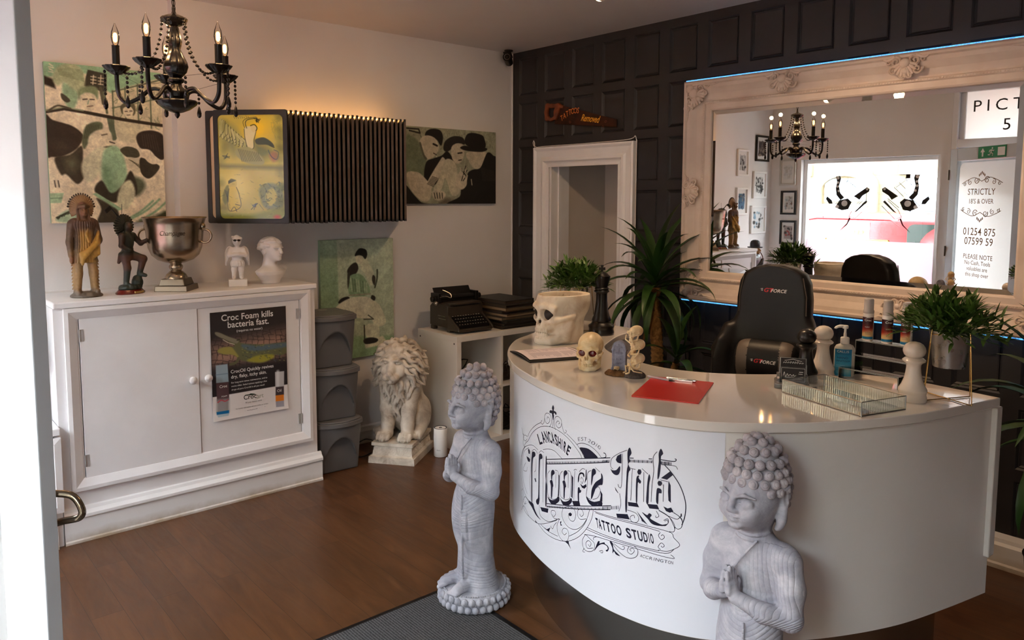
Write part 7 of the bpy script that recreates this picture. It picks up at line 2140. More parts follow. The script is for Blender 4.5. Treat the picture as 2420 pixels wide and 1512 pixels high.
def chandelier(label, loc, rz):
    t = thing('chandelier', label, 'chandelier', loc, rz, 'black glass chandeliers')
    # z is measured down from the top of the column at 0; the ceiling is at +top
    top = H - loc[2]
    mb = MB(); mb.lathe([(0.055, top), (0.050, top - 0.012), (0.020, top - 0.028), (0.006, top - 0.034)], 24)
    mb.build('ceiling_rose', M_BLKGL, t, 50)
    mb = MB(); z = top - 0.034; i = 0
    while z > 0.012:
        mb.M = Matrix.Translation((0, 0, z - 0.014)) @ Matrix.Rotation(PI / 2 * (i % 2), 4, 'Z') @ Matrix.Scale(1.7, 4, (0, 0, 1))
        mb.torus((0, 0, 0), 0.009, 0.002, 'y', 14, 6); z -= 0.026; i += 1
    mb.M = None; mb.cyl((0, 0, 0.0), (0, 0, top - 0.03), 0.0025, 6)
    mb.build('chain', M_BLKGL, t, 60)
    mb = MB()
    fluted(mb, [(0.0, -0.050), (0.020, -0.050), (0.030, -0.046), (0.052, -0.028), (0.056, -0.020), (0.048, -0.012), (0.030, -0.004), (0.010, 0.004), (0.004, 0.03)], 12, 0.06)
    fluted(mb, [(0.016, -0.048), (0.022, -0.075), (0.030, -0.115), (0.026, -0.135), (0.022, -0.150), (0.034, -0.175), (0.048, -0.205), (0.052, -0.225), (0.044, -0.250), (0.024, -0.272), (0.034, -0.280), (0.034, -0.290), (0.022, -0.298), (0.024, -0.310), (0.044, -0.330), (0.048, -0.350), (0.036, -0.372), (0.028, -0.385)], 10, 0.03)
    mb.build('column', M_BLKGL, t, 60)
    mb = MB(); fluted(mb, [(0.026, -0.376), (0.082, -0.372), (0.086, -0.378), (0.078, -0.392), (0.052, -0.412), (0.024, -0.424), (0.010, -0.428), (0.011, -0.436), (0.006, -0.446), (0.0, -0.452)], 16, 0.03)
    mb.build('bottom_bowl', M_BLKGL, t, 60)
    for k in range(5):
        a = 2 * PI * k / 5; ca, sa = math.cos(a), math.sin(a)
        P = lambda r, z: (r * ca, r * sa, z)
        mb = MB(); mb.tube([P(q.x, q.y) for q in catmull([(0.045, -0.375, 0), (0.055, -0.335, 0), (0.10, -0.325, 0), (0.155, -0.368, 0), (0.205, -0.388, 0), (0.234, -0.355, 0), (0.240, -0.300, 0), (0.240, -0.262, 0)], 5)], 0.0092, 8)
        arm = mb.build('arm', M_BLKGL, t, 60)
        c = P(0.240, 0)
        mb = MB(); fluted(mb, [(0.008, -0.272), (0.020, -0.268), (0.046, -0.248), (0.056, -0.236), (0.053, -0.233), (0.040, -0.240), (0.016, -0.246), (0.012, -0.246)], 12, 0.05, 40, c); mb.build('drip_cup', M_BLKGL, arm, 60)
        mb = MB(); mb.lathe([(0.0155, -0.247), (0.0155, -0.150), (0.0165, -0.146), (0.013, -0.143), (0, -0.143)], 20, c); mb.build('candle_sleeve', M_BLKGL, arm, 50)
        mb = MB(); mb.lathe([(0.010, -0.143), (0.014, -0.132), (0.0175, -0.112), (0.015, -0.088), (0.008, -0.068), (0.002, -0.050), (0, -0.047)], 18, c); mb.build('bulb', M_BULB, arm, 60)
        mb = MB(); mb.lathe([(0.004, -0.132), (0.008, -0.126), (0.0085, -0.100), (0.005, -0.092), (0, -0.091)], 10, c); mb.build('filament', M_FILA, arm, 60)
        mb = MB()
        for j in range(6): mb.ball(P(0.288, -0.258 - 0.019 * j), (0.0065, 0.0065, 0.0075), 8, 6)
        mb.lathe([(0.001, -0.366), (0.006, -0.378), (0.0105, -0.398), (0.0095, -0.412), (0.004, -0.420), (0, -0.421)], 12, P(0.288, 0)); mb.tube([P(0.288, -0.24), P(0.288, -0.37)], 0.0008, 4)
        mb.build('bead_drop', M_BLKGL, arm, 60)
        mb = MB(); pts = catmull([P(0.050, -0.030), P(0.062, -0.110), P(0.092, -0.190), P(0.150, -0.255), P(0.205, -0.262), P(0.245, -0.240)], 4)
        for q in pts: mb.ball(tuple(q), (0.0072, 0.0072, 0.0062), 8, 6)
        mb.tube(pts, 0.0008, 4); mb.build('bead_swag', M_BLKGL, t, 60)
        a2 = a + PI / 5; mb = MB()
        for j in range(4): mb.ball((0.215 * math.cos(a2), 0.215 * math.sin(a2), -0.300 - 0.019 * j), (0.0065, 0.0065, 0.0075), 8, 6)
        mb.lathe([(0.001, -0.372), (0.006, -0.384), (0.0105, -0.404), (0.0095, -0.418), (0.004, -0.426), (0, -0.427)], 12, (0.215 * math.cos(a2), 0.215 * math.sin(a2), 0))
        e0 = P(0.240, -0.262); e1 = (0.240 * math.cos(a + 2 * PI / 5), 0.240 * math.sin(a + 2 * PI / 5), -0.262); md = (0.215 * math.cos(a2), 0.215 * math.sin(a2), -0.292)
        mb.tube([e0, md, e1], 0.0008, 4)
        mb.build('bead_swag', M_BLKGL, t, 60)
    return t
CH1 = (1.04, -2.888, 2.506)
cd = chandelier('black glass chandelier with five candle bulbs hanging in front of the tall photo canvas', CH1, math.radians(28))
cd2 = copy_tree(cd); cd2.location = (3.865, -3.135, 2.506); cd2.rotation_euler = (0, 0, math.radians(114)); cd2['label'] = 'second black chandelier overhead, only its glass drops dipping into view'
for k in range(5):
    a = 2 * PI * k / 5 + math.radians(28)
    point('candle_light', (CH1[0] + 0.240 * math.cos(a), CH1[1] + 0.240 * math.sin(a), CH1[2] - 0.03), 1.4, (1.0, 0.58, 0.26), 0.015)

# --- ceiling spotlight
M_WMET = mat('white_lamp_metal', rgb(226, 218, 208), 0.35)
cs = thing('ceiling_spotlight', 'white ceiling spotlight, lit, at the top of the picture', 'light', (2.30, -1.235, H))
mb = MB(); mb.box(-0.22, -0.02, -0.022, 0.22, 0.02, 0); mb.build('ceiling_bar', M_WMET, cs, bevel=0.004)
for k, (px, tgt) in enumerate(((0.0, (2.0, -1.9, 0.9)), (-0.19, (0.6, -0.9, 1.5)), (0.19, (2.95, -0.45, 1.3)))):
    dv = (Vector(tgt) - Vector((2.30 + px, -1.235, H - 0.16))).normalized()
    c0 = Vector((px, 0, -0.10)); c1 = c0 + dv * 0.105
    mb = MB(); mb.cyl((px, 0, -0.02), (px, 0, -0.09), 0.006, 8); mb.tube([c0 - dv * 0.01, c0, c0 + dv * 0.06, c1], [0.016, 0.024, 0.030, 0.032], 20, cap=False)
    hd = mb.build('lamp_head', M_WMET, cs, 50)
    mb = MB(); mb.ball(tuple(c1 - dv * 0.006), (0.026, 0.026, 0.026), 14, 10); mb.build('glowing_lens', mat('warm_lens', (1, 0.8, 0.5, 1), 0.4, emit=(1.0, 0.70, 0.36, 1), estr=14.0), hd, 60)
    w_ = Vector((2.30, -1.235, H)) + c1 + dv * 0.03
    spot('spot_beam', w_, tgt, (26, 20, 40)[k], (1.0, 0.66, 0.38), 1.9, 1.0, 0.025)

# --- dracaena plants
M_DLEAF = mat('dark_strap_leaf', rgb(30, 58, 22), 0.4, c2=rgb(48, 80, 30), nscale=5, spec=0.5)
M_DRY = mat('dry_brown_leaf', rgb(136, 92, 36), 0.6, c2=rgb(104, 66, 26), nscale=9)
M_BARK = stone_mat('ringed_bark', rgb(86, 60, 30), rgb(134, 98, 54), rgb(168, 128, 76), 40, 0.6)
def strap(mb, st, az, el, L, w, bend, n=9, lim=9):
    d = Vector((math.cos(az), math.sin(az), 0)); side = Vector((-math.sin(az), math.cos(az), 0))
    vs = []; p = Vector(st); e = el
    for i in range(n + 1):
        t = i / n; dr_ = d * math.cos(e) + Vector((0, 0, math.sin(e)))
        up = Vector((0, 0, 1)) * math.cos(e) - d * math.sin(e)
        ww = w * min(1, 0.45 + 2.2 * t) * (1 - max(0, (t - 0.45) / 0.55) ** 1.6)
        vs += [p - side * ww + up * ww * 0.35, p, p + side * ww + up * ww * 0.35]
        p = p + dr_ * (L / n); p.y = min(p.y, lim); e -= bend / n * (0.4 + 1.4 * t)
    fs = []
    for i in range(n): fs += [(3 * i, 3 * i + 1, 3 * i + 4, 3 * i + 3), (3 * i + 1, 3 * i + 2, 3 * i + 5, 3 * i + 4)]
    mb._add(vs, fs)
def dracaena(label, loc, heads, seed):
    t = thing('dracaena_plant', label, 'potted plant', loc)
    r_ = random.Random(seed)
    mb = MB(); mb.lathe([(0.0, 0.0), (0.11, 0.0), (0.115, 0.01), (0.14, 0.25), (0.145, 0.26), (0.13, 0.26), (0.125, 0.23), (0, 0.23)], 32); mb.build('pot', M_CAMB, t, 50)
    for hd in heads:
        mb = MB(); n = int((hd[2] - 0.22) / 0.014); pts = []; rs = []
        for i in range(n + 1):
            u = i / n; pts.append((hd[0] * u ** 1.5, hd[1] * u ** 1.5, 0.22 + (hd[2] - 0.22) * u)); rs.append(hd[3] * (1.1 - 0.25 * u) * (1 + (0.10 if i % 2 else -0.05)))
        mb.tube(pts, rs, 14); mb.build('trunk', M_BARK, t, 70)
        mb = MB()
        for i in range(hd[4]):
            u = i / hd[4]; az = i * 2.399 + r_.uniform(-0.3, 0.3); el = -0.5 + 1.9 * u + r_.uniform(-0.15, 0.15)
            strap(mb, (hd[0], hd[1], hd[2] - 0.06 + 0.14 * u), az, el, hd[5] * r_.uniform(0.8, 1.1), 0.029, r_.uniform(1.6, 2.6) * (1.15 - 0.80 * u), 9, -loc[1] - 0.05)
        mb.build('leaves', M_DLEAF, t, 180)
        mb = MB()
        for i in range(hd[6]):
            strap(mb, (hd[0], hd[1], hd[2] - 0.10 - 0.05 * r_.random()), r_.uniform(0, 6.28), r_.uniform(-1.35, -0.8), 0.26 * r_.uniform(0.7, 1.1), 0.010, 0.6, 9, -loc[1] - 0.05)
        if hd[6]: o = mb.build('dry_leaves', M_DRY, t, 180); o['label'] = 'dead brown leaves'
    return t
dracaena('dark green dracaena with a ringed trunk between the doorway and the mirror', (1.70, -0.27, 0), [(-0.045, 0.0, 1.16, 0.038, 44, 0.47, 9), (0.15, -0.03, 0.72, 0.026, 12, 0.36, 0)], 6)
dracaena('dracaena partly hidden at the right edge behind the counter', (3.84, -0.40, 0), [(0.0, 0.0, 0.80, 0.036, 30, 0.52, 4)], 14)

# --- typewriter on the cube shelf
M_TYPE = mat('brown_black_enamel', rgb(58, 50, 42), 0.42, bump=0.1, bscale=500, c2=rgb(48, 41, 35), nscale=6)
tw = thing('typewriter', 'old brown-black typewriter standing on the white cube shelf', 'typewriter', (0.355, -0.79, 0.785), PI / 2 - 0.04)
mb = MB()
mb.prism([(0.165, 0.03), (0.165, 0.165), (0.14, 0.185), (0.03, 0.195), (-0.045, 0.190), (-0.058, 0.178), (-0.062, 0.115), (-0.06, 0.03)], -0.150, 0.150, 'x')
for q in (-1, 1): mb.prism([(-0.055, 0.03), (-0.055, 0.125), (-0.085, 0.105), (-0.185, 0.045), (-0.195, 0.02), (-0.055, 0.015)], 0.150 * q, 0.134 * q, 'x')
mb.box(-0.14, -0.19, 0.015, 0.14, -0.05, 0.035); mb.box(-0.135, -0.062, 0.18, 0.135, 0.10, 0.200)
for x in (-0.13, 0.13):
    for y in (-0.06, 0.14): mb.box(x - 0.018, y - 0.02, 0, x + 0.018, y + 0.02, 0.03)
mb.build('body', M_TYPE, tw, 40, bevel=0.005)
mb = MB(); mb.box(-0.125, -0.066, 0.182, 0.125, -0.058, 0.187); mb.box(-0.152, -0.03, 0.105, -0.150, 0.06, 0.109); mb.box(-0.152, -0.04, 0.085, -0.150, 0.05, 0.089)
mb.build('chrome_trim', M_CHROME, tw)
mb = MB(); mb.cyl((-0.185, 0.055, 0.225), (0.185, 0.055, 0.225), 0.021, 20); mb.box(-0.175, 0.035, 0.195, 0.175, 0.115, 0.212)
mb.prism([(0.075, 0.225), (0.12, 0.295), (0.127, 0.293), (0.085, 0.222)], -0.155, 0.155, 'x')
for q in (-1, 1): mb.box(0.160 * q - 0.012, 0.02, 0.195, 0.160 * q + 0.012, 0.12, 0.262)
mb.build('carriage', M_CAMB, tw, 40, bevel=0.003)
for q in (-1, 1): mb = MB(); mb.cyl((0.185 * q, 0.055, 0.225), (0.208 * q, 0.055, 0.225), 0.019, 16); mb.build('platen_knob', M_CAMB, tw, 40, bevel=0.003)
mb = MB(); mb.tube(catmull([(-0.165, 0.03, 0.235), (-0.13, -0.01, 0.245), (-0.105, -0.035, 0.235), (-0.100, -0.02, 0.262), (-0.13, 0.03, 0.285)], 4), 0.0035, 6); mb.ball((-0.197, 0.01, 0.20), 0.015); mb.build('return_lever', M_CHROME, tw, 60)
mb = MB(); mb.cyl((0, 0, 0), (0, 0, 0.006), 0.0068, 12); kk = mb.build('key', M_CAMB, tw, 40)
mb = MB(); mb.cyl((0, 0, 0.006), (0, 0, 0.0072), 0.0050, 12); kc = mb.build('key_cap', mat('ivory_key_top', rgb(206, 198, 182), 0.3), kk)
first = True
for r_ in range(4):
    for c in range(11):
        loc = (-0.118 + 0.0222 * c + 0.006 * (r_ % 2), -0.075 - 0.026 * r_, 0.105 - 0.0165 * r_)
        if first: kk.location = loc; first = False
        else:
            k2 = kk.copy(); COL.objects.link(k2); k2.location = loc; c2 = kc.copy(); COL.objects.link(c2); c2.parent = k2
mb = MB()
for r_ in range(4): mb.box(-0.128, -0.088 - 0.026 * r_, 0.02, 0.128, -0.064 - 0.026 * r_, 0.103 - 0.0165 * r_)
mb.build('key_bed', M_CAMB, tw)

# --- pile of portfolios beside it
cols = [(40, 33, 29), (34, 30, 28), (30, 34, 28), (42, 36, 32), (58, 44, 34), (30, 28, 28), (86, 62, 32), (52, 44, 36), (28, 26, 26)]
ordn = ['lowest', 'second from the bottom', 'third from the bottom', 'fourth from the bottom', 'middle one', 'fourth from the top', 'third from the top', 'second from the top', 'topmost']
z = 0.785; rr = random.Random(9)
for i in range(9):
    th = (0.022, 0.020, 0.018, 0.024, 0.022, 0.020, 0.024, 0.022, 0.026)[i]
    a = thing('portfolio', 'dark portfolio in the pile beside the typewriter, %s' % ordn[i], 'portfolio', (0.375 + rr.uniform(-0.02, 0.02), -0.40 + rr.uniform(-0.015, 0.012), z), rr.uniform(-0.07, 0.07), 'dark portfolios beside the typewriter')
    mb = MB(); hx, hy = 0.19, 0.165 - 0.012 * (i % 3)
    mb.box(-hx, -hy, 0, hx, hy, 0.003); mb.box(-hx, -hy, th - 0.003, hx, hy, th); mb.box(-hx, hy - 0.004, 0, hx, hy, th)
    mb.build('cover', mat('portfolio_cover', rgb(*cols[i]), 0.5, bump=0.1, bscale=200), a, bevel=0.001)
    mb = MB(); mb.box(-hx + 0.006, -hy + 0.008, 0.003, hx - 0.008 - 0.01 * (i % 2), hy - 0.004, th - 0.003); mb.build('pages', mat('page_edges', rgb(*((150, 128, 100) if i in (3, 4, 6) else (70, 60, 50))), 0.7), a)
    z += th
# --- cables and kit inside the shelf
for k, (yy, zz, lab) in enumerate(((-0.80, 0.401, 'tangle of black cables in the upper left compartment of the cube shelf'), (-0.40, 0.401, 'tangle of brown cables in the upper right compartment of the cube shelf'), (-0.40, 0.038, 'tangle of black cables in the lower right compartment of the cube shelf'))):
    mb = MB()
    for j in range(8):
        pts = []
        for q in range(7): pts.append((rr.uniform(0.22, 0.54), yy + rr.uniform(-0.15, 0.15), zz + 0.008 + rr.uniform(0, 0.13 if j > 3 else 0.05) * math.sin(PI * q / 6)))
        mb.tube(catmull(pts, 4), 0.0045, 6)
    mb.box(0.26, yy - 0.12, zz + 0.0005, 0.50, yy + 0.06, zz + 0.06)
    tag(mb.build('cable_tangle', mat('dark_cable', rgb(26, 22, 20) if k != 1 else rgb(48, 36, 28), 0.4), smooth=60), lab, 'cables')
# --- wifi cylinder, cable, mat
wf = thing('wifi_router', 'white cylinder-shaped wifi unit standing by the lion pedestal', 'router', (0.572, -1.125, 0))
mb = MB(); mb.lathe([(0.042, 0), (0.045, 0.003), (0.045, 0.186), (0.043, 0.190)], 40); mb.build('body', mat('white_abs', rgb(236, 234, 232), 0.35), wf, 50)
mb = MB(); mb.lathe([(0.0432, 0.188), (0.043, 0.193), (0.036, 0.190), (0.012, 0.188), (0.010, 0.192), (0, 0.192)], 40); mb.build('dark_top', mat('slate_plastic', rgb(70, 74, 80), 0.4), wf, 50)
mb = MB(); add_text(mb, 'deco', 0.010, lambda x, y: (0.0453 * math.sin(x / 0.045 + 0.62), -0.0453 * math.cos(x / 0.045 + 0.62), 0.045 + y)); mb.build('lettering', mat('grey_print', rgb(140, 140, 142), 0.5), wf)
mb = MB(); mb.tube(catmull([(0.14, -1.60, 0.006), (0.20, -1.50, 0.09), (0.17, -1.42, 0.07), (0.12, -1.36, 0.03), (0.08, -1.30, 0.006)], 6), 0.004, 6); mb.tube(catmull([(0.22, -1.60, 0.006), (0.28, -1.55, 0.01), (0.24, -1.46, 0.005)], 6), 0.004, 6)
tag(mb.build('cable', M_CAMB, smooth=60), 'black cable on the floor between the bins and the lion', 'cable')
M_MAT, _nt, _b = new_mat('charcoal_ribbed_carpet')
_tc = N(_nt, 'ShaderNodeTexCoord').outputs['Object']; _wv = N(_nt, 'ShaderNodeTexWave'); _wv.inputs['Scale'].default_value = 28; _wv.bands_direction = 'Y'; _wv.inputs['Distortion'].default_value = 1.5; _wv.inputs['Detail Scale'].default_value = 8
_nt.links.new(_tc, _wv.inputs['Vector']); _n = noise(_nt, 240, 3, 0.7)
_m = N(_nt, 'ShaderNodeMath', operation='MULTIPLY'); _nt.links.new(_n, _m.inputs[0]); _ad = N(_nt, 'ShaderNodeMath', operation='ADD'); _nt.links.new(_wv.outputs['Fac'], _ad.inputs[0]); _ad.inputs[1].default_value = 0.8; _nt.links.new(_ad.outputs[0], _m.inputs[1])
_nt.links.new(ramp(_nt, _m.outputs[0], [(0.35, rgb(34, 33, 34)), (0.8, rgb(84, 82, 82))]), _b.inputs['Base Color']); _b.inputs['Roughness'].default_value = 0.95; add_bump(_nt, _b, _m.outputs[0], 0.5, 0.004)
mt = thing('door_mat', 'charcoal ribbed entrance mat in front of the counter', 'mat', (2.0, -4.2, 0))
mb = MB(); mb.box(0.022, 0, 0, 1.55, 2.085, 0.006); mb.build('carpet', M_MAT, mt)
mb = MB(); mb.box(0, 0, 0, 0.022, 2.107, 0.005); mb.box(0.022, 2.085, 0, 1.55, 2.107, 0.005); mb.build('rubber_border', M_CAMB, mt, bevel=0.002)

# --- entrance door leaf, standing half open
A_, B_ = Vector((1.93, -4.40, 0)), Vector((2.744, -3.742, 0)); dl = (B_ - A_).length
d1 = thing('door_1', 'white glazed entrance door standing open at the left edge', 'door', A_, math.atan2((B_ - A_).y, (B_ - A_).x)); d1['kind'] = 'structure'
mb = MB(); S_, T_ = 0.105, 0.044
for (a, b_, c, d) in ((0, S_, 0.012, 2.20), (dl - S_, dl, 0.012, 2.20), (S_, dl - S_, 0.012, 0.62), (S_, dl - S_, 2.08, 2.20)): mb.box(a, 0, b_ * 0 + c, b_, T_, d)
mb.build('door_frame', mat('white_door_paint', rgb(192, 194, 197), 0.4, c2=rgb(187, 189, 192), nscale=3), d1, bevel=0.003)
mb = MB(); mb.box(S_, 0.018, 0.62, dl - S_, 0.024, 2.08); gp = mb.build('glass_pane', M_GLASS, d1)
mb = MB(); mb.prism(rrect(S_ + 0.02, 0.66, dl - S_ - 0.02, 2.06, 0.06, 5), 0.0245, 0.0252, 'y'); mb.build('frosted_vinyl', M_FILMD, gp)
M_GOLD = mat('bronze_vinyl_lettering', rgb(120, 84, 46), 0.5)
mb = MB(); cxx = 0.44
for txt, sz, zz, sp_ in (('STRICTLY', 0.060, 1.755, 1.05), ("18'S & OVER", 0.046, 1.672, 1.0), ('01254 875', 0.072, 1.375, 1.05), ('07599 59', 0.072, 1.285, 1.05), ('PLEASE NOTE', 0.046, 1.150, 1.05), ('No Cash, Tools', 0.040, 1.095, 1.0), ('valuables are', 0.040, 1.040, 1.0), ('this shop over', 0.040, 0.985, 1.0)):
    add_text(mb, txt, sz, lambda x, y: (cxx + x, 0.0262, zz + y), 'CENTER', sp_, 1.0, 0.008)
mb.build('lettering', M_GOLD, gp)
mb = MB(); P = lambda u, v: (u, 0.0262, v)
for sg, z0 in ((1, 1.86), (-1, 1.61)):
    for d in (-1, 1):
        scroll(mb, P, (cxx + 0.07 * d, z0 + 0.03 * sg), 0.035, 1.5, d * sg, 0.0035, 0.5); scroll(mb, P, (cxx + 0.16 * d, z0 + 0.012 * sg), 0.028, 1.4, -d * sg, 0.003, 2.0); scroll(mb, P, (cxx + 0.235 * d, z0 - 0.004 * sg), 0.020, 1.3, d * sg, 0.003, 1.0)
        mb.tube([P(q.x, q.y) for q in catmull([(cxx, z0 + 0.02 * sg, 0), (cxx + 0.10 * d, z0 + 0.055 * sg, 0), (cxx + 0.2 * d, z0 + 0.03 * sg, 0), (cxx + 0.27 * d, z0, 0)], 5)], 0.003, 5)
    for i in range(5): mb.ball(P(cxx + 0.018 * (i - 2), z0 + (0.10 - 0.012 * abs(i - 2)) * sg), (0.008, 0.001, 0.014), 8, 6)
mb.build('scrollwork', M_GOLD, gp, 60)
mb = MB(); mb.tube(catmull([(dl - 0.03, T_ + 0.004, 1.045), (dl + 0.012, T_ + 0.028, 1.035), (dl + 0.036, T_ + 0.030, 1.005), (dl + 0.030, T_ + 0.028, 0.985), (dl - 0.01, T_ + 0.022, 0.975), (dl - 0.03, T_ + 0.004, 0.970)], 6), 0.0085, 8)
mb.box(dl - 0.05, T_, 0.93, dl - 0.012, T_ + 0.006, 1.08); mb.build('door_handle', mat('worn_bronze_chrome', rgb(120, 108, 92), 0.22, 1.0), d1, 60)
mb = MB()
for zz in (0.30, 1.20, 1.95): mb.cyl((-0.004, T_ + 0.004, zz - 0.05), (-0.004, T_ + 0.004, zz + 0.05), 0.008, 10)
mb.build('hinge', mat('old_hinge_metal', rgb(110, 100, 92), 0.4, 1.0), d1, 50)
_d = (B_ - A_).normalized(); _e = A_ + _d * 0.40 + Vector((-_d.y, _d.x, 0)) * (T_ + 0.004)
ex = thing('exit_sign', 'green emergency exit sign with an arrow and a running figure, on the open door', 'sign', (_e.x, _e.y, 2.090), math.atan2(_d.y, _d.x))
mb = MB(); mb.box(0, -0.003, 0, 0.36, 0.0, 0.105); mb.build('sign_board', mat('exit_green', rgb(10, 122, 72), 0.4), ex)
mb = MB(); Y = 0.0006; E = lambda pts: mb.poly([(a, Y, b_) for a, b_ in pts])
E([(0.05, 0.015), (0.07, 0.015), (0.07, 0.055), (0.09, 0.055), (0.06, 0.092), (0.03, 0.055), (0.05, 0.055)])
mb.build('arrow', M_WHITEINK, ex); mb = MB()
E([(0.255, 0.015), (0.345, 0.015), (0.345, 0.09), (0.255, 0.09)]); mb.build('doorway_symbol', M_WHITEINK, ex); mb = MB()
mb.ball((0.185, Y, 0.085), (0.009, 0.0006, 0.009), 10, 6)
for a in (((0.178, 0.072), (0.170, 0.045)), ((0.170, 0.047), (0.195, 0.035), (0.190, 0.015)), ((0.170, 0.047), (0.155, 0.025), (0.135, 0.028)), ((0.178, 0.070), (0.200, 0.060), (0.210, 0.068)), ((0.178, 0.070), (0.155, 0.066), (0.148, 0.050))): mb.tube([(u, Y, v) for u, v in a], 0.0052, 6)
mb.build('running_figure', M_WHITEINK, ex, 60)

# ------------------------------------------------------------------ ornaments on the cupboard
CZT = CZ
def paint_fn(base, rules, amp=0.22, sc=90, seed=1):
    """rules: list of (mask function, colour); colours laid on in order, with a mottled finish"""
    def f(x, y, z):
        c = np.tile(np.array(base[:3]) * 0.75, (len(x), 1))
        for m, col in rules:
            w = np.clip(m(x, y, z), 0, 1)[:, None]
            c = c * (1 - w) + np.array(col[:3]) * w * 0.75
        n = np.sin(x * sc * 1.7 + 3 * np.sin(z * sc)) * np.sin(y * sc * 1.3 + 2 * np.sin(x * sc * 0.7)) * np.sin(z * sc * 1.1 + 1.7 * seed)
        return c * (1 + amp * n[:, None])
    return f
M_FIG = attr_mat('painted_bronze_resin', rough=0.42, spec=0.5)
M_FIGM = attr_mat('dark_patina_resin', rough=0.4, spec=0.5)
SG = lambda v, k=150: 1 / (1 + np.exp(-np.clip(v * k, -50, 50)))

# tall chief with a war bonnet (faces -y, 0.52 m)
ch_ = thing('chief_figurine', 'bronze chief figurine with feather headdress and gold blanket, leftmost on the cupboard', 'figurine', (0.275, -3.125, CZT), PI / 2 + 0.05, 'figurines on the cupboard'); ch_.scale = (0.72, 0.9, 1.0)
s = Sculpt((-0.12, -0.10, -0.004), (0.12, 0.10, 0.53), 0.0034)
s.ell((0, 0, 0.006), (0.105, 0.075, 0.022))
for i in range(24): a = i * 2.4; s.ell((0.08 * math.cos(a) * (0.5 + 0.5 * ((i * 37) % 10) / 10), 0.055 * math.sin(a), 0.012), 0.012, 0.006)
for q in (-1, 1):
    s.chain([(0.042 * q, 0.005, 0.20), (0.050 * q, -0.004, 0.12), (0.056 * q, 0.0, 0.035)], [0.034, 0.029, 0.025], 0.012)
    s.chain([(0.056 * q, 0.0, 0.030), (0.062 * q, -0.035, 0.026)], [0.021, 0.017], 0.008)
    for j in range(9): s.cap((0.078 * q, 0.004, 0.05 + 0.017 * j), (0.088 * q, 0.004, 0.042 + 0.017 * j), 0.006, 0.003, 0.004)
s.column([(0.175, 0, 0.004, 0.082, 0.050), (0.20, 0, 0.004, 0.078, 0.048), (0.27, 0, 0.002, 0.064, 0.042), (0.36, 0, 0, 0.066, 0.042), (0.385, 0, 0, 0.060, 0.038)], 0.008, fl=0.003, nf=26)
s.cap((-0.055, 0.004, 0.372), (0.055, 0.004, 0.372), 0.030, None, 0.02)
s.chain([(-0.075, 0.006, 0.365), (-0.092, 0.004, 0.28), (-0.090, -0.006, 0.215)], [0.028, 0.022, 0.017], 0.01); s.ell((-0.088, -0.010, 0.190), (0.014, 0.014, 0.02), 0.006)
s.chain([(0.075, 0.006, 0.365), (0.092, -0.002, 0.29), (0.060, -0.045, 0.26)], [0.028, 0.024, 0.018], 0.01)
# blanket over the left arm, falling across the front
for j in range(6):
    o = 0.010 * j
    s.chain([(0.084 - o * 0.4, -0.028, 0.330 - o), (0.062 - o, -0.058, 0.275 - o * 0.8), (0.02 - o, -0.062, 0.245 - o * 0.9), (-0.045 + o * 0.2, -0.056, 0.222 - o)], [0.010, 0.013, 0.013, 0.010], 0.004)
    s.chain([(0.086 - o * 0.5, -0.020, 0.300), (0.080 - o * 0.8, -0.040, 0.22 - 0.004 * j)], [0.010, 0.008], 0.004)
s.chain([(0.012, -0.052, 0.345), (-0.004, -0.058, 0.320), (0.010, -0.062, 0.285)], 0.008, 0.004)
s.cap((0, 0, 0.38), (0, -0.004, 0.42), 0.024, None, 0.012); s.ell((0, -0.012, 0.437), (0.027, 0.030, 0.036), 0.008)
s.ell((0, -0.042, 0.432), (0.006, 0.010, 0.010), 0.005); s.ell((0, -0.036, 0.416), (0.013, 0.008, 0.004), 0.003)
for q in (-1, 1): s.ell((0.011 * q, -0.042, 0.443), (0.008, 0.008, 0.005), 0.003, True); s.chain([(0.030 * q, 0.0, 0.44), (0.036 * q, -0.016, 0.39), (0.034 * q, -0.026, 0.35)], [0.010, 0.009, 0.006], 0.006)
s.chain([(-0.030, -0.024, 0.458), (0, -0.044, 0.462), (0.030, -0.024, 0.458)], 0.009, 0.003)
s.build('body', M_FIG, ch_, color=paint_fn(rgb(104, 82, 62), [
    (lambda x, y, z: SG(0.03 - z), rgb(104, 94, 84)), (lambda x, y, z: SG(z - 0.04) * SG(0.185 - z), rgb(168, 132, 84)),
    (lambda x, y, z: SG(z - 0.175) * SG(0.24 - z) * 0.7, rgb(150, 124, 84)), (lambda x, y, z: SG(z - 0.345) * SG(0.40 - z) * 0.8, rgb(90, 62, 52)),
    (lambda x, y, z: SG(-0.034 - y, 400) * SG(z - 0.17) * SG(0.335 - z) * SG(x + 0.055), rgb(206, 160, 72)), (lambda x, y, z: SG(z - 0.40) * SG(-0.018 - y, 300) * SG(0.455 - z), rgb(140, 98, 66)), (lambda x, y, z: np.exp(-((x + 0.088) ** 2 + (z - 0.19) ** 2) / 0.0006), rgb(140, 92, 60))]))
s = Sculpt((-0.12, -0.05, 0.32), (0.12, 0.07, 0.53), 0.0030)
for i in range(25):
    a = -0.55 + (PI + 1.10) * i / 24; ca, sa = math.cos(a), math.sin(a); R_ = 0.088 if sa > 0 else 0.075
    s.chain([(0.026 * ca, 0.002, 0.447 + 0.026 * sa), (0.060 * ca, 0.022, 0.447 + 0.056 * sa), (R_ * ca, 0.026, 0.447 + R_ * 0.88 * sa)], [0.0045, 0.0068, 0.0052], 0.0012)
    s.ell((0.026 * ca, -0.004, 0.447 + 0.026 * sa), 0.008, 0.003)
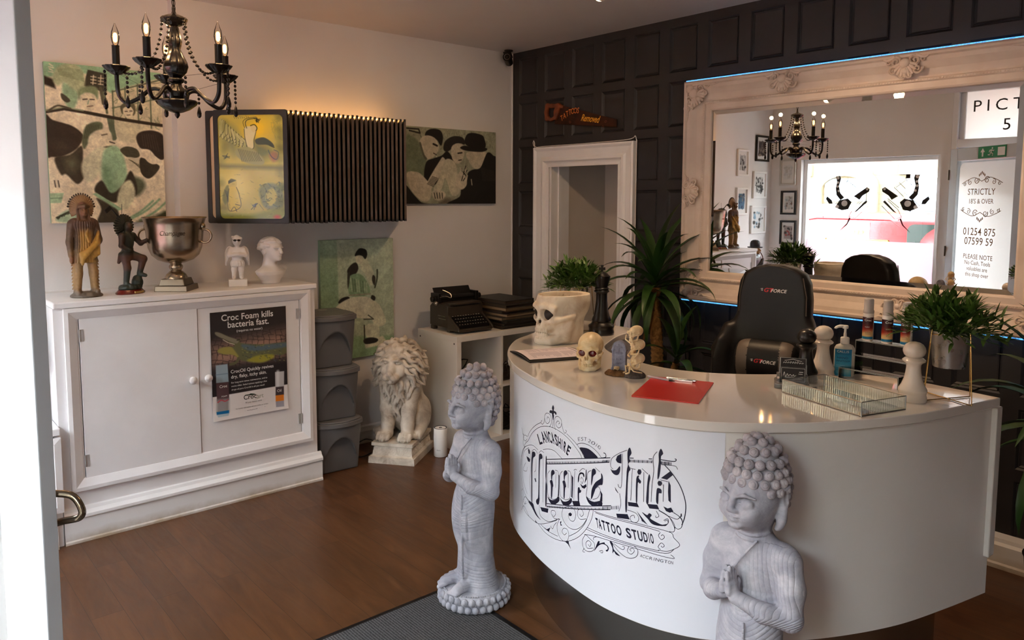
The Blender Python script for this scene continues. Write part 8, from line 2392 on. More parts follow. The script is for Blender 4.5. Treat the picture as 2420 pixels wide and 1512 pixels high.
s.build('headdress', M_FIG, ch_, color=paint_fn(rgb(160, 126, 88), [(lambda x, y, z: SG(np.hypot(x, (z - 0.447) / 0.9) - 0.079, 500), rgb(36, 26, 22)), (lambda x, y, z: SG(0.036 - np.hypot(x, z - 0.447), 400), rgb(108, 66, 50))], 0.15))

# dancing brave with an axe
dn = thing('dancer_figurine', 'dark green figurine of a brave swinging an axe, one knee raised, beside the chief', 'figurine', (0.265, -2.915, CZT), PI / 2 + 0.55, 'figurines on the cupboard')
mb = MB(); mb.lathe([(0.070, 0.0), (0.072, 0.006), (0.062, 0.016), (0.058, 0.022), (0, 0.022)], 40, sx=1.15, sy=0.85); mb.build('wooden_base', mat('red_lacquer_wood', rgb(96, 24, 20), 0.25, coat=0.3), dn, 50)
mb = MB(); mb.box(-0.030, -0.0612, 0.005, 0.030, -0.0555, 0.015); mb.build('name_plate', M_BRASS, dn)
s = Sculpt((-0.12, -0.09, 0.018), (0.12, 0.09, 0.40), 0.0032)
s.ell((0, 0, 0.028), (0.066, 0.048, 0.016)); s.ell((0.040, -0.01, 0.055), (0.030, 0.028, 0.034), 0.01); s.ell((0.044, -0.008, 0.080), (0.022, 0.022, 0.014), 0.006)
for i in range(16): a = i * 2.4; s.ell((0.050 * math.cos(a), 0.036 * math.sin(a), 0.034), 0.013, 0.005)
s.chain([(-0.022, 0.006, 0.205), (-0.020, -0.006, 0.135), (-0.022, 0.004, 0.055)], [0.024, 0.018, 0.014], 0.008); s.chain([(-0.022, 0.002, 0.050), (-0.026, -0.030, 0.044)], [0.013, 0.010], 0.005)
s.chain([(0.010, 0.0, 0.205), (0.055, -0.040, 0.180), (0.046, -0.022, 0.105)], [0.025, 0.020, 0.014], 0.008); s.chain([(0.046, -0.022, 0.100), (0.054, -0.052, 0.092)], [0.013, 0.010], 0.005)
s.column([(0.175, -0.008, 0.004, 0.034, 0.028), (0.205, -0.008, 0.004, 0.036, 0.030), (0.235, -0.006, 0.002, 0.030, 0.024)], 0.006); s.chain([(-0.030, 0.02, 0.205), (-0.040, 0.03, 0.165)], [0.016, 0.008], 0.006)
s.ell((-0.006, 0, 0.275), (0.036, 0.027, 0.052), 0.015); s.cap((-0.040, 0.0, 0.305), (0.030, 0.0, 0.305), 0.018, None, 0.012)
s.chain([(-0.042, 0.0, 0.303), (-0.056, -0.008, 0.255), (-0.026, -0.030, 0.232)], [0.016, 0.013, 0.010], 0.006); s.chain([(0.032, 0.0, 0.303), (0.062, -0.022, 0.262), (0.084, -0.046, 0.280)], [0.016, 0.013, 0.010], 0.006); s.ell((0.088, -0.050, 0.284), 0.012, 0.004)
s.cap((-0.008, 0, 0.31), (-0.008, -0.004, 0.34), 0.015, None, 0.008); s.ell((-0.006, -0.006, 0.352), (0.020, 0.024, 0.026), 0.005)
s.build('body', M_FIGM, dn, color=paint_fn(rgb(40, 46, 36), [(lambda x, y, z: SG(z - 0.12, 300) * SG(0.205 - z, 300), rgb(86, 54, 38)), (lambda x, y, z: SG(z - 0.235, 300) * SG(np.abs(x + 0.004) - 0.040, 400), rgb(62, 42, 32)), (lambda x, y, z: SG(0.12 - z, 200), rgb(44, 56, 50)), (lambda x, y, z: SG(z - 0.33, 300) * SG(-0.018 - y, 300), rgb(80, 54, 40))]))
s = Sculpt((-0.10, -0.05, 0.26), (0.10, 0.06, 0.44), 0.0030)
for i in range(21):
    a = -0.9 + (PI + 1.8) * i / 20; ca, sa = math.cos(a), math.sin(a)
    s.chain([(-0.006 + 0.020 * ca, 0.004, 0.356 + 0.020 * sa), (-0.006 + 0.062 * ca, 0.020, 0.356 + 0.058 * sa)], [0.005, 0.006], 0.0012)
s.build('headdress', M_FIGM, dn, color=paint_fn(rgb(34, 38, 32), [], 0.3))
mb = MB(); mb.tube([(-0.010, 0.03, 0.385), (-0.072, 0.035, 0.452)], 0.0045, 8); mb.prism([(-0.065, 0.448), (-0.082, 0.462), (-0.112, 0.440), (-0.100, 0.424)], 0.031, 0.039, 'y'); mb.cyl((-0.006, 0.03, 0.40), (-0.004, 0.03, 0.47), 0.0012, 5)
mb.build('axe', mat('dark_iron', rgb(48, 48, 50), 0.45, 0.6), dn, 40)

# champagne cup
M_NICK = mat('worn_nickel_plate', rgb(176, 160, 140), 0.24, 1.0, c2=rgb(150, 134, 114), nscale=7, bump=0.05, bscale=120)
cu = thing('champagne_cup', 'big silver champagne cup with ring handles, in the middle of the cupboard top', 'cup', (0.270, -2.680, CZT), 0.9)
mb = MB(); mb.lathe([(0.030, 0.112), (0.036, 0.124), (0.036, 0.134), (0.030, 0.142), (0.028, 0.148), (0.05, 0.152), (0.092, 0.168), (0.122, 0.195), (0.138, 0.235), (0.144, 0.290), (0.150, 0.360), (0.160, 0.392), (0.166, 0.398), (0.163, 0.401), (0.156, 0.392), (0.146, 0.36), (0.140, 0.29), (0.13, 0.235), (0.10, 0.19), (0, 0.17)], 64); mb.build('bowl', M_NICK, cu, 40)
mb = MB(); mb.lathe([(0.058, 0.066), (0.058, 0.072), (0.050, 0.088), (0.034, 0.104), (0.026, 0.108), (0.030, 0.114), (0, 0.114)], 48); mb.build('stem', M_NICK, cu, 50)
mb = MB(); frust(mb, 0.088, 0.088, 0.0, 0.030, 0.084, 0.084); frust(mb, 0.070, 0.070, 0.030, 0.066, 0.060, 0.060); mb.build('square_base', mat('dull_nickel', rgb(128, 116, 102), 0.38, 1.0), cu, bevel=0.003)
for q in (-1, 1):
    mb = MB(); mb.M = Matrix.Rotation(0.0, 4, 'Z'); mb.ball((0.150 * q, 0, 0.350), (0.016, 0.016, 0.020)); mb.cyl((0.150 * q, -0.012, 0.338), (0.150 * q + 0.012 * q, 0.0, 0.338), 0.006, 8); mb.torus((0.160 * q, 0, 0.297), 0.036, 0.0058, 'y', 32, 8); mb.build('ring_handle', M_NICK, cu, 60)
mb = MB(); add_text(mb, 'Champagne', 0.026, lambda x, y: (0.1478 * math.sin((x + 0.22 * y) / 0.146 + 0.27), -0.1478 * math.cos((x + 0.22 * y) / 0.146 + 0.27), 0.305 + y), 'CENTER', 0.95, 0.8); mb.build('engraving', mat('engraved_nickel', rgb(92, 80, 68), 0.4, 1.0), cu)

# little angel in sunglasses
M_PLAS = mat('white_plaster', rgb(228, 224, 222), 0.5)
an_ = thing('angel_figurine', 'small white angel figurine with black sunglasses and folded arms', 'figurine', (0.285, -2.345, CZT), PI / 2 - 0.35, 'figurines on the cupboard')
mb = MB(); mb.box(-0.050, -0.042, 0, 0.050, 0.042, 0.040); mb.build('block', M_PLAS, an_, bevel=0.002)
s = Sculpt((-0.07, -0.05, 0.036), (0.07, 0.05, 0.30), 0.0026)
for q in (-1, 1):
    s.chain([(0.017 * q, 0, 0.135), (0.019 * q, -0.002, 0.095), (0.020 * q, 0.002, 0.052)], [0.018, 0.0145, 0.011], 0.006); s.chain([(0.020 * q, 0, 0.048), (0.023 * q, -0.022, 0.045)], [0.010, 0.008], 0.004)
    s.chain([(0.036 * q, 0.002, 0.206), (0.044 * q, -0.016, 0.178), (0.006 * q, -0.034, 0.184)], [0.014, 0.0125, 0.010], 0.005)
s.column([(0.115, 0, 0, 0.036, 0.028), (0.13, 0, 0, 0.038, 0.030), (0.145, 0, 0, 0.034, 0.026)], 0.005, fl=0.002, nf=14)
s.ell((0, 0, 0.175), (0.031, 0.023, 0.045), 0.01); s.cap((-0.030, 0.002, 0.208), (0.030, 0.002, 0.208), 0.015, None, 0.01); s.cap((0, 0, 0.21), (0, -0.002, 0.24), 0.012, None, 0.008); s.ell((0, -0.003, 0.262), (0.025, 0.028, 0.031), 0.005); s.ell((0, -0.032, 0.255), (0.005, 0.006, 0.006), 0.003)
for i in range(20): a = i * 2.4; s.ell((0.023 * math.cos(a), 0.004 + 0.024 * math.sin(a), 0.272 + 0.012 * ((i * 7) % 5) / 5), 0.007, 0.003)
s.build('body', M_PLAS, an_)
for q in (-1, 1):
    mb = MB()
    for j in range(6): mb.tube(catmull([(0.012 * q, 0.022, 0.205), (0.040 * q, 0.034, 0.222 - 0.008 * j), (0.060 * q, 0.034, 0.195 - 0.012 * j), (0.062 * q, 0.030, 0.165 - 0.010 * j)], 4), [0.006] * 4 + [0.007] * 4 + [0.005] * 4 + [0.003], 6)
    mb.build('wing', M_PLAS, an_, 60)
mb = MB()
for q in (-1, 1): mb.ball((0.0105 * q, -0.030, 0.264), (0.0095, 0.0045, 0.0065), 12, 8)
mb.cyl((-0.024, -0.018, 0.267), (0.024, -0.018, 0.267), 0.0015, 6); mb.cyl((-0.01, -0.033, 0.266), (0.01, -0.033, 0.266), 0.0015, 6); so = mb.build('sunglasses', M_CAMB, an_, 60)

# classical bust
dv_ = thing('classical_bust', 'white classical bust of a curly-haired head, rightmost on the cupboard', 'bust', (0.265, -2.135, CZT), PI / 2 + 0.42); dv_.scale = (1.15, 1.2, 1.0)
s = Sculpt((-0.11, -0.11, -0.004), (0.11, 0.10, 0.285), 0.0032)
s.column([(0.0, 0, 0.005, 0.052, 0.040), (0.02, 0, 0.004, 0.056, 0.042), (0.055, 0, 0.002, 0.088, 0.050), (0.075, 0, 0.002, 0.096, 0.050)], 0.0)
s.half((0, 0, -1), 0); s.ell((0, 0.004, 0.075), (0.090, 0.046, 0.026), 0.012); s.chain([(0.055, 0.004, 0.082), (0.092, 0.0, 0.085)], [0.022, 0.018], 0.01)
s.chain([(0, 0.010, 0.08), (0, 0.004, 0.15)], [0.040, 0.033], 0.02); s.ell((0, -0.002, 0.205), (0.043, 0.056, 0.058), 0.012); s.ell((0, -0.032, 0.165), (0.028, 0.028, 0.030), 0.014)
s.chain([(0, -0.057, 0.212), (0, -0.068, 0.184)], [0.006, 0.009], 0.005); s.ell((0, -0.056, 0.168), (0.015, 0.008, 0.0045), 0.003); s.ell((0, -0.054, 0.160), (0.012, 0.008, 0.0045), 0.003); s.ell((0, -0.050, 0.146), (0.014, 0.012, 0.011), 0.008)
for q in (-1, 1): s.ell((0.018 * q, -0.056, 0.203), (0.012, 0.010, 0.007), 0.004, True); s.ell((0.018 * q, -0.049, 0.202), (0.009, 0.007, 0.005), 0.002); s.chain([(0.006 * q, -0.057, 0.214), (0.030 * q, -0.050, 0.213)], 0.0045, 0.004); s.ell((0.044 * q, 0.004, 0.190), (0.007, 0.012, 0.018), 0.004)
R2 = random.Random(5)
for i in range(110):
    a = R2.uniform(0, 2 * PI); el = R2.uniform(-0.35, 1.5)
    p = Vector((0.046 * math.cos(a) * math.cos(el), 0.006 + 0.058 * math.sin(a) * math.cos(el), 0.212 + 0.056 * math.sin(el)))
    if p.y < -0.030 and p.z < 0.238: continue
    if p.z < 0.18 and p.y < 0.02: continue
    t = Vector((-math.sin(a), math.cos(a), -0.5)).normalized() * 0.013
    s.chain([tuple(p), tuple(p + t * 0.7 + Vector((0, -0.004, 0.004))), tuple(p + t * 1.3)], [0.0095, 0.0085, 0.005], 0.0025)
s.build('body', mat('glazed_white_plaster', rgb(226, 222, 222), 0.3), dv_)

# standing figure in a bowler hat on the low cupboard
bw = thing('bowler_figure', 'dark statue of a man in a bowler hat, standing on the low cupboard', 'statue', (0.31, -3.515, 0.60), PI / 2 - 0.1)
s = Sculpt((-0.16, -0.13, -0.004), (0.16, 0.12, 0.66), 0.0048)
s.ell((0, 0, 0.004), (0.10, 0.085, 0.022)); 
for q in (-1, 1):
    s.chain([(0.040 * q, 0, 0.30), (0.046 * q, 0.004, 0.17), (0.052 * q, 0.004, 0.05)], [0.046, 0.038, 0.032], 0.015); s.chain([(0.054 * q, 0, 0.034), (0.066 * q, -0.058, 0.026)], [0.024, 0.022], 0.01)
    s.chain([(0.088 * q, 0.006, 0.475), (0.122 * q, 0.012, 0.375), (0.100 * q, -0.055, 0.345)], [0.040, 0.036, 0.028], 0.015)
s.chain([(0.100, -0.055, 0.345), (0.045, -0.098, 0.435), (0.030, -0.100, 0.465)], [0.028, 0.020, 0.018], 0.008); s.ell((-0.085, -0.062, 0.335), (0.024, 0.020, 0.022), 0.008)
s.column([(0.20, 0, 0.006, 0.098, 0.070), (0.28, 0, 0.004, 0.088, 0.062), (0.36, 0, 0.004, 0.082, 0.058), (0.46, 0, 0.004, 0.092, 0.060), (0.49, 0, 0.004, 0.080, 0.052)], 0.012); s.cap((-0.072, 0.006, 0.478), (0.072, 0.006, 0.478), 0.040, None, 0.02)
s.chain([(0, 0.0, 0.50), (0, -0.004, 0.54)], 0.032, 0.012)
s.build('coat_and_legs', M_FIGM, bw, color=paint_fn(rgb(50, 44, 42), [(lambda x, y, z: SG(0.21 - z, 200), rgb(62, 54, 50)), (lambda x, y, z: SG(z - 0.32, 200) * SG(0.36 - z, 200) * SG(-0.045 - y, 200), rgb(104, 66, 44))], 0.2))
s = Sculpt((-0.06, -0.10, 0.51), (0.06, 0.06, 0.64), 0.0038)
s.ell((0, -0.006, 0.570), (0.040, 0.048, 0.052)); s.chain([(0, -0.054, 0.578), (0, -0.064, 0.560)], [0.007, 0.010], 0.006); s.ell((0, -0.045, 0.535), (0.018, 0.012, 0.012), 0.01); s.ell((0, -0.054, 0.546), (0.014, 0.007, 0.004), 0.003)
for q in (-1, 1): s.ell((0.016 * q, -0.052, 0.578), (0.010, 0.008, 0.006), 0.003, True); s.ell((0.041 * q, 0, 0.568), (0.006, 0.011, 0.016), 0.003)
so = s.build('head', mat('painted_skin', rgb(188, 138, 88), 0.45, c2=rgb(160, 110, 66), nscale=20), bw)
mb = MB(); mb.lathe([(0.0, 0.600), (0.070, 0.592), (0.077, 0.600), (0.070, 0.603), (0.050, 0.603), (0.049, 0.640), (0.042, 0.662), (0.024, 0.674), (0, 0.677)], 36, (0, -0.004, 0), sx=0.92, sy=1.08); mb.build('bowler_hat', mat('black_felt_paint', rgb(28, 28, 32), 0.5), bw, 50)
mb = MB(); mb.tube(catmull([(0.028, -0.104, 0.470), (0.020, -0.098, 0.505), (0.004, -0.066, 0.545)], 4), 0.005, 6); mb.lathe([(0.009, 0), (0.011, 0.022), (0.008, 0.024)], 12, (0.028, -0.106, 0.462)); mb.build('pipe', mat('brown_pipe', rgb(90, 50, 26), 0.4), bw, 50)

# ------------------------------------------------------------------ vinyl logo on the counter front, (arc length, height) in mm
LOGO_F = '''1488,704,1492,715,1507,721,1521,721,1524,710,1514,702,1501,691,1495,659,1494,612,1494,517,1487,515,1484,608,1484,676 1556,719,1562,729,1574,734,1585,731,1586,719,1577,714,1567,706,1563,669,1563,570,1565,551,1558,529,1543,522,1532,529,1538,541,1551,553,1554,600,1554,666 1614,734,1622,730,1622,679,1618,642,1625,625,1624,579,1621,548,1613,545,1612,614,1615,641,1612,669 1446,710,1457,717,1468,711,1466,698,1453,696 1430,678,1457,680,1471,678,1467,666,1449,662,1437,669 1515,616,1527,622,1535,610,1526,605 1570,522,1637,541,1633,523,1585,511 1654,686,1660,697,1671,702,1680,698,1679,689,1666,679,1662,663,1656,661 1646,651,1663,660,1672,641,1667,633,1663,593,1655,595,1654,635 1706,697,1713,694,1712,611,1706,615,1709,663 1630,586,1649,582,1670,586,1694,600,1705,612,1714,612,1714,599,1694,581,1676,571,1655,568,1640,575 1741,713,1746,723,1757,728,1765,724,1764,716,1752,706,1748,691,1743,689 1734,679,1749,687,1758,668,1752,660,1749,622,1742,624,1741,663 1792,722,1802,716,1799,638,1791,642,1793,688 1719,612,1736,607,1755,611,1776,623,1786,635,1795,635,1794,622,1776,605,1760,596,1741,593,1728,601 1830,724,1837,742,1848,750,1863,751,1867,742,1863,737,1856,745,1846,742,1839,734,1837,718,1831,707 1874,765,1878,770,1880,735,1868,716,1873,738 1842,708,1859,704,1877,717,1879,708,1868,697,1854,696 1830,686,1840,692,1843,685,1850,685,1847,676,1838,670,1838,643,1831,642 1796,628,1839,643,1846,628,1806,615 1905,769,1909,779,1917,784,1925,781,1926,769,1914,757,1910,738,1903,721 1904,689,1908,711,1924,737,1944,754,1952,762,1951,778,1959,770,1959,741,1946,735,1929,721,1921,703,1911,680,1904,672 1949,717,1959,707,1959,681,1947,680,1951,698 1877,673,1896,666,1921,668,1953,682,1958,667,1922,653,1905,650,1887,657 1837,833,1856,841,1888,845,1918,837,1935,827,1910,818,1870,805,1861,815 2014,841,2020,856,2036,867,2037,834,2028,833,2020,834 1993,806,2000,802,2017,807,2031,824,2032,807,2025,793,2013,789,2000,794 2060,881,2068,895,2075,878,2068,864,2068,847,2064,838,2072,822,2065,808,2062,752,2062,697,2060,675,2056,678,2054,709,2056,754,2058,814,2062,835,2060,856 2019,658,2064,669,2073,653,2024,645 2011,748,2026,732,2026,729,2016,737 2064,711,2099,716,2107,704,2067,698 2097,820,2101,830,2110,831,2113,823,2109,814,2101,812 2101,809,2105,808,2103,801,2112,792,2108,783,2100,783,2099,721,2094,723,2094,795 2136,811,2140,822,2144,810,2140,785,2139,727,2131,728,2133,780 2170,896,2177,913,2185,898,2178,887,2178,857,2174,822,2168,811,2168,838,2171,872 2179,817,2210,846,2217,833,2199,815 2168,799,2172,807,2181,807,2184,799,2178,791,2171,791 2168,782,2181,780,2182,767,2173,765,2172,731,2165,736,2165,763 2204,813,2211,799,2213,742,2205,748,2203,777 2189,726,2203,722,2214,727,2222,715,2210,709,2198,712 2134,722,2169,727,2176,713,2143,709 2117,691,2135,685,2142,693,2151,689,2146,677,2167,669,2187,665,2205,672,2194,662,2167,658,2150,661,2139,672,2128,680 2098,689,2113,676,2139,652,2125,658,2117,660,2115,666 1665,946,1673,937,1670,927,1678,926,1688,924,1689,916,1681,915,1678,919,1670,914,1672,906,1666,887,1660,903,1657,911,1651,912,1643,910,1639,915,1646,922,1654,923,1661,925,1657,933 1384,758,1397,757,1391,752 1451,500,1502,511,1517,496,1545,480,1578,473,1531,475,1491,491 1594,454,1626,456,1653,474,1643,454,1614,453 1750,461,1778,471,1781,461,1793,447,1774,458 1525,453,1539,450,1559,449,1528,444 1774,573,1786,582,1797,580,1793,571,1781,566 1720,522,1730,528,1727,516,1736,515,1725,509 1923,493,1931,512,1942,536,1950,536,1948,530,1970,542,1974,538,1986,535,1991,526,1984,514,1977,516,1986,524,1981,533,1963,533,1944,520 1994,553,2006,553,2011,533,2025,524,2038,517,2021,517,2013,525,2007,516,2006,534 2245,713,2248,713,2249,704,2236,694,2244,703'''
LOGO_L1 = '''1647,692,1632,677,1626,657,1632,595,1658,588,1682,594,1704,617,1706,700,1683,705 1734,718,1720,704,1715,685,1720,625,1744,617,1765,622,1785,643,1787,724,1766,730 1475,713,1480,654,1468,589,1482,517 1488,715,1505,728,1525,732,1545,725 1556,730,1574,745,1598,745 1592,733,1594,647,1593,549 1805,743,1814,750,1823,750 1811,743,1808,693,1807,635 1837,748,1855,765,1871,767 1902,773,1884,757,1884,718,1879,675,1904,670 1923,789,1946,781 1925,716,1939,727,1949,715,1937,688,1913,674 1689,701,1688,640 1771,725,1771,667 1530,700,1530,658,1514,642 1847,718,1854,711,1861,725,1851,733,1847,724 1421,648,1392,610,1431,617,1440,637 1410,709,1371,655,1363,600,1383,545,1432,508,1478,508 1457,721,1401,686,1380,623,1393,566,1441,525 1374,433,1404,462,1461,441 1373,513,1388,527,1403,497,1394,472 2180,861,2211,864,2226,863,2232,854 2058,884,2024,864,1997,840,1993,815,2004,806 2040,868,2039,764,2030,751,2024,760 2032,731,2037,697,2030,669 2072,826,2091,827 2079,826,2077,774,2075,718 2114,835,2136,821 2121,825,2122,726 2165,901,2152,879,2155,835,2150,791,2148,732 2177,811,2202,809 2188,798,2188,741 2063,683,2094,681,2106,667,2099,651,2080,649,2074,662,2087,672,2091,663 2166,706,2175,691,2166,684,2165,690 2194,678,2203,683,2205,673,2194,662 2173,711,2206,697,2223,670,2227,658 2213,715,2239,703,2251,685,2248,668 2200,699,2233,692,2245,704 1666,888,1664,860 1639,856,1655,877,1647,903,1619,904,1602,888,1608,870,1625,865,1641,879,1636,890,1624,890,1622,881 1602,885,1599,865,1585,852,1572,856,1581,866 1684,857,1673,882,1683,905,1703,912,1723,903,1721,881,1702,870,1686,880,1699,895,1712,891,1704,885 1724,895,1734,873,1746,862,1757,872,1750,875 1572,855,1519,828,1467,790,1443,762 1447,746,1497,796,1566,836,1626,855,1679,861,1739,856,1790,841,1839,815,1852,799 1758,864,1808,848,1843,829,1868,805 1370,777,1388,758,1397,747,1389,718,1411,707 1439,761,1406,757,1393,741,1414,735,1435,749 1447,746,1419,728,1402,707,1423,717 1592,755,1632,770,1680,776,1735,761 1548,741,1498,743,1444,726,1393,696,1371,658,1369,620 1821,842,1850,855,1891,858,1928,848,1953,831 1556,448,1615,438,1680,442,1741,457,1787,477,1836,510,1877,552,1907,600,1916,637 1578,455,1637,453,1706,461 1780,491,1835,531,1876,579,1897,631 1739,579,1732,555,1744,535,1777,523,1818,531,1856,558,1884,595 1739,579,1776,601,1808,602,1819,584,1809,559,1786,553,1774,565,1786,580 1720,531,1679,520,1658,530,1663,544,1684,549,1689,539,1676,525,1666,530 1880,593,1847,579,1830,588,1834,609,1855,616,1864,603,1851,591,1843,597 1715,529,1700,498,1711,469,1741,458,1769,470,1778,495,1768,511,1745,507,1735,490,1750,484,1764,497 1378,494,1388,463,1423,443,1480,442,1552,449,1626,480,1700,520 1396,485,1418,506,1451,502 1422,487,1410,472,1431,483 1564,529,1568,492,1614,487,1653,497,1715,532 1653,480,1669,475,1680,493,1697,511 1921,634,2093,648,2207,646,2225,629,2244,609,2226,592,2203,580,2175,578 1927,631,2099,643,2179,641 1881,556,2100,569,2198,572,2226,591 1887,564,2094,573,2178,576 1870,533,1948,551,2095,562,2217,560,2224,567,2216,571 1877,536,1859,505,1869,480,1897,481,1921,497,1923,521,1900,529,1877,536 1917,502,1888,490,1879,504,1892,519,1907,515,1901,501,1892,505 1871,483,1862,468,1874,470 2071,560,2066,543,2080,537,2092,551,2086,559,2075,552,2081,547 2004,553,2028,533,2059,521,2083,524,2101,537,2105,557,2091,568,2074,567 2011,552,2046,542,2055,553,2046,554 2181,638,2175,626,2185,615,2195,625,2189,632,2184,627 2183,581,2175,589,2185,604,2195,597,2189,590,2184,594 2175,709,2209,694,2226,671,2225,650,2210,647 2227,666,2237,660,2249,670,2248,696,2223,712 2191,680,2204,688,2206,675,2197,663 1948,502,1963,510,1963,502,1954,500 1921,531,1919,539,1936,550'''
LOGO_L2 = '''1619,726,1828,793,1991,842 1622,709,1829,776,1988,826 1624,556,1771,602,1998,679 1625,545,1822,608,1994,664 2069,860,2149,874 2178,877,2219,878,2227,885,2222,887 2190,862,2216,837,2243,798,2259,750,2258,707,2249,675 1953,831,1971,839,1970,850,1961,851'''
LOGO_T = [(1622,718,1986,832,1625,710,1987,825,60),(1624,549,1994,671,1626,541,1995,663,60),(2070,855,2148,869,2070,846,2147,860,16),(2179,872,2211,874,2180,862,2211,865,9),(1962,664,2026,687,1962,654,2027,675,11),(1960,826,1987,834,1961,817,1987,825,6)]
LOGO_TXT = {'lan':([(1559,765),(1604,786),(1637,797),(1667,802),(1695,802),(1721,799),(1745,793),(1769,786)],[(1533,798),(1573,820),(1612,834),(1645,840),(1682,842),(1717,836),(1753,832),(1790,821)]),'est':([(1827,856),(1850,863),(1875,869),(1891,867),(1921,864),(1946,857)],[(1824,869),(1852,878),(1876,883),(1899,881),(1930,877),(1949,870)]),'ban':[(1934,583),(2163,596),(1925,615),(2156,628)],'acc':[(2112,538),(2225,541),(2115,549),(2226,552)]}
M_NAVY = mat('navy_vinyl', rgb(20, 22, 46), 0.4)
M_VINYL = mat('cool_white_vinyl', rgb(224, 226, 234), 0.25)
mb = MB(); N_ = 60; s0, s1 = 1.236, 2.374
vs = []
for i in range(N_ + 1):
    s_ = s0 + (s1 - s0) * i / N_
    vs += [on_panel(s_, 0.312, 0.0005), on_panel(s_, CTZ - 0.036, 0.0005)]
mb._add(vs, [(2 * i, 2 * i + 2, 2 * i + 3, 2 * i + 1) for i in range(N_)])
vy = mb.build('vinyl_sheet', M_VINYL, rc, 180); vy['label'] = 'cool white vinyl sheet'
SP = lambda q: on_panel(q[0] / 1000, q[1] / 1000, 0.0012)
def dec(t): return [[(int(v[i]), int(v[i + 1])) for i in range(0, len(v), 2)] for v in (w.split(',') for w in t.split())]
mb = MB()
for P_ in dec(LOGO_F):
    c = [(q.x, q.y) for q in catmull([(a, b_, 0) for a, b_ in P_], 3, True)] if len(P_) > 6 else P_
    mb.poly([SP(q) for q in c])
mb.build('logo_lettering', M_NAVY, rc)
def ribbon(mb, pts, w):
    c = catmull([(a, b_, 0) for a, b_ in pts], 5) if len(pts) > 2 else [Vector((a, b_, 0)) for a, b_ in pts]
    vs = []
    for i, q in enumerate(c):
        t = c[min(i + 1, len(c) - 1)] - c[max(i - 1, 0)]; n = Vector((-t.y, t.x, 0)); n = n.normalized() * w if n.length > 1e-6 else Vector((0, w, 0))
        vs += [SP((q.x + n.x, q.y + n.y)), SP((q.x - n.x, q.y - n.y))]
    mb._add(vs, [(2 * i, 2 * i + 2, 2 * i + 3, 2 * i + 1) for i in range(len(c) - 1)])
mb = MB()
for P_ in dec(LOGO_L1): ribbon(mb, P_, 0.9)
for P_ in dec(LOGO_L2): ribbon(mb, P_, 1.5)
for (ax, ay, bx, by, cx_, cy_, dx, dy, n) in LOGO_T:
    for i in range(n):
        t = i / (n - 1); ribbon(mb, [(ax + (bx - ax) * t, ay + (by - ay) * t), (cx_ + (dx - cx_) * t, cy_ + (dy - cy_) * t)], 1.0 + 0.7 * ((i * 7) % 3 == 0))
mb.build('logo_scrollwork', M_NAVY, rc)
def curve_text(mb, txt, base, top, xs, bold, wid=None):
    bc = catmull([(a, b_, 0) for a, b_ in base], 8); tc = catmull([(a, b_, 0) for a, b_ in top], 8); n = len(bc) - 1
    W_ = {'I': 0.55, ' ': 0.6, '1': 0.6}; tot = sum(W_.get(c, 1) for c in txt); u = 0
    for c in txt:
        w = W_.get(c, 1) / tot
        if c != ' ':
            v, f = text_verts(c, 1.0, 'CENTER', 1.0, 1.0, bold); xw = max(max(abs(p[0]) for p in v), 0.30)
            def fn(p):
                t = min(max(u + w * (0.5 + 0.42 * p[0] / xw), 0), 1) * n; i = min(int(t), n - 1); g = t - i
                B0 = bc[i].lerp(bc[i + 1], g); T0 = tc[i].lerp(tc[i + 1], g); q = B0.lerp(T0, p[1]); return SP((q.x, q.y))
            mb._add([fn(p) for p in v], f)
        u += w
mb = MB()
curve_text(mb, 'LANCASHIRE', *LOGO_TXT['lan'], 1, 0.03); curve_text(mb, 'EST 2010', *LOGO_TXT['est'], 1, -0.01)
b4 = LOGO_TXT['ban']; curve_text(mb, 'TATTOO STUDIO', [b4[0], b4[1]], [b4[2], b4[3]], 1, 0.03); b4 = LOGO_TXT['acc']; curve_text(mb, 'ACCRINGTON', [b4[0], b4[1]], [b4[2], b4[3]], 1, 0.0)
mb.build('logo_small_lettering', M_NAVY, rc)

# ------------------------------------------------------------------ framed pictures near the street window
def framed(label, loc, w, h, rz, fm, print_fn, seed):
    t = thing('picture_frame', label, 'picture frame', loc, rz, 'small framed pictures near the window')
    fw = 0.022
    mb = MB()
    for (a, b_, c, d) in ((0, 0, w, fw), (0, h - fw, w, h), (0, fw, fw, h - fw), (w - fw, fw, w, h - fw)): mb.box(a, -0.024, b_, c, -0.001, d)
    mb.build('frame', fm, t, bevel=0.002)
    pr = Print(w - 2 * fw, h - 2 * fw, 0.005, (0.88, 0.87, 0.86)); print_fn(pr, random.Random(seed))
    pr.build('print', M_CANVAS, t, lambda x, z: (x + fw, -0.006, z + fw)); return t
def art(cols, mount=0.18):
    def f(pr, r):
        pr.poly([(mount, mount), (1 - mount, mount), (1 - mount, 1 - mount), (mount, 1 - mount)], cols[0])
        for i in range(34):
            x, y = r.uniform(mount, 1 - mount), r.uniform(mount, 1 - mount); pr.ell(x, y, r.uniform(0.02, 0.10), r.uniform(0.02, 0.08), r.choice(cols), soft=0.02)
    return f
g1, k1, b1 = c8(60, 58, 56), c8(190, 188, 184), c8(70, 104, 130)
M_FW = mat('white_frame_paint', rgb(232, 230, 228), 0.4); M_FB = mat('black_frame_paint', rgb(26, 24, 24), 0.4); M_FS = mat('silver_frame', rgb(186, 180, 170), 0.35, 0.8)
AXF = AX + 0.001
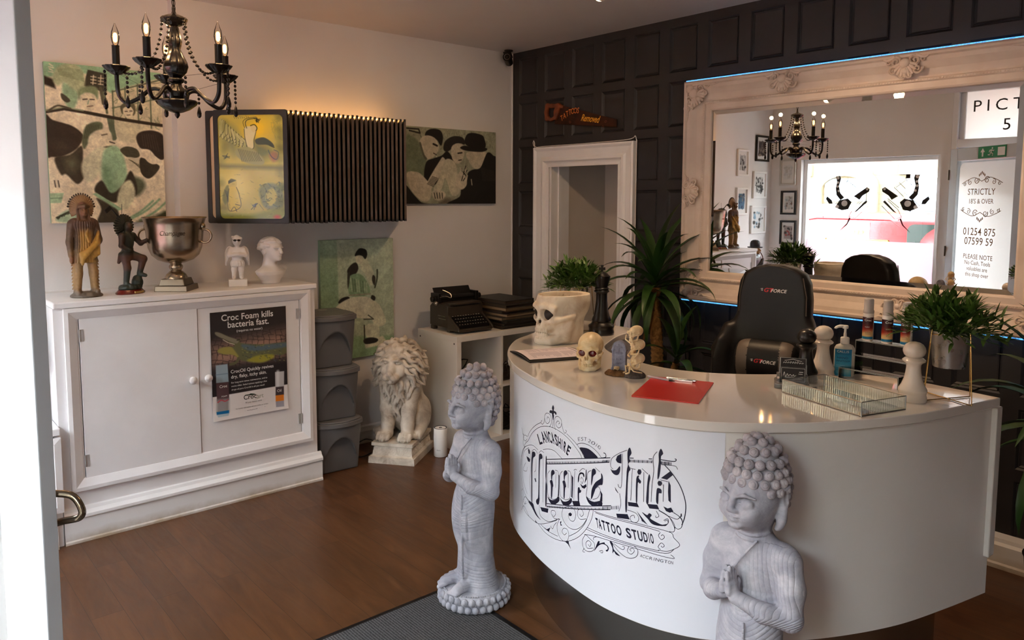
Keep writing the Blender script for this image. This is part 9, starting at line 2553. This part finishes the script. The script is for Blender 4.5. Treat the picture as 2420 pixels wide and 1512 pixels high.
for lab, y0, z0, w, h, fm, cols, sd in (('black-framed dark picture at the top of the wall beyond the tall canvas', -4.50, 2.15, 0.30, 0.30, M_FB, (c8(74, 62, 58), c8(140, 124, 110), c8(50, 42, 40)), 1), ('white-framed portrait print, upper one next to the tall canvas', -4.04, 1.97, 0.24, 0.30, M_FW, (c8(150, 150, 150), g1, k1), 2),
        ('white-framed black and white print under the black-framed picture', -4.46, 1.72, 0.30, 0.31, M_FW, (k1, g1, c8(30, 30, 30)), 3), ('white-framed blue print next to the tall canvas', -4.04, 1.53, 0.24, 0.31, M_FW, (b1, c8(140, 120, 100), c8(40, 60, 90)), 4), ('white-framed sketch of an animal head above the bowler-hatted figure', -4.47, 1.31, 0.34, 0.32, M_FW, (c8(214, 214, 214), g1, c8(120, 150, 170)), 5)):
    framed(lab, (AXF, y0, z0), w, h, PI / 2, fm, art(cols), sd)
for lab, x0, z0, w, h, fm, cols, sd in (('silver-framed certificate at the top, beside the shop window', 0.215, 1.87, 0.20, 0.31, M_FS, (c8(214, 216, 216), c8(196, 198, 200), k1), 6), ('black-framed pale print in the middle, beside the shop window', 0.230, 1.53, 0.19, 0.28, M_FB, (k1, c8(140, 150, 150), c8(110, 90, 80)), 7), ('black-framed red and grey print at the bottom, beside the shop window', 0.240, 1.18, 0.20, 0.28, M_FB, (c8(160, 150, 148), c8(150, 50, 46), g1), 8)):
    framed(lab, (x0, FY + 0.001, z0), w, h, PI, fm, art(cols), sd)

# crossed tattoo machines on the window glass, set to be seen from the street
mb = MB(); mw_ = MB(); YW = 0.0125
def mirrored(d):
    X = lambda x, z: (1.095 - WX0 + d * (0.49 - x) - 0.02, YW, z - WZ0)
    P_ = lambda pts, m: m.poly([X(*q) for q in pts])
    P_([(0.045, 1.97), (0.095, 1.975), (0.105, 1.94), (0.085, 1.86), (0.105, 1.78), (0.150, 1.73), (0.110, 1.70), (0.060, 1.76), (0.050, 1.84), (0.062, 1.91)], mb)
    P_([(0.255, 1.745), (0.395, 1.845), (0.425, 1.825), (0.420, 1.795), (0.350, 1.75), (0.320, 1.705)], mb)
    P_([(-0.06, 1.715), (-0.045, 1.745), (0.01, 1.70), (0.02, 1.66), (-0.02, 1.66)], mb)
    P_([(0.045, 1.62), (0.10, 1.70), (0.19, 1.72), (0.235, 1.68), (0.20, 1.60), (0.13, 1.585)], mb)
    P_([(0.260, 1.56), (0.30, 1.58), (0.41, 1.685), (0.385, 1.695)], mb); P_([(0.11, 1.35), (0.20, 1.43), (0.23, 1.50), (0.215, 1.51), (0.19, 1.44)], mb)
    for (x, z, r) in ((0.070, 1.952, 0.018), (0.072, 1.90, 0.013), (0.070, 1.855, 0.013), (0.085, 1.805, 0.013), (0.398, 1.822, 0.013), (0.075, 1.628, 0.020), (0.155, 1.665, 0.034)):
        mw_.poly([X(x + r * math.cos(2 * PI * i / 14), z + r * math.sin(2 * PI * i / 14))[:1] + (YW + 0.0006,) + X(0, z + r * math.sin(2 * PI * i / 14))[2:] for i in range(14)])
    for pl in (((0.02, 1.63), (0.19, 1.78)), ((0.20, 1.74), (0.30, 1.84), (0.25, 1.89), (0.15, 1.79)), ((0.12, 1.86), (0.18, 1.92), (0.28, 1.84)), ((0.24, 1.62), (0.36, 1.72), (0.40, 1.69)), ((0.21, 1.52), (0.25, 1.60), (0.36, 1.70)), ((0.21, 1.52), (0.28, 1.50), (0.42, 1.64)), ((0.17, 1.90), (0.19, 1.945))): mb.tube([X(*q) for q in pl], 0.0032, 4)
mirrored(1); mirrored(-1)
mb.build('window_decal', M_INK, w1); mw_.build('decal_highlights', M_WHITEINK, w1)

# ------------------------------------------------------------------ the street outside
mb = MB(); mb.box(-14, -9.6, -0.25, 16, -4.83, -0.12); mb.box(-14, -6.2, -0.12, 16, -4.83, -0.01)
struct('ground', mb, mat('grey_asphalt', rgb(120, 118, 116), 0.9))
hs = thing('stone_house', 'pale stone terraced house across the street seen in the mirror', 'building', (0, -9.5, -0.12))
def stone_wall():
    m, nt, b = new_mat('coursed_sandstone'); br = N(nt, 'ShaderNodeTexBrick'); br.inputs['Scale'].default_value = 1.0; br.inputs['Brick Width'].default_value = 0.55; br.inputs['Row Height'].default_value = 0.16; br.inputs['Mortar Size'].default_value = 0.006
    br.inputs['Color1'].default_value = rgb(112, 98, 72); br.inputs['Color2'].default_value = rgb(100, 86, 62); br.inputs['Mortar'].default_value = rgb(78, 70, 56)
    tc = N(nt, 'ShaderNodeTexCoord').outputs['Object']; sp_ = N(nt, 'ShaderNodeSeparateXYZ'); cb_ = N(nt, 'ShaderNodeCombineXYZ'); nt.links.new(tc, sp_.inputs[0]); nt.links.new(sp_.outputs['X'], cb_.inputs['X']); nt.links.new(sp_.outputs['Z'], cb_.inputs['Y']); nt.links.new(cb_.outputs[0], br.inputs['Vector'])
    nt.links.new(br.outputs['Color'], b.inputs['Base Color']); b.inputs['Roughness'].default_value = 0.9; return m
mb = MB(); mb.box(-13, -0.4, 0, 15, 0, 4.2); mb.build('wall', stone_wall(), hs)
M_DGL = mat('dark_window_glass', rgb(120, 132, 140), 0.08, spec=0.8)
for x0, x1, z0, z1 in ((-3.6, -2.0, 1.0, 2.25), (-0.28, 0.9, 0.95, 2.25), (2.6, 3.8, 0.95, 2.25)):
    mb = MB(); mb.box(x0 - 0.12, 0, z0 - 0.18, x1 + 0.12, 0.06, z0); mb.box(x0 - 0.12, 0, z1, x1 + 0.12, 0.05, z1 + 0.2); so = mb.build('stone_surround', M_OUTW, hs)
    mb = MB(); xm = (x0 + x1) / 2
    for (a, b_, c, d) in ((x0, z0, x0 + 0.07, z1), (x1 - 0.07, z0, x1, z1), (x0, z0, x1, z0 + 0.07), (x0, z1 - 0.07, x1, z1), (x0, z0 + 0.7, x1, z0 + 0.78)): mb.box(a, 0, b_, c, 0.045, d)
    fr = mb.build('window', M_TRIM, hs); mb = MB(); mb.box(x0 + 0.06, 0.005, z0 + 0.06, x1 - 0.06, 0.015, z1 - 0.06); mb.build('pane', M_DGL, fr)
mb = MB(); xc = -1.28; ar = [(xc + 0.56 * math.cos(a), 2.05 + 0.36 * math.sin(a)) for a in np.linspace(0, PI, 13)]; ir = [(xc + 0.40 * math.cos(a), 2.0 + 0.24 * math.sin(a)) for a in np.linspace(PI, 0, 13)]
mb.prism([(xc + 0.56, 0)] + ar + [(xc - 0.56, 0), (xc - 0.40, 0)] + ir + [(xc + 0.40, 0)], 0.0, 0.08, 'y'); mb.build('door_arch', M_OUTW, hs)
mb = MB(); mb.box(xc - 0.40, 0.0, 0, xc + 0.40, 0.03, 1.75); dd_ = mb.build('front_door', M_TRIM, hs); mb = MB(); mb.box(xc - 0.36, 0.0, 1.80, xc + 0.36, 0.02, 2.2); mb.build('fanlight', M_DGL, hs)

M_VAN = mat('red_van_paint', rgb(132, 6, 10), 0.3, coat=0.2)
vn = thing('delivery_van', 'red delivery van parked in the street, seen in the mirror through the window', 'van', (0, -7.55, -0.03))
s = Sculpt((-1.35, -0.95, 0.15), (3.1, 0.95, 1.75), 0.045)
s.box((0.35, 0, 0.88), (1.42, 0.82, 0.68), 0.16); s.box((1.95, 0, 0.75), (0.95, 0.82, 0.52), 0.22, 0.25)
s.warp(lambda x, y, z: 0.35 * np.clip(z - 0.9, 0, 1) * np.clip(-x - 0.6, 0, 1) + 0.0 * y)
s.build('body', M_VAN, vn)
mb = MB(); mb.prism(rrect(0.72, 1.02, 1.45, 1.42, 0.09, 4), 0.80, 0.823, 'y'); mb.build('side_window', mat('van_dark_glass', rgb(40, 48, 44), 0.06), vn)
mb = MB()
for q in (((-0.42, 0.5), (-0.42, 1.50)), ((0.62, 0.5), (0.60, 1.48))): mb.tube([(q[0][0], 0.823, q[0][1]), (q[1][0], 0.80, q[1][1])], 0.008, 6)
mb.tube([(x, 0.815, z) for x, z in ((-0.95, 1.22), (-0.82, 1.42), (-0.5, 1.48), (0.5, 1.47), (0.62, 1.38))], 0.008, 6); mb.build('panel_line', mat('dark_red_seam', rgb(110, 10, 14), 0.5), vn)
for wx in (-0.55, 2.2):
    for wy in (-0.74, 0.66): mb = MB(); mb.cyl((wx, wy, 0.30), (wx, wy + 0.16, 0.30), 0.30, 28); wh_ = mb.build('wheel', M_CAMB, vn, 40)
mb = MB(); mb.box(-0.06, 0.82, 1.18, 0.24, 0.828, 1.43); mb.build('white_badge', M_WHITEINK, vn)
mb = MB()
for i in range(3): mb.ball((0.03 + 0.06 * i, 0.829, 1.30), (0.025, 0.003, 0.03), 8, 6)
mb.box(0.02, 0.828, 1.255, 0.16, 0.831, 1.275); mb.build('gold_crown', mat('gold_decal', rgb(226, 160, 40), 0.4), vn)
mb = MB()
for (a, b_, c, d) in ((-0.36, 1.18, 0.50, 1.195), (-0.36, 1.02, 0.50, 1.035), (-0.36, 1.02, -0.345, 1.195), (0.485, 1.02, 0.50, 1.195)): mb.box(a, 0.822, b_, c, 0.8285, d)
add_text(mb, 'Royal Mail', 0.10, lambda x, y: (0.07 - x, 0.829, 1.06 + y), 'CENTER', 1.05, 1.0, 0.02); mb.build('lettering', mat('yellow_decal', rgb(246, 196, 40), 0.4), vn)
